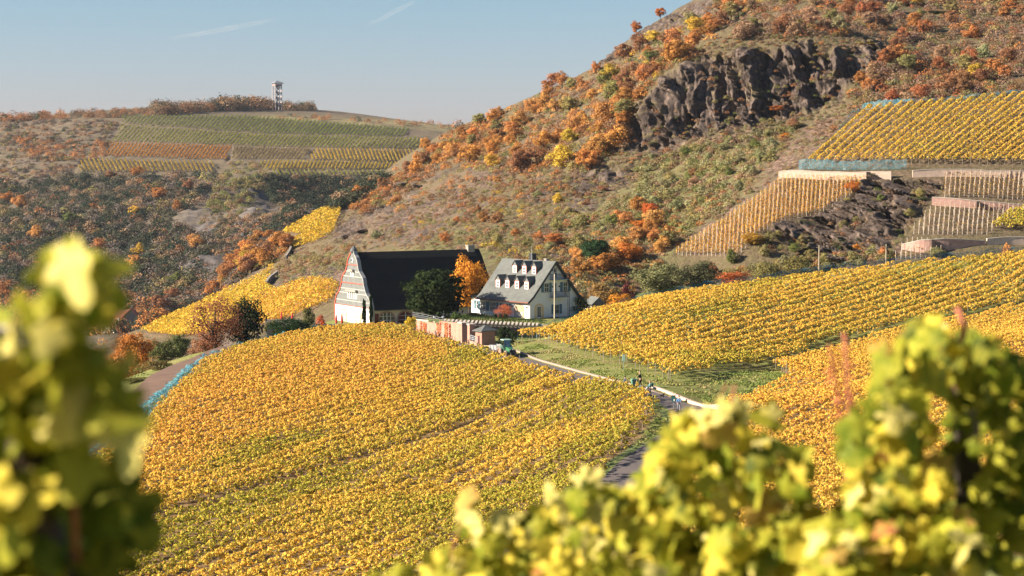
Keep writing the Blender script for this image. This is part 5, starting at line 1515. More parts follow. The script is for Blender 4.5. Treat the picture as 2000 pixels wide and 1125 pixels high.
def window(parent, c, z, w, h, face, shut=True, off=0.0, lights=2):
    """window in gable plane y=off (face 'y') or long wall x=off (face 'x')"""
    def bx(m_, u0, u1, z0, z1, d0, d1):
        if face == 'y': m_.box(u0, u1, off - d1, off - d0, z0, z1)
        else: m_.box(off - d1, off - d0, u0, u1, z0, z1)
        return m_
    o = bx(MB(), c - w / 2, c + w / 2, z, z + h, .002, .05).build('window', M_FRAME, parent)
    m_ = MB(); pw = (w - .16) / lights
    for k in range(lights):
        for r in range(2):
            u = c - w / 2 + .08 + k * pw
            bx(m_, u + .04, u + pw - .04, z + .08 + r * (h - .1) / 2, z + .02 + (r + 1) * (h - .1) / 2, .051, .075)
    m_.build('pane', M_GLASS, o)
    bx(MB(), c - w / 2 - .08, c + w / 2 + .08, z - .1, z - .003, .002, .16).build('sill', M_CONC, o)
    if shut:
        for s_ in (-1, 1):
            u = c + s_ * (w / 2 + .32)
            mm = bx(MB(), u - .29, u + .29, z - .02, z + h + .02, .003, .06)
            for q in range(6): bx(mm, u - .22, u + .22, z + .08 + q * h / 6.4, z + .16 + q * h / 6.4, .06, .08)
            mm.build('shutter', M_BLUE, parent)
# gable side (y=0 facing camera right)
window(house, 3.75, 4.35, 1.15, 1.55, 'y'); window(house, 8.1, 4.35, 1.15, 1.55, 'y')
window(house, 6.1, .55, 1.15, 1.6, 'y')
window(house, 5.7, 4.0, .8, 1.9, 'y', False); window(house, 5.7, 6.75, .85, 1.7, 'y', False)
# entrance on gable: yellow arch recess
ar = MB().prism([(2.7 + p[0] - 0, p[1]) for p in arch_pts(-.6, 2.1, 2.5)], 'y', -.03, .02).build('entrance', M_CREAMY, house)
MB().box(1.5, 2.5, -.09, -.035, 0, 2.1).build('door', M_FRAME, ar)
MB().box(1.62, 1.95, -.11, -.091, .2, 1.95).box(2.05, 2.38, -.11, -.091, .2, 1.95).build('pane', M_GLASS, ar)
def balcony(z, x0, x1):
    b = MB().box(x0, x1, -1.15, -.01, z, z + .14).build('balcony', M_METAL, house)
    m_ = MB().bar((x0, -1.12, z + 1.05), (x1, -1.12, z + 1.05), .06).bar((x0, -1.12, z + 1.05), (x0, 0, z + 1.05), .06).bar((x1, -1.12, z + 1.05), (x1, 0, z + 1.05), .06)
    for k in range(int((x1 - x0) / .17) + 1): m_.bar((x0 + k * .17, -1.12, z + .14), (x0 + k * .17, -1.12, z + 1.05), .028)
    for k in range(6): m_.bar((x0, -1.12 + k * .2, z + .14), (x0, -1.12 + k * .2, z + 1.05), .028); m_.bar((x1, -1.12 + k * .2, z + .14), (x1, -1.12 + k * .2, z + 1.05), .028)
    m_.build('railing', M_DARK, b)
balcony(3.35, 4.5, 7.9); balcony(6.35, 4.5, 7.9)
MB().bar((7.9, -1.2, 0), (7.9, -1.2, 7.6), .09).bar((4.6, -1.2, 0), (4.6, -1.2, 3.3), .08).build('balcony_post', M_DARK, house)
for xx, zz in ((3.0 + 2.05, 5.1), (6.6, 5.1), (5.0, 7.9)): MB().lathe([(.1, zz), (.14, zz + .1), (.05, zz + .28)], xx, -.14, 8).build('wall_lamp', M_DARK, house)
# long side (x=0 facing left)
window(house, 9.6, .8, 1.7, 1.5, 'x', True, 0, 4)
window(house, 12.2, .8, 1.5, 1.5, 'x', True, 0, 3)
a2 = MB().prism([(p[0], p[1]) for p in arch_pts(2.7, 2.7, 2.45)], 'x', -.03, .01).build('loggia_arch', simple("warm loggia plaster", (.42, .32, .22), .9), house)
MB().box(-.06, -.031, 1.7, 3.7, 0, 1.0).build('bench', M_CONC, a2)
window(house, 6.3, .75, 1.7, 1.5, 'x', True, 0, 3)
for yy in (.7, 4.5): MB().lathe([(.1, 1.75), (.13, 1.85), (.05, 2.05)], -.12, yy, 8).build('wall_lamp', M_DARK, house)
# left wing set back, in shade
MB().box(1.5, 8.5, HL + .01, HL + 4.0, 0, 2.7).build('wing', M_PLASTER, house)
MB().prism([(1.1, 2.68), (5.0, 5.0), (8.9, 2.68)], 'y', HL + .31, HL + 4.3).build('wing_roof', M_SLATE_D, house)
window(house, HL + 2, .8, 1.2, 1.4, 'x', True, 1.5, 2)
# small shed right of the house
sh = empty('shed', (15.6, 384, hz(15.6, 384) - .9), .3, "small grey roofed shed half hidden behind bushes right of the house", 'shed')
MB().box(-1.4, 1.4, -2, 2, 0, 2.4).build('wall', M_PLASTER2, sh)
MB().prism([(-1.7, 2.38), (0, 3.9), (1.7, 2.38)], 'y', -2.3, 2.3).build('roof', M_SLATE, sh)

# poles beside the house
def pole(px, base, top, Y, r, mat, name, label, cat='pole', extra=None):
    x, _, z = W(px, top, Y); z0 = W(px, base, Y)[2]
    o = MB().lathe([(r, 0), (r * .8, z - z0), (r * .3, z - z0 + .1)], 0, 0, 8).build(name, mat, loc=(x, Y, z0), label=label, cat=cat)
    return o, z - z0
pole(1083, 622, 536, 340, .10, M_BEIGE, 'flagpole', "tall beige flagpole in front of the white house gable", 'flagpole')
pole(1108, 622, 541, 343, .05, M_DARK, 'mast', "thin dark mast at the right end of the balconies", 'mast')
p1, hp1 = pole(1600, 530, 480, 398, .16, MAT_WOOD, 'utility_pole', "left one of two wooden poles in front of the rocks")
p2, hp2 = pole(1731, 520, 478, 402, .16, MAT_WOOD, 'utility_pole', "right one of two wooden poles in front of the rocks")
for p_, h_ in ((p1, hp1), (p2, hp2)):
    MB().bar((-.5, 0, h_ - .35), (.5, 0, h_ - .35), .12).build('crossarm', MAT_WOOD, p_)
a = Vector(p1.location) + Vector((0, 0, hp1 - .25)); b = Vector(p2.location) + Vector((0, 0, hp2 - .25))
MB().tube([a.lerp(b, k / 16) + Vector((0, 0, -.9 * math.sin(math.pi * k / 16))) for k in range(17)], .045, 5).build('cable', M_METAL, label="sagging cable strung between the two wooden poles", cat='cable')

# ------------------------------------------------------------------ ivy wall, gate pillars, pergola, hut
A = np.array(W(813.7, 649, 334)); B = np.array(W(904.5, 668, 315))
zb = -29.25
dv = (B - A)[:2]; Lw = float(np.linalg.norm(dv)); wa = math.atan2(dv[1], dv[0])
iw = empty('garden_wall', (A[0], A[1], zb), wa, "rosy stone garden wall overgrown with red ivy beside the lane", 'wall')
s1 = Lw * .52
zt = [W(813.7, 624.7, 334)[2] - zb, W(861.7, 631, 324)[2] - zb, W(861.7, 627.7, 324)[2] - zb, W(898.5, 631.5, 316)[2] - zb]
wl = MB()
wl.prism([(0, -.6), (s1, -.6), (s1, zt[1]), (0, zt[0])], 'y', 0, .5)
wl.prism([(s1 + .003, -.6), (Lw - 1.6, -.6), (Lw - 1.6, zt[3]), (s1 + .003, zt[2])], 'y', -.05, .5)
wl.build('wall', M_STONE, iw)
MB().prism([(-.05, zt[0]), (s1, zt[1]), (s1, zt[1] + .12), (-.05, zt[0] + .12)], 'y', -.08, .58).build('coping', M_CONC, iw)
MB().box(Lw - 1.597, Lw, -.18, .8, -.6, zt[3] + .02).build('pillar', M_STONE, iw)
MB().box(Lw - 1.7, Lw + .1, -.28, .9, zt[3] + .023, zt[3] + .2).build('pillar_cap', M_CONC, iw)
def ivy(x0, x1, z0, z1, cols, dens=60, nm='ivy', th=.16):
    n = int((x1 - x0) * (z1 - z0) * dens)
    C = np.stack([rng.uniform(x0, x1, n), -.08 - rng.random(n) * th, rng.uniform(z0, z1, n)], 1)
    keep = vnoise(C[:, 0] * 1.2, C[:, 2] * .5, seed=int(x0 * 7) + 3) > .25
    C = C[keep]; n = len(C)
    V, Fc = quads(C, np.array([0, -1, .3]) + rng.normal(0, .4, (n, 3)), rng.uniform(.06, .13, n))
    k = rng.integers(0, len(cols), n)
    ob(nm, nmesh(nm, V, Fc, MAT_LEAF, col_attr=np.array(cols)[k] * rng.uniform(.7, 1.25, (n, 1))), iw)
RED_ = [(.62, .16, .06), (.70, .24, .10), (.45, .10, .05), (.60, .30, .14)]
ivy(.2, 2.6, .3, zt[0] - .05, RED_, 90); ivy(3.4, 4.8, .2, zt[0] - .1, RED_, 80); ivy(s1 - 1.4, s1 + .1, .3, zt[1], RED_, 50)
ivy(s1 + .2, s1 + 1.5, .3, zt[2], RED_, 80); ivy(s1 + 2.2, s1 + 3.6, .2, zt[2], RED_, 75); ivy(s1 + 4.2, s1 + 4.9, -.1, zt[2], [(.45, .10, .04), (.30, .07, .03)], 110)
ivy(s1 - 5, s1, zt[1] - .15, zt[1] + .45, [(.08, .12, .03), (.12, .16, .05)], 70, 'grass_edge')
# railing on the wall
rl = empty('railing', tuple(W(806, 622, 339)), 0, "thin metal railing above the ivy wall", 'railing')
q0 = Vector(W(806, 622, 339)); q1 = Vector(W(866, 634, 326))
m_ = MB()
for hh_ in (.45, .75, 1.05): m_.bar(Vector((0, 0, hh_)), q1 - q0 + Vector((0, 0, hh_)), .045)
m_.build('rail', M_METAL, rl)
for k in range(7):
    p_ = (q1 - q0) * (k / 6); MB().bar(p_, p_ + Vector((0, 0, 1.08)), .05).build('post', M_METAL, rl)
for px, lab in ((849, "left one of two floodlights over the ivy wall"), (865.5, "right one of two floodlights over the ivy wall")):
    x, y, z = W(px, 627, 327)
    o = empty('floodlight', (x, y, z), .3, lab, 'floodlight')
    MB().bar((0, 0, 0), (0, 0, .55), .05).build('stand', M_DARK, o)
    MB().box(-.17, .17, -.08, .08, .5, .78).build('lamp_head', M_WHITE, o)
# bollards
bm_ = MB().lathe([(.07, 0), (.07, .85), (.05, .93)], 0, 0, 8)
bme = nmesh('bollard', bm_.v, bm_.f, M_DARK)
xs_ = [816, 830, 844.5, 859.5, 874.5, 889, 918.8]
for i, px in enumerate(xs_):
    t_ = (px - 813.7) / (904.5 - 813.7)
    x, y = A[0] + dv[0] * t_ + math.sin(wa) * .45, A[1] + dv[1] * t_ - math.cos(wa) * .45
    ob('bollard', bme, None, (x, y, zb - .02), f"{ordinal(i + 1)} dark bollard from the left along the ivy wall", 'bollard', "bollards along the ivy wall")
x, y, z = W(850, 661, 324)
sg = empty('sign_board', (x, y, -29.3), wa - .15, "dark sign board standing at the lane before the ivy wall", 'sign')
MB().box(-.27, .27, -.04, .04, .12, 1.25).build('panel', simple("dark grey sign", (.05, .05, .055), .5), sg)
MB().box(-.27, -.2, -.03, .03, -.1, .12).box(.2, .27, -.03, .03, -.1, .12).build('foot', M_DARK, sg)
MB().box(-.15, .06, -.055, -.041, .95, 1.0).box(-.15, .12, -.055, -.041, .84, .88).box(-.08, .05, -.055, -.041, .7, .82).build('lettering', M_CONC, sg)
# pergola over the courtyard
pg0 = Vector(W(864, 628, 328)); pg1 = Vector(W(1052, 633.5, 320))
ang = math.atan2(pg1.y - pg0.y, pg1.x - pg0.x); PL_ = (pg1 - pg0).length
pg = empty('pergola', (pg0.x, pg0.y, -29.2), ang, "long flat timber pergola in front of the white house", 'pergola')
H_ = pg0.z + 29.2
MB().box(0, PL_, -.12, .12, H_ - .35, H_ - .05).build('front_beam', M_CONCD, pg)
MB().box(0, PL_, 3.1, 3.34, H_ - .35, H_ - .05).build('rear_beam', M_CONCD, pg)
rm = MB().box(-.17, .17, -.75, 3.9, 0, .17); rme = nmesh('rafter', rm.v, rm.f, M_CONC)
nr_ = 24
for k in range(nr_):
    q = bpy.data.objects.new('rafter', rme); col.objects.link(q); q.parent = pg; q.location = (.3 + (PL_ - .6) * k / (nr_ - 1), 0, H_ - .047); q.rotation_euler = (0, 0, .45)
for x_ in (5.2, 8.6, 11.8, PL_ - .3):
    MB().lathe([(.09, 0), (.09, H_ - .352)], x_, .0, 8).build('column', M_METAL, pg)
cw = empty('courtyard_wall', (pg0.x, pg0.y, -29.3), ang, "stepped stone wall in the shade under the pergola", 'wall')
MB().box(2.5, PL_ + 3, 4.6, 5.2, -1, H_ - .5).box(4.5, PL_ + 2, 3.9, 4.597, -1, 1.15).box(5.5, PL_ + 1, 3.3, 3.897, -1, .55).build('wall', simple("shaded court stone", (.24, .19, .16), .95, .2, 1.5), cw)
# second pillar + low wall with rail + hut
def wpt(px, py, Y): return Vector(W(px, py, Y))
p_ = wpt(912.7, 670, 313); e_ = wpt(931, 676, 308)
gp_ = empty('gate_pillar', (p_.x, p_.y, -29.3), wa, "rosy gate pillar right of the dark courtyard entrance", 'pillar')
hgt = W(916, 634, 313)[2] + 29.3
MB().box(0, .95, 0, .9, -.5, hgt).build('shaft', M_STONE, gp_); MB().box(-.1, 1.05, -.1, 1.0, hgt + .002, hgt + .16).build('cap', M_CONC, gp_)
lwl = empty('low_wall', (p_.x, p_.y, -29.3), math.atan2(e_.y - p_.y, e_.x - p_.x), "low rosy wall with pale railing between pillar and hut", 'wall')
Ll = (e_ - p_).length
MB().box(.97, Ll - .02, .0, .4, -.6, .78).build('wall', M_STONE, lwl)
m_ = MB()
for k in range(3): m_.bar((.97, .2, 1.05 + .28 * k), (Ll - .03, .2, 1.05 + .28 * k), .05)
for k in range(4): m_.bar((1.0 + (Ll - 1.1) * k / 3, .2, .78), (1.0 + (Ll - 1.1) * k / 3, .2, 1.65), .05)
m_.build('railing', simple("pale rail", (.5, .55, .6), .5), lwl)
c_ = wpt(941, 677.5, 307.5)                         # near corner of the hut
hut = empty('hut', (c_.x, c_.y, -29.35), math.radians(38), "small square brick hut with dark pyramid roof beside the lane", 'hut')
hh_ = W(941, 648, 307.5)[2] + 29.35
MB().box(0, 2.55, 0, 1.6, -.5, hh_).build('wall', M_STONE, hut)
MB().box(-.04, .0, .55, 1.05, 0, 1.9).build('door', M_DARKRED, hut)
ap = W(950, 634.5, 309)[2] + 29.35
rv = [(-.35, -.35, hh_), (2.9, -.35, hh_), (2.9, 1.95, hh_), (-.35, 1.95, hh_), (1.27, .8, ap), (-.35, -.35, hh_ + .12), (2.9, -.35, hh_ + .12), (2.9, 1.95, hh_ + .12), (-.35, 1.95, hh_ + .12)]
MB().add(rv, [(0, 3, 2, 1), (5, 6, 4), (6, 7, 4), (7, 8, 4), (8, 5, 4), (0, 1, 6, 5), (1, 2, 7, 6), (2, 3, 8, 7), (3, 0, 5, 8)]).build('roof', M_SLATE, hut)

# hedges and garden
def hedge(p, q, w, h, label, colr=(.05, .08, .03), z=None, dens=60):
    p = np.array(p, float); q = np.array(q, float); L = np.linalg.norm(q - p); n = int(L * dens * (h + w))
    t_ = rng.random(n); f_ = rng.random(n) < w / (w + 1.2 * h)
    d = (q - p) / L; nn = np.array([d[1], -d[0]])
    o_ = np.where(f_, rng.uniform(-w / 2, w / 2, n), np.where(rng.random(n) < .7, w / 2, -w / 2)); zz = np.where(f_, h, rng.uniform(0, h, n))
    XY = p + d * (t_ * L)[:, None] + nn * o_[:, None]
    gz = G(XY[:, 0], XY[:, 1]) if z is None else np.full(n, z)
    C = np.stack([XY[:, 0], XY[:, 1], gz + zz + rng.normal(0, .06, n)], 1)
    Nn = np.where(f_[:, None], np.array([0, 0, 1.0]), np.stack([nn[0] * np.sign(o_), nn[1] * np.sign(o_), np.zeros(n)], 1)) + rng.normal(0, .4, (n, 3))
    V, Fc = quads(C - np.array([p[0], p[1], 0]), Nn, rng.uniform(.07, .14, n))
    ob('hedge', nmesh('hedge', V, Fc, MAT_LEAF, col_attr=np.array(colr) * rng.uniform(.6, 1.4, (n, 1))), None, (p[0], p[1], 0), label, 'hedge', "clipped garden hedges")
hedge(W(905, 620, 341)[:2], W(1065, 627, 334)[:2], .9, .75, "long dark clipped hedge between pergola and white house", z=W(985, 630, 338)[2])
hedge(W(918, 615, 350)[:2], W(950, 616, 346)[:2], .9, .6, "short yellowish hedge in the shade left of the house", (.16, .15, .04), z=W(930, 621, 348)[2])
hedge(W(610, 640, 352)[:2], W(690, 641, 352)[:2], 1.0, .9, "low hedge along the terrace before the barn gable", z=W(650, 645, 352)[2])
tm_ = crown_shape(901, 20, 60, .05, 'bush')
for i, (px, lab) in enumerate(((967, "leftmost of three clipped round bushes before the house"), (977.5, "middle one of three clipped round bushes before the house"), (988, "rightmost of three clipped round bushes before the house"))):
    x, y, z = W(px, 624, 341)
    tree_obj(x, y, z, .95, 1.25, 'shrub', (.04, .06, .03), lab, 'bush', "clipped round bushes", 'topiary')

# terrace furniture by the barn
def umbrella(px, top, base, Y, lab):
    x, y, z = W(px, base, Y); h = W(px, top, Y)[2] - z
    o = empty('closed_umbrella', (x, y, z), 0, lab, 'umbrella', "closed red umbrellas on the terrace")
    MB().lathe([(.03, 0), (.03, h)], 0, 0, 6).build('pole', M_METAL, o)
    MB().lathe([(.10, h * .30), (.20, h * .36), (.17, h * .6), (.13, h * .85), (.05, h * .97), (.02, h)], 0, 0, 9).build('canopy', M_REDCLOTH, o)
    MB().lathe([(.26, 0), (.26, .1), (.05, .13)], 0, 0, 10).build('base', M_CONCD, o)
umbrella(657, 613, 640, 356, "closed red umbrella left of the barn's arched gable window")
umbrella(668, 613, 640, 356, "closed red umbrella right of the barn's arched gable window")
umbrella(550, 608, 632, 356, "closed red umbrella nearest the dark conifer")
umbrella(571, 610, 632, 357, "closed red umbrella above the low juniper")
for px, lab in ((612.5, "left one of two small white signs below the barn terrace"), (619.5, "right one of two small white signs below the barn terrace")):
    x, y, z = W(px, 646, 346)
    o = empty('small_sign', (x, y, z), .2, lab, 'sign'); MB().bar((0, 0, 0), (0, 0, .9), .05).build('post', M_METAL, o); MB().box(-.17, .17, -.05, -.026, .55, 1.05).build('panel', M_WHITE, o)
for px, lab in ((640, "white terrace table left of the barn window"), (652, "white terrace table under the closed red umbrella")):
    x, y, z = W(px, 642, 352)
    o = empty('table', (x, y, z), .2, lab, 'table'); MB().box(-.7, .7, -.4, .4, .7, .76).build('tabletop', M_WHITE, o)
    for sx_ in (-.6, .6):
        for sy_ in (-.3, .3): MB().bar((sx_, sy_, 0), (sx_, sy_, .7), .05).build('leg', M_METAL, o)
x, y, z = W(526, 655, 345)
MB().box(-.35, .35, -.3, .3, -1, 1.5).prism([(-.4, 1.5), (1.6, 1.5), (1.6, 1.15), (-.4, .4)], 'y', -.25, .25).build('stone_steps', M_STONE2, loc=(x, y, z), label="pale stone end of the terrace steps beside the juniper", cat='steps')
bt = W(553, 634, 355)
MB().box(-3.2, 3.2, -.2, .2, -2, .9).build('terrace_parapet', M_CONCD, loc=bt, label="dark parapet under the two far red umbrellas", cat='wall')

# ------------------------------------------------------------------ rough grass on the bank and verges
def grass(polys, n, label):
    Cs = []
    for poly in polys:
        P = np.array(poly); x0, y0 = P.min(0); x1, y1 = P.max(0)
        q = np.stack([rng.uniform(x0, x1, n), rng.uniform(y0, y1, n)], 1); q = q[inpoly(q[:, 0], q[:, 1], poly)]
        q = q[fbm(q[:, 0] / 2.2, q[:, 1] / 2.2, oct=3, seed=33) > .44]
        d = np.min(np.hypot(q[:, 0][:, None] - ROAD[None, ::3, 0], q[:, 1][:, None] - ROAD[None, ::3, 1]), 1)
        Cs.append(q[d > 2.55])
    q = np.concatenate(Cs); n = len(q)
    C = np.stack([q[:, 0], q[:, 1], G(q[:, 0], q[:, 1]) + rng.uniform(.0, .1, n)], 1)
    Nn = np.stack([rng.normal(0, 1, n), rng.normal(0, 1, n), rng.uniform(0, .8, n)], 1)
    V, Fc = quads(C, Nn, rng.uniform(.05, .16, n))
    pal = np.array([(.20, .25, .07), (.30, .30, .10), (.42, .34, .17), (.14, .19, .05)])
    pt = fbm(q[:, 0] / 5, q[:, 1] / 5, oct=2, seed=37)
    k = np.clip((pt - .3) * 5 + rng.normal(0, .8, n), 0, 3).astype(int)
    ob('grass', nmesh('grass', V, Fc, MAT_LEAF, col_attr=pal[k] * rng.uniform(.75, 1.25, (n, 1))), kind='stuff', label=label)
grass([wp([(960, 672, 303), (1018, 664, 303), (1110, 688, 289), (1202, 708, 275), (1330, 748, 257), (1520, 700, 285), (1550, 742, 256), (1440, 790, 240), (1290, 775, 245), (1150, 745, 261), (1000, 703, 287)]),
       wp([(1262, 782, 238), (1325, 800, 228), (1335, 825, 217), (1240, 890, 193), (1100, 1010, 161), (1130, 980, 168), (1215, 905, 188), (1285, 810, 226)])], 90000, "rough short grass tufts on the bank and verge")
# ------------------------------------------------------------------ people
M_SKIN = simple("skin", (.55, .33, .24), .6, .08, 8)
M_HAIRD = simple("dark hair", (.04, .025, .02), .8, .2, 20)
M_HAIRL = simple("light hair", (.45, .33, .22), .8, .2, 20)
M_SHOE = simple("dark shoe", (.05, .04, .04), .7, .2, 10)
def cloth(c): return simple("cloth", c, .9, .2, 8)
def skin_obj(name, verts, edges, radii, mat, parent, root=0, sub=1):
    me = bpy.data.meshes.new(name); me.from_pydata(verts, edges, []); me.materials.append(mat)
    o = bpy.data.objects.new(name, me); col.objects.link(o); o.parent = parent
    md = o.modifiers.new("skin", 'SKIN'); md.use_smooth_shade = True
    sv = me.skin_vertices[0] if len(me.skin_vertices) else None
    if sv is None:
        bm = bmesh.new(); bm.from_mesh(me); bm.verts.layers.skin.verify(); bm.to_mesh(me); bm.free(); sv = me.skin_vertices[0]
    for i, r in enumerate(radii):
        sv.data[i].radius = (r, r) if not isinstance(r, tuple) else r
        sv.data[i].use_root = (i == root)
    sb = o.modifiers.new("sub", 'SUBSURF'); sb.levels = sub; sb.render_levels = sub
    return o
def person(x, y, z, face, H, label, top, legs, hair, stride=.18, lean=0.0, arms=((-.12, .05, -.30, .12), (.12, -.05, -.30, .1)), sitting=False):
    """face: heading angle; arms: (elbow dx,dy, hand dz from shoulder, hand dy) fractions of height"""
    o = empty('person', (x, y, z), face - math.pi / 2, label, 'person')
    k = H / 1.75
    def S(p): return (p[0] * k, (p[1] + lean * max(0, p[2] - .9)) * k, p[2] * k)
    hip = (0, 0, .93); waist = (0, 0, 1.08); chest = (0, 0, 1.32); neck = (0, .01, 1.47); headb = (0, .02, 1.56); head = (0, .03, 1.66)
    J = [hip, waist, chest, neck, headb, head]; E = [(0, 1), (1, 2), (2, 3), (3, 4), (4, 5)]
    R = [.13, .115, .135, .05, .075, .085]
    limb = {}
    for s_, st in ((-1, stride), (1, -stride)):
        b = len(J); kn = (s_ * .10, st * .55 + .05, .50); an = (s_ * .11, st, .09 if st >= 0 else .12); toe = (s_ * .12, st + .15, .04)
        J += [(s_ * .09, 0, .86), kn, an, toe]; E += [(0, b), (b, b + 1), (b + 1, b + 2), (b + 2, b + 3)]; R += [.095, .065, .042, .04]
        limb[('leg', s_)] = (b, kn, an)
    for (s_, a) in ((-1, arms[0]), (1, arms[1])):
        b = len(J); sh = (s_ * .185, 0, 1.40); el = (s_ * (.185 + .05) + a[0] * .3, a[1], 1.40 - .29); ha = (s_ * .22 + a[0], a[3], 1.40 + a[2] * 1.75)
        wr = tuple(el[i] + (ha[i] - el[i]) * .85 for i in range(3))
        J += [sh, el, wr, ha]; E += [(2, b), (b, b + 1), (b + 1, b + 2), (b + 2, b + 3)]; R += [.058, .045, .032, .035]
        # fingers and thumb
        f0 = b + 3
        for q in range(4):
            c = len(J); J += [(ha[0] + (q - 1.5) * .018, ha[1] + .03, ha[2] - .05 - (.01 if q in (1, 2) else 0))]; E += [(f0, c)]; R += [.010]
        c = len(J); J += [(ha[0] - s_ * .045, ha[1] + .04, ha[2] - .01)]; E += [(f0, c)]; R += [.011]
        limb[('arm', s_)] = (sh, el, wr)
    body = skin_obj('body', [S(p) for p in J], E, [r * k for r in R], M_SKIN, o)
    # nose, ears as part of hair-level details
    hr = MB(); hc = S((0, .015, 1.70))
    hr.lathe([(.02 * k, hc[2] + .10 * k), (.07 * k, hc[2] + .075 * k), (.098 * k, hc[2] + .02 * k), (.10 * k, hc[2] - .03 * k), (.08 * k, hc[2] - .05 * k)], hc[0], hc[1] - .02 * k, 10)
    hr.build('hair', hair, o, smooth=True)
    hd = S((0, .03, 1.655))
    MB().box(hd[0] - .045 * k, hd[0] - .02 * k, hd[1] + .08 * k, hd[1] + .093 * k, hd[2] - .005, hd[2] + .012).box(hd[0] + .02 * k, hd[0] + .045 * k, hd[1] + .08 * k, hd[1] + .093 * k, hd[2] - .005, hd[2] + .012).build('eyes', M_SHOE, o)
    MB().prism([(hd[0] - .015, hd[2] - .04), (hd[0] + .015, hd[2] - .04), (hd[0], hd[2] + .01)], 'y', hd[1] + .075 * k, hd[1] + .115 * k).build('nose', M_SKIN, o)
    J2 = [hip, waist, chest, (0, 0, 1.43)]; E2 = [(0, 1), (1, 2), (2, 3)]; R2 = [.155, .14, .165, .085]
    for s_ in (-1, 1):
        sh, el, wr = limb[('arm', s_)]; b = len(J2); J2 += [sh, el, wr]; E2 += [(2, b), (b, b + 1), (b + 1, b + 2)]; R2 += [.078, .062, .05]
    skin_obj('jacket', [S(p) for p in J2], E2, [r * k for r in R2], top, o)
    J3 = [(0, 0, .97), (0, 0, .90)]; E3 = [(0, 1)]; R3 = [.14, .145]
    for s_ in (-1, 1):
        _, kn, an = limb[('leg', s_)]; b = len(J3); J3 += [(s_ * .09, 0, .80), kn, (an[0], an[1], an[2] + .03)]; E3 += [(1, b), (b, b + 1), (b + 1, b + 2)]; R3 += [.11, .08, .062]
    skin_obj('trousers', [S(p) for p in J3], E3, [r * k for r in R3], legs, o)
    for s_, st in ((-1, stride), (1, -stride)):
        a_ = S((s_ * .115, st, .0)); MB().box(a_[0] - .05 * k, a_[0] + .05 * k, a_[1] - .08 * k, a_[1] + .19 * k, a_[2], a_[2] + .09 * k).build('shoe', M_SHOE, o)
    return o
def gz(x, y): return float(G(np.array([x]), np.array([y]))[0])
def ppl(px, Y): x = W(px, 700, Y)[0]; return x, Y, gz(x, Y) + .1
NAVY = cloth((.035, .05, .09)); BLK = cloth((.015, .015, .02)); CYAN = cloth((.02, .35, .55)); TEAL = cloth((.10, .22, .24)); BLUE = cloth((.12, .26, .48)); GREYT = cloth((.20, .22, .25)); DENIM = cloth((.09, .13, .2))
x, y, z = ppl(1221, 248.5)
person(x, y, z, math.radians(200), 1.75, "man in a navy jacket walking on the lane left of the green bin", NAVY, DENIM, M_HAIRD)
x, y, z = ppl(1251.5, 252)
person(x, y, z, math.radians(150), 1.82, "adult all in black leaning towards the big green bin", BLK, BLK, M_HAIRL, .06, .18, ((.03, .2, -.16, .42), (-.05, .2, -.16, .42)))
x, y, z = ppl(1244, 249.2)
person(x, y, z, math.radians(120), 1.18, "child in black in front of the big green bin", BLK, BLK, M_HAIRD, .05)
x, y, z = ppl(1249.5, 246.5)
person(x, y, z, math.radians(250), 1.0, "small child in a bright blue jacket below the green bin", CYAN, DENIM, M_HAIRD, .08)
x, y, z = ppl(1270.5, 242.8)
person(x, y, z, math.radians(190), 1.76, "fair haired person with teal backpack pushing a pushchair on the lane", TEAL, GREYT, M_HAIRL, .12, .08, ((-.04, .15, -.2, .42), (.04, .15, -.2, .42)))
MB().box(-.16, .16, -.34, -.16, 1.05, 1.5).build('backpack', cloth((.03, .16, .18)), loc=(x, y, z), label="dark teal backpack on the fair haired person's back", cat='backpack').rotation_euler = (0, 0, math.radians(100))
pc = empty('pushchair', (x - .85, y - .15, z), math.radians(190), "blue grey pushchair in front of the fair haired person", 'pushchair')
MB().prism([(-.35, .35), (.3, .35), (.35, .55), (-.2, .62), (-.45, 1.05), (-.55, 1.0)], 'y', -.22, .22).build('seat', cloth((.18, .28, .38)), pc)
m_ = MB()
for s_ in (-.25, .25): m_.bar((-.3, s_, .15), (.3, s_, .95), .03).bar((.35, s_, .15), (-.35, s_, .6), .03).bar((-.35, s_, .6), (-.75, s_, 1.05), .03)
m_.bar((-.75, -.25, 1.05), (-.75, .25, 1.05), .035).build('frame', M_METAL, pc)
for a_ in (-.3, .35):
    for s_ in (-.27, .27): MB().wheel((a_, s_, .13), .13, .04, n=12).build('wheel', M_TYRE, pc)
x, y, z = ppl(1326.5, 227)
person(x, y, z, math.radians(265), 1.72, "man in a blue shirt walking downhill on the lane past the post box", BLUE, GREYT, M_HAIRD, .2, .06, ((.1, .12, -.2, .25), (-.05, .1, -.3, .2)))
# dog
x, y, z = ppl(1293, 241.5)
dg_ = empty('dog', (x, y, z), math.radians(20), "small black and white dog by the low wall at the bend", 'dog')
dj = [(0, 0, .34), (.18, 0, .36), (-.2, 0, .35), (.3, 0, .46), (.42, 0, .47), (-.34, 0, .45),
      (.17, .07, .24), (.19, .07, .12), (.2, .07, .02), (.17, -.07, .24), (.15, -.07, .12), (.16, -.07, .02), (-.17, .07, .24), (-.24, .07, .12), (-.2, .07, .02), (-.17, -.07, .24), (-.24, -.07, .12), (-.2, -.07, .02)]
skin_obj('body', dj, [(0, 1), (0, 2), (1, 3), (3, 4), (2, 5), (1, 6), (6, 7), (7, 8), (1, 9), (9, 10), (10, 11), (2, 12), (12, 13), (13, 14), (2, 15), (15, 16), (16, 17)],
         [.095, .10, .085, .065, .035, .02, .045, .03, .024, .045, .03, .024, .05, .028, .024, .05, .028, .024], M_SHOE, dg_)
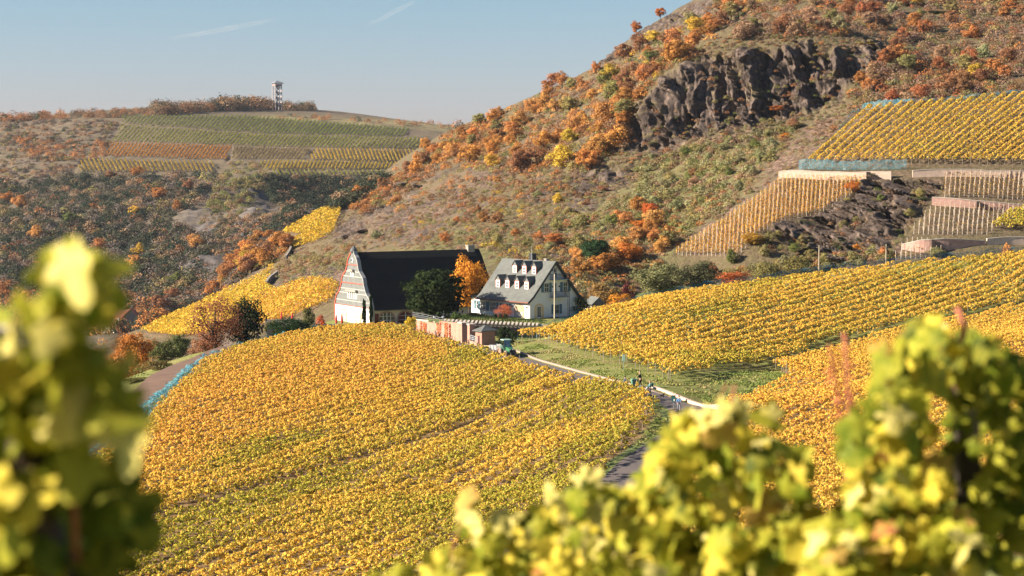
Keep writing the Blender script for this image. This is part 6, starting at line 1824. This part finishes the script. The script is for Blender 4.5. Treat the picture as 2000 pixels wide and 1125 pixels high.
MB().prism([(.24, .5), (.30, .5), (.26, .58)], 'y', -.07, -.03).prism([(.24, .5), (.30, .5), (.26, .58)], 'y', .03, .07).build('ears', M_SHOE, dg_)
MB().lathe([(.05, .22), (.1, .27), (.105, .34), (.08, .36)], .16, 0, 10).build('white_chest', M_WHITE, dg_)

# big green bin
x, y, z = ppl(1239.5, 250.5)
bn = empty('waste_bin', (x, y, z), math.radians(10), "large dull green wheeled waste bin at the edge of the lane", 'bin')
MB().prism([(-.30, .12), (.30, .12), (.38, 1.0), (-.38, 1.0)], 'y', -.36, .36).build('body', M_BIN, bn)
MB().prism([(-.42, 1.0), (.42, 1.0), (.36, 1.12), (-.34, 1.16)], 'y', -.40, .40).build('lid', M_BIN, bn)
for s_ in (-.3, .3): MB().wheel((-.25, s_, .1), .1, .05, n=12).build('wheel', M_TYRE, bn)
x, y, z = ppl(1316, 229.5)
bx_ = empty('box_on_post', (x, y, z), math.radians(-10), "dark teal box with a white mark on a short post at the verge", 'box')
MB().box(-.04, .04, -.04, .04, -.2, .7).build('post', M_METAL, bx_)
MB().box(-.22, .22, -.16, .16, .7, 1.35).box(-.25, .25, -.19, .19, 1.35, 1.4).build('box', simple("dark teal metal", (.02, .10, .10), .5), bx_)
MB().box(.02, .14, -.18, -.161, .78, 1.0).build('notice', M_WHITE, bx_)
x, y, z = W(1218, 712, 268)
MB().box(-.2, .2, -.15, .15, 1.3, 2.15).bar((0, 0, 0), (0, 0, 1.3), .07).build('vine_box', simple("pale green box", (.35, .5, .42), .6), loc=(x, y, gz(x, y)), label="pale green box on a stake among the vine posts", cat='box')

# ------------------------------------------------------------------ tractor and trailer
x, y, _ = W(991, 690, 289.5); z = gz(x, y) + .03
tr = empty('tractor', (x, y, z), math.atan2(-.93, .37), "green tractor with cab parked on the grass edge of the lane", 'tractor')
# x forward, y left ; rear axle at -1.0, front at 1.05
hood = MB().prism([(.15, .75), (1.55, .72), (1.62, 1.15), (1.5, 1.35), (.15, 1.5)], 'y', -.34, .34).build('hood', M_GREENP, tr)
MB().box(1.60, 1.66, -.27, .27, .78, 1.2).build('grille', M_DARK, hood)
for s_ in (-.2, .2): MB().wheel((1.64, s_, 1.22), .08, .05, ax='x', n=10).build('headlight', M_WHITE, hood)
MB().box(-1.25, 1.5, -.2, .2, .45, .74).box(.9, 1.2, -.62, .62, .45, .62).box(-1.15, -.85, -.6, .6, .6, .8).build('chassis', M_DARK, tr)
MB().box(1.62, 1.9, -.25, .25, .42, .8).build('front_weight', M_DARK, tr)
cab = empty('cab', (0, 0, 0)); cab.parent = tr
bpy.data.objects.remove(cab)
M_CABD = simple("dark green cab paint", (.03, .09, .055), .5, .2, 3)
cab = MB().box(-1.15, .12, -.52, .52, .85, 1.35).build('cab', M_CABD, tr)
m_ = MB()
for (x0, x1) in ((-1.1, -1.0), (.1, -.08), (-.5, -.5)):
    for s_ in (-.5, .5): m_.bar((x0, s_, 1.35), (x1, s_ * .94, 2.38), .07)
m_.build('cab_frame', M_CABD, cab)
mt_gl, t, out = new_mat("cab glass")
g1 = N(t, "ShaderNodeBsdfTransparent"); g2 = N(t, "ShaderNodeBsdfGlossy"); g2.inputs['Roughness'].default_value = .1; mx_ = N(t, "ShaderNodeMixShader"); mx_.inputs[0].default_value = .25
g1.inputs[0].default_value = (.45, .55, .55, 1); g2.inputs[0].default_value = (.6, .65, .7, 1)
t.links.new(g1.outputs[0], mx_.inputs[1]); t.links.new(g2.outputs[0], mx_.inputs[2]); t.links.new(mx_.outputs[0], out.inputs[0])
MB().add([(-1.08, -.49, 1.36), (.08, -.49, 1.36), (-.08, -.46, 2.37), (-1.0, -.46, 2.37)], [(0, 1, 2, 3)]).add([(-1.08, .49, 1.36), (.08, .49, 1.36), (-.08, .46, 2.37), (-1.0, .46, 2.37)], [(0, 1, 2, 3)]).add([(.09, -.47, 1.5), (.09, .47, 1.5), (-.07, .44, 2.36), (-.07, -.44, 2.36)], [(0, 1, 2, 3)]).add([(-1.09, -.47, 1.36), (-1.09, .47, 1.36), (-1.01, .44, 2.36), (-1.01, -.44, 2.36)], [(0, 1, 2, 3)]).build('window', mt_gl, cab)
MB().prism([(-1.2, 2.38), (.12, 2.38), (.05, 2.5), (-1.1, 2.52)], 'y', -.62, .62).build('cab_roof', M_GREENR, cab)
MB().box(-.8, -.35, -.22, .22, 1.0, 1.5).box(-.85, -.72, -.22, .22, 1.5, 1.95).build('driver_seat', M_DARK, cab)
MB().tube([(.55, -.28, 1.4), (.55, -.28, 2.2)], .035, 6).build('exhaust', M_DARK, hood)
for s_ in (-1, 1):
    w_ = MB().wheel((-1.0, s_ * .74, .76), .76, .38, n=24, inner=.42).build('rear_wheel', M_TYRE, tr)
    MB().wheel((-1.0, s_ * .74, .76), .43, .2, n=16).build('rim', M_RIM, w_)
    m_ = MB()
    for k in range(18):
        a_ = 2 * math.pi * k / 18; m_.bar((-1.0 + .755 * math.cos(a_), s_ * .74 - .17, .76 + .755 * math.sin(a_)), (-1.0 + .755 * math.cos(a_ + .15), s_ * .74 + .17, .76 + .755 * math.sin(a_ + .15)), .07, .06)
    m_.build('tread', M_TYRE, w_)
    w_ = MB().wheel((1.05, s_ * .66, .54), .54, .30, n=20, inner=.28).build('front_wheel', M_TYRE, tr)
    MB().wheel((1.05, s_ * .66, .54), .29, .16, n=14).build('rim', M_RIM, w_)
    m_ = MB(); pts_ = [(-1.0 + .86 * math.cos(a_), .76 + .86 * math.sin(a_)) for a_ in np.linspace(.5, 2.6, 9)]
    for p_, q_ in zip(pts_[:-1], pts_[1:]): m_.bar((p_[0], s_ * .74, p_[1]), (q_[0], s_ * .74, q_[1]), .42, .05, up=(0, 0, 1))
    m_.build('fender', M_GREENR, tr)
    MB().bar((.05, s_ * .5, 1.9), (.2, s_ * .8, 1.95), .03).box(.15, .2, s_ * .8 - .09, s_ * .8 + .09, 1.75, 2.05).build('mirror', M_DARK, tr)
x2, y2, _ = W(973, 684, 293.5); z2 = gz(x2, y2) + .02
tl = empty('trailer', (x2, y2, z2), math.atan2(-.62, .78), "grey box trailer coupled behind the green tractor", 'trailer')
m_ = MB().box(-.95, .95, -.72, .72, .62, .70).box(-.95, .95, -.75, -.69, .7, 1.32).box(-.95, .95, .69, .75, .7, 1.32).box(-.99, -.95, -.75, .75, .62, 1.32).box(.95, .99, -.75, .75, .62, 1.25)
m_.build('body', M_GALV, tl)
m_ = MB()
for k in range(4): m_.box(-.9 + k * .58, -.84 + k * .58, -.79, -.751, .6, 1.36).box(-.9 + k * .58, -.84 + k * .58, .751, .79, .6, 1.36)
m_.build('stake_side', M_METAL, tl)
MB().box(-.93, .93, -.67, .67, .95, 1.05).build('load', simple("dark grapes load", (.10, .09, .10), .9, .5, 8, 1.0), tl)
MB().bar((.95, 0, .5), (2.1, .2, .5), .09).box(-.9, .95, -.06, .06, .5, .62).build('drawbar', M_DARK, tl)
for s_ in (-.8, .8):
    w_ = MB().wheel((-.25, s_, .34), .34, .2, n=16, inner=.18).build('wheel', M_TYRE, tl); MB().wheel((-.25, s_, .34), .19, .1, n=12).build('rim', M_WHITE, w_)

# ------------------------------------------------------------------ lookout tower on the far hill
tx, TY, tz = hit1(541.5, 215.5, fn=FH, tmin=1000)
tx, TY, tz = float(tx), float(TY), float(tz) - .3
ttop = W(541, 157, TY)[2] - tz
tw = empty('lookout_tower', (tx, TY, tz), math.radians(31), "slender open lookout tower with zigzag stairs and pyramid roof on the hill", 'tower')
M_TW = simple("pale tower timber", (.50, .42, .40), .8, .15, .5); M_TWD = simple("dark tower steel", (.10, .13, .16), .6)
s_ = 2.75
for i in (-1, 1):
    for j in (-1, 1): MB().bar((i * s_, j * s_, 0), (i * s_, j * s_, ttop - 2.2), .62).build('leg', M_TW, tw)
lev = [0, .22, .40, .58, .76]; Hs = [ttop * (.06 + .185 * k) for k in range(5)]
for k, z_ in enumerate(Hs[1:]):
    zz = z_
    MB().box(-s_, s_, -s_ + .01, -s_ + 1.5, zz, zz + .22).box(-s_, s_, s_ - 1.5, s_ - .01, zz - 2.0, zz - 1.78).build('landing', M_TWD, tw)
    m_ = MB()
    m_.bar((-s_ + .6, -s_ + 1.3, zz), (s_ - .6, s_ - 1.3, zz - 2.0), 1.3, .25).bar((s_ - .6, s_ - 1.3, zz - 2.0), (-s_ + .6, -s_ + 1.3, zz - 4.1), 1.3, .25)
    m_.build('stair_flight', M_TWD, tw)
    MB().bar((-s_ + .6, -s_ + .5, zz + .7), (s_ - .6, -s_ + .5, zz - 1.5), .12, 1.1).bar((s_ - .3, -s_, zz + .6), (s_ - .3, -s_ + 1.5, zz + .6), .1, .9).build('railing', M_TW, tw)
zt_ = ttop - 4.6
MB().box(-s_ - .1, s_ + .1, -s_ - .1, s_ + .1, zt_, zt_ + .3).build('platform', M_TWD, tw)
m_ = MB()
for a_, b_ in (((-1, -1), (1, -1)), ((1, -1), (1, 1)), ((1, 1), (-1, 1)), ((-1, 1), (-1, -1))):
    m_.bar((a_[0] * (s_ + .12), a_[1] * (s_ + .12), zt_ + .95), (b_[0] * (s_ + .12), b_[1] * (s_ + .12), zt_ + .95), .1, 1.1)
m_.build('parapet', simple("tan tower cladding", (.38, .27, .22), .8), tw)
r_ = 4.5; zr = ttop - 2.3
MB().add([(-r_, -r_, zr), (r_, -r_, zr), (r_, r_, zr), (-r_, r_, zr), (0, 0, ttop), (-r_, -r_, zr - .2), (r_, -r_, zr - .2), (r_, r_, zr - .2), (-r_, r_, zr - .2)],
         [(0, 1, 4), (1, 2, 4), (2, 3, 4), (3, 0, 4), (8, 7, 6, 5), (0, 5, 6, 1), (1, 6, 7, 2), (2, 7, 8, 3), (3, 8, 5, 0)]).build('roof', simple("grey tower roof", (.22, .24, .27), .5), tw)

# ------------------------------------------------------------------ village houses in the valley
def village(px, base, Y, rz, w, d, wh, rh, label, roofm, wallm, name='village_house', gable_wins=2):
    x, _, z = W(px, base, Y)
    o = empty(name, (x, Y, z), rz, label, 'house')
    MB().prism([(-d / 2, -6), (-d / 2, wh), (0, wh + rh - .15), (d / 2, wh), (d / 2, -6)], 'x', -w / 2, w / 2).build('wall', wallm, o)
    th = .3; ov = .7; sl = rh / (d / 2)
    pr_ = [(-d / 2 - ov, wh - ov * sl), (0, wh + rh), (d / 2 + ov, wh - ov * sl)]
    MB().prism(pr_ + [(a_, b_ - th) for a_, b_ in pr_[::-1]], 'x', -w / 2 - .5, w / 2 + .5).build('roof', roofm, o)
    n = max(2, int(w / 3.5))
    for k in range(n):
        u = -w / 2 + (k + .5) * w / n
        f_ = MB().box(u - .6, u + .6, -d / 2 - .07, -d / 2 - .003, .9, 2.3).build('window', M_FRAME, o)
        MB().box(u - .48, u + .48, -d / 2 - .1, -d / 2 - .071, 1.0, 2.2).build('pane', M_GLASS, f_)
    for k in range(gable_wins):
        for s_ in (-1, 1):
            v_ = -d / 4 + k * d / 2
            f_ = MB().box(s_ * (w / 2 + .04) - .035, s_ * (w / 2 + .04) + .035, v_ - .5, v_ + .5, 1, 2.3).build('window', M_FRAME, o)
            MB().box(s_ * (w / 2 + .1) - .024, s_ * (w / 2 + .1) + .02, v_ - .4, v_ + .4, 1.1, 2.2).build('pane', M_GLASS, f_)
    MB().box(w * .2, w * .2 + .8, -.4, .4, wh + rh - 1, wh + rh + .9).build('chimney', M_CONCD, o)
    return o
village(221, 640, 800, math.radians(-4), 17, 9, 3.2, 4.2, "long red tiled farmhouse roof in the valley seen past the leaves", M_TILE_RED, M_CREAMY)
village(257, 641, 792, math.radians(96), 8, 6.4, 4.6, 3.2, "grey gabled cross wing at the right end of the red tiled farmhouse", M_TILE_RED, simple("grey render", (.25, .23, .24), .9))
village(225, 652, 780, math.radians(60), 9, 7, 1.6, 3.4, "small cream gabled house in front of the long red roof", M_SLATE_D, M_PLASTER)
village(276, 629, 840, math.radians(10), 5, 4, 2.2, 1.6, "tiny white house beside the orange tree in the valley", M_SLATE_D, M_WHITE)
village(160, 640, 830, math.radians(8), 12, 8, 3.4, 3.8, "red roofed house at the left mostly behind blurred leaves", M_TILE_RED, M_PLASTER)

# ------------------------------------------------------------------ contrails high in the sky
mt_c, t, out = new_mat("thin ice cloud")
tc = t.nodes.new("ShaderNodeTexCoord")
d_ = N(t, "ShaderNodeBsdfDiffuse"); d_.inputs[0].default_value = (.9, .9, .9, 1); tr_ = N(t, "ShaderNodeBsdfTransparent"); mx_ = N(t, "ShaderNodeMixShader")
lw_ = N(t, "ShaderNodeLayerWeight"); lw_.inputs[0].default_value = .35
inv = N(t, "ShaderNodeMath", operation='SUBTRACT'); inv.inputs[0].default_value = 1; t.links.new(lw_.outputs['Facing'], inv.inputs[1])
pw = N(t, "ShaderNodeMath", operation='POWER'); t.links.new(inv.outputs[0], pw.inputs[0]); pw.inputs[1].default_value = 2.0
m1 = N(t, "ShaderNodeMath", operation='MULTIPLY'); t.links.new(pw.outputs[0], m1.inputs[0]); t.links.new(ramp(t, noise(t, .012, 4, tc.outputs['Object']), [(.3, (.02, .02, .02)), (.7, (.12, .12, .12))]), m1.inputs[1])
t.links.new(m1.outputs[0], mx_.inputs[0]); t.links.new(tr_.outputs[0], mx_.inputs[1]); t.links.new(d_.outputs[0], mx_.inputs[2]); t.links.new(mx_.outputs[0], out.inputs[0])
for pl_, r_, lab in (([(330, 76), (390, 66), (450, 55), (495, 46), (538, 37)], 11, "longer faint contrail on the left of the sky"), ([(722, 46), (748, 36), (775, 20), (808, 4)], 10, "shorter faint contrail near the top of the sky")):
    pts_ = [W(a_, b_, 9000) for a_, b_ in pl_]; c0 = Vector(pts_[0])
    n_ = len(pts_)
    MB().tube([Vector(p_) - c0 for p_ in pts_], [r_ * math.sin(math.pi * (k + .4) / n_) ** .6 for k in range(n_)], 14, cap=False).build('contrail', mt_c, loc=c0, smooth=True, label=lab, kind='structure')
# ------------------------------------------------------------------ vines right in front of the camera (out of focus)
def grape_leaf():
    """palmate leaf in the xy plane, size about 1, stalk at origin"""
    rad = [(-90, .10), (-65, .42), (-42, .50), (-25, .36), (-5, .55), (15, .60), (32, .42), (55, .55), (72, .66), (90, .74), (108, .66), (125, .55), (148, .42), (165, .60), (185, .55), (205, .36), (222, .50), (245, .42)]
    c = [(0, .12, 0.05)]; ring = []
    for a, r in rad:
        x, y = r * math.cos(math.radians(a)), .12 + r * math.sin(math.radians(a)) * .95
        ring.append((x, y, -.22 * (x * x + (y - .12) ** 2) + .05 * math.sin(a * .09)))
    mid = [(p[0] * .5, .12 + (p[1] - .12) * .5, p[2] * .2 + (.05 if i % 2 else -.01)) for i, p in enumerate(ring)]
    V = np.array(c + mid + ring); n = len(ring); F3 = []
    for i in range(n):
        j = (i + 1) % n
        F3 += [(0, 1 + i, 1 + j), (1 + i, 1 + n + i, 1 + n + j), (1 + i, 1 + n + j, 1 + j)]
    return V, np.array(F3)
GLV, GLF = grape_leaf()
mt_v, t, out = new_mat("grape leaf")
a_ = N(t, "ShaderNodeAttribute", attribute_name="col"); tc = t.nodes.new("ShaderNodeNewGeometry")
c = mixc(t, ramp(t, noise(t, 22, 4, tc.outputs['Position'], .6), [(.38, (0, 0, 0)), (.7, (.6, .6, .6))]), a_.outputs['Color'], (.50, .44, .05))
p = N(t, "ShaderNodeBsdfPrincipled"); p.inputs['Roughness'].default_value = .6; p.inputs['Specular IOR Level'].default_value = .12; t.links.new(c, p.inputs['Base Color'])
tr_ = N(t, "ShaderNodeBsdfTranslucent"); t.links.new(c, tr_.inputs[0]); mx_ = N(t, "ShaderNodeMixShader"); mx_.inputs[0].default_value = .36
t.links.new(p.outputs[0], mx_.inputs[1]); t.links.new(tr_.outputs[0], mx_.inputs[2]); t.links.new(mx_.outputs[0], out.inputs[0])
LC = {'yg': (.34, .34, .035), 'y': (.62, .50, .06), 'g': (.14, .19, .015), 'dg': (.05, .08, .01), 'p': (.66, .58, .20), 'o': (.58, .36, .10), 'r': (.40, .14, .07)}
def leaves_at(P, size, cols, r):
    n = len(P)
    # sunward-ish, hanging normals
    Nn = np.stack([r.normal(-.45, .6, n), r.normal(-.55, .55, n), r.normal(.25, .5, n)], 1); Nn /= np.linalg.norm(Nn, axis=1, keepdims=True)
    D = np.stack([r.normal(0, .45, n), r.normal(0, .3, n), r.normal(-.9, .5, n)], 1)        # tip direction, hanging
    D -= Nn * (D * Nn).sum(1, keepdims=True); D /= np.linalg.norm(D, axis=1, keepdims=True)
    X = np.cross(D, Nn)
    s = (size * r.uniform(.65, 1.2, n))[:, None, None]
    gl = np.repeat(GLV[None], n, 0).copy(); gl[:, :, 2] *= r.uniform(.2, 2.4, (n, 1)); gl[:, :, 2] += gl[:, :, 0] ** 2 * r.uniform(-.6, .9, (n, 1))
    V = P[:, None, :] + s * (gl[:, :, 0:1] * X[:, None] + gl[:, :, 1:2] * D[:, None] + gl[:, :, 2:3] * Nn[:, None])
    m_ = len(GLV)
    Fc = (GLF[None] + (np.arange(n) * m_)[:, None, None]).reshape(-1, 3)
    c = np.repeat(np.clip(cols * r.uniform(.75, 1.2, (n, 1)), 0, .85), len(GLF), 0)
    return V.reshape(-1, 3), Fc, c
def pick(n, w, r):
    ks = list(w); ws = np.array([w[k] for k in ks], float); ws /= ws.sum()
    return np.array([LC[k] for k in ks])[r.choice(len(ks), n, p=ws)]
def fill(poly, n, d0, d1, r):
    P = np.array(poly, float); x0, y0 = P.min(0); x1, y1 = P.max(0)
    q = np.zeros((0, 2))
    while len(q) < n:
        s = np.stack([r.uniform(x0, x1, n), r.uniform(y0, y1, n)], 1); q = np.vstack([q, s[inpoly(s[:, 0], s[:, 1], P)]])
    q = q[:n]; Y = r.uniform(d0, d1, n); a, b = ray(q[:, 0], q[:, 1])
    return np.stack([a * Y, Y, b * Y], 1)
def grapevine(label, clusters, canes, trunk, seed, base_px, Y, post=None):
    r = np.random.default_rng(seed)
    bx, by, _ = W(base_px, 1100, Y)
    bz = gz(bx, by)
    o = empty('grapevine', (bx, by, bz), 0, label, 'grapevine', "blurred grapevines in the foreground")
    b = np.array([bx, by, bz])
    Vs, Fs, Cs = [], [], []; nv = 0
    for poly, n, d0, d1, size, w in clusters:
        P = fill(poly, n, d0, d1, r) if not isinstance(n, str) else np.array([W(*q) for q in poly])
        n_ = len(P)
        V, Fc, c = leaves_at(P, size, pick(n_, w, r), r)
        Vs.append(V - b); Fs.append(Fc + nv); nv += len(V); Cs.append(c)
    ob('leaves', nmesh('leaves', np.concatenate(Vs), np.concatenate(Fs), mt_v, col_attr=np.concatenate(Cs), smooth=False), o)
    for pts, rr in canes:
        MB().tube([Vector(W(*q)) - Vector(b) for q in pts], rr, 6).build('cane', M_CANE, o, smooth=True)
    if trunk:
        MB().tube([Vector((0, 0, -.1))] + [Vector(W(*q)) - Vector(b) for q in trunk], [.035] * (len(trunk) + 1), 8).build('trunk', M_VTRUNK, o, smooth=True)
    return o
M_CANE = simple("reddish vine cane", (.38, .13, .07), .7, .3, 20)
M_VTRUNK = simple("shaggy vine trunk", (.12, .085, .07), .95, .4, 25, .6)
M_POSTD = simple("dark weathered vine post", (.045, .036, .03), .85, .35, 18)
M_POSTL = simple("pale vine post", (.55, .45, .42), .8, .2, 14)
# left vine, nearest
LV = [(0, 600), (60, 575), (110, 560), (140, 540), (145, 580), (135, 650), (160, 720), (190, 780), (170, 860), (190, 940), (150, 1010), (90, 1060), (60, 1180), (-80, 1180), (-80, 600)]
grapevine("big blurred grapevine filling the left edge of the foreground", [
    ([(-40, 930), (150, 900), (215, 880), (235, 960), (235, 1060), (215, 1180), (60, 1180), (-40, 1180)], 50, 3.25, 3.7, .115, {'dg': 4, 'g': 5}),
    ([(-40, 600), (100, 620), (180, 700), (150, 880), (-40, 900)], 30, 3.2, 3.7, .11, {'dg': 3, 'g': 4, 'yg': 2}),
    (LV, 46, 3.0, 3.35, .10, {'yg': 5, 'y': 2, 'g': 4, 'p': .8}),
    ([(100, 520), (150, 480), (180, 520), (190, 640), (120, 660), (90, 600)], 14, 3.0, 3.3, .10, {'yg': 4, 'y': 2, 'g': 2}),
    ([(60, 760), (150, 690), (220, 700), (250, 760), (180, 820)], 12, 3.0, 3.2, .095, {'p': 2, 'yg': 3}),
    ([(140, 500, 3.0), (195, 530, 3.05), (250, 690, 3.1), (225, 810, 3.0), (262, 835, 3.05), (100, 640, 2.95), (45, 590, 3.0), (165, 900, 3.1), (30, 640, 3.1)], 'x', 0, 0, .085, {'p': 3, 'yg': 2}),
], [([(150, 1100, 3.3), (140, 900, 3.3), (160, 720, 3.25), (150, 600, 3.2), (130, 520, 3.15)], .006), ([(60, 1000, 3.3), (110, 800, 3.3), (190, 700, 3.2), (240, 660, 3.15)], .005)],
    [(120, 1160, 3.35), (70, 1000, 3.3), (40, 850, 3.3)], 11, 90, 3.4)
x, y, z = W(-5, 850, 3.45)
pz = gz(x, y)
MB().tube([(0, 0, -.2), (0, 0, W(0, 640, 3.45)[2] - pz)], .042, 10).build('vine_post', M_POSTL, loc=(x, y, pz), label="blurred pale vine post at the far left edge", cat='post')
# middle vine
CW = {'yg': 5, 'y': 4.5, 'g': 3.2, 'p': 1.6, 'o': .35, 'dg': 2.2, 'r': .3}
grapevine("blurred yellow green grapevine across the bottom centre of the foreground", [
    ([(1260, 1000), (1270, 870), (1300, 825), (1360, 790), (1440, 790), (1480, 860), (1560, 890), (1590, 960), (1580, 1125), (1240, 1140)], 285, 5.3, 6.3, .088, CW),
    ([(1060, 990), (1130, 950), (1250, 950), (1280, 1000), (1270, 1160), (1040, 1160)], 170, 5.4, 6.4, .085, CW),
    ([(720, 1130), (800, 1100), (870, 1070), (920, 1010), (980, 1010), (1060, 1000), (1060, 1170), (720, 1180)], 115, 5.4, 6.4, .085, CW),
    ([(1240, 1060), (1600, 1020), (1620, 1180), (1240, 1180)], 95, 5.2, 5.8, .085, {'y': 3, 'p': 2, 'yg': 4, 'g': 1}),
    ([(908, 960, 5.8), (905, 985, 5.85), (1070, 950, 5.9), (1135, 935, 5.8), (1405, 790, 5.6), (1385, 810, 5.6), (1500, 800, 5.7), (1520, 820, 5.7), (1290, 900, 5.5), (975, 1000, 5.8)], 'x', 0, 0, .10, {'p': 2, 'o': 1, 'yg': 1}),
], [([(1300, 1120, 5.9), (1330, 960, 5.9), (1370, 830, 5.8), (1420, 750, 5.8)], .004), ([(1380, 900, 5.7), (1425, 800, 5.7), (1436, 752, 5.7)], .0045), ([(905, 1010, 5.9), (880, 1080, 5.9), (900, 1150, 5.9)], .003), ([(1100, 1130, 6.0), (1150, 1040, 5.9), (1190, 960, 5.9)], .004)],
    [(1230, 1130, 6.0), (1260, 1060, 6.0)], 12, 1200, 6.1)
# right vine with its post
grapevine("tall blurred grapevine climbing a dark post at the right edge", [
    ([(1640, 1000), (1660, 880), (1700, 760), (1730, 690), (1790, 630), (1820, 605), (1850, 640), (1830, 720), (1800, 800), (1840, 900), (1850, 1160), (1600, 1160)], 300, 5.0, 5.9, .088, CW),
    ([(1830, 620), (1870, 625), (1930, 660), (1990, 700), (2060, 720), (2060, 860), (1980, 820), (1900, 760), (1830, 720)], 62, 5.2, 6.0, .088, {'yg': 4, 'g': 4, 'y': 2, 'dg': 2}),
    ([(1950, 820), (2080, 800), (2080, 1180), (1960, 1180), (1975, 980)], 120, 5.3, 6.0, .09, {'g': 4, 'dg': 4, 'yg': 3, 'y': 1}),
    ([(1600, 1040), (1900, 1000), (1900, 1180), (1560, 1180)], 125, 4.9, 5.5, .088, {'y': 3, 'p': 2.2, 'yg': 4, 'o': .5}),
    ([(1860, 720), (1950, 780), (1960, 1120), (1900, 1120), (1870, 900)], 16, 5.3, 5.5, .088, {'dg': 3, 'g': 3, 'yg': 2}),
    ([(1860, 760), (1950, 800), (1960, 1100), (1870, 1100)], 40, 5.75, 6.2, .10, {'dg': 4, 'g': 4}),
], [([(1870, 760, 5.5), (1865, 700, 5.5), (1885, 640, 5.5), (1870, 600, 5.5)], .009), ([(1700, 1000, 5.6), (1660, 860, 5.6), (1655, 740, 5.6), (1650, 650, 5.6)], .004), ([(1780, 1000, 5.4), (1760, 850, 5.4), (1790, 720, 5.4)], .005)],
    None, 13, 1900, 5.6)
x, y, z = W(1945, 1125, 5.65); pz = gz(x, y); tp = Vector(W(1885, 730, 5.55)) - Vector((x, y, pz))
MB().bar((0.03, 0, -.3), tp, .06, .06).build('vine_post', M_POSTD, loc=(x, y, pz), label="dark leaning vine post inside the right hand grapevine", cat='post')
# tall red weed stalks
for pts_, lab in (([(1690, 1000, 6.8), (1672, 850, 6.8), (1655, 740, 6.8), (1648, 655, 6.8)], "tall thin red seed stalk left of the right hand vine"), ([(1665, 1000, 6.9), (1640, 800, 6.9), (1618, 670, 6.9)], "shorter red seed stalk beside the tall one")):
    c0 = Vector(W(*pts_[0])); zz = gz(c0.x, c0.y)
    o = empty('weed_stalk', (c0.x, c0.y, zz), 0, lab, 'plant')
    P3 = [Vector(W(*q)) - Vector((c0.x, c0.y, zz)) for q in pts_]
    MB().tube([Vector((0, 0, 0))] + P3, .003, 5).build('stem', M_CANE, o)
    n = 260; t_ = rng.random(n) * (len(P3) - 1); i_ = np.minimum(t_.astype(int), len(P3) - 2)
    A3 = np.array([tuple(q) for q in P3]); C = A3[i_] + (A3[i_ + 1] - A3[i_]) * (t_ - i_)[:, None] + rng.normal(0, .011, (n, 3))
    V, Fc = quads(C, rng.normal(size=(n, 3)), rng.uniform(.004, .009, n))
    ob('seed_head', nmesh('seed_head', V, Fc, MAT_LEAF, col_attr=np.array((.55, .20, .10)) * rng.uniform(.7, 1.3, (n, 1))), o)

# ------------------------------------------------------------------ air
hm = MB().box(-1500, 1500, -60, 2700, -93, 190)
mt_h, t, out = new_mat("thin autumn haze")
pv = t.nodes.new("ShaderNodeVolumePrincipled"); pv.inputs['Color'].default_value = (.78, .86, 1.0, 1); pv.inputs['Density'].default_value = HAZE; pv.inputs['Anisotropy'].default_value = .2
t.links.new(pv.outputs[0], out.inputs['Volume'])
if HAZE > 0:
    hm.build('haze', mt_h, kind='stuff', label="thin bluish haze in the valley air")
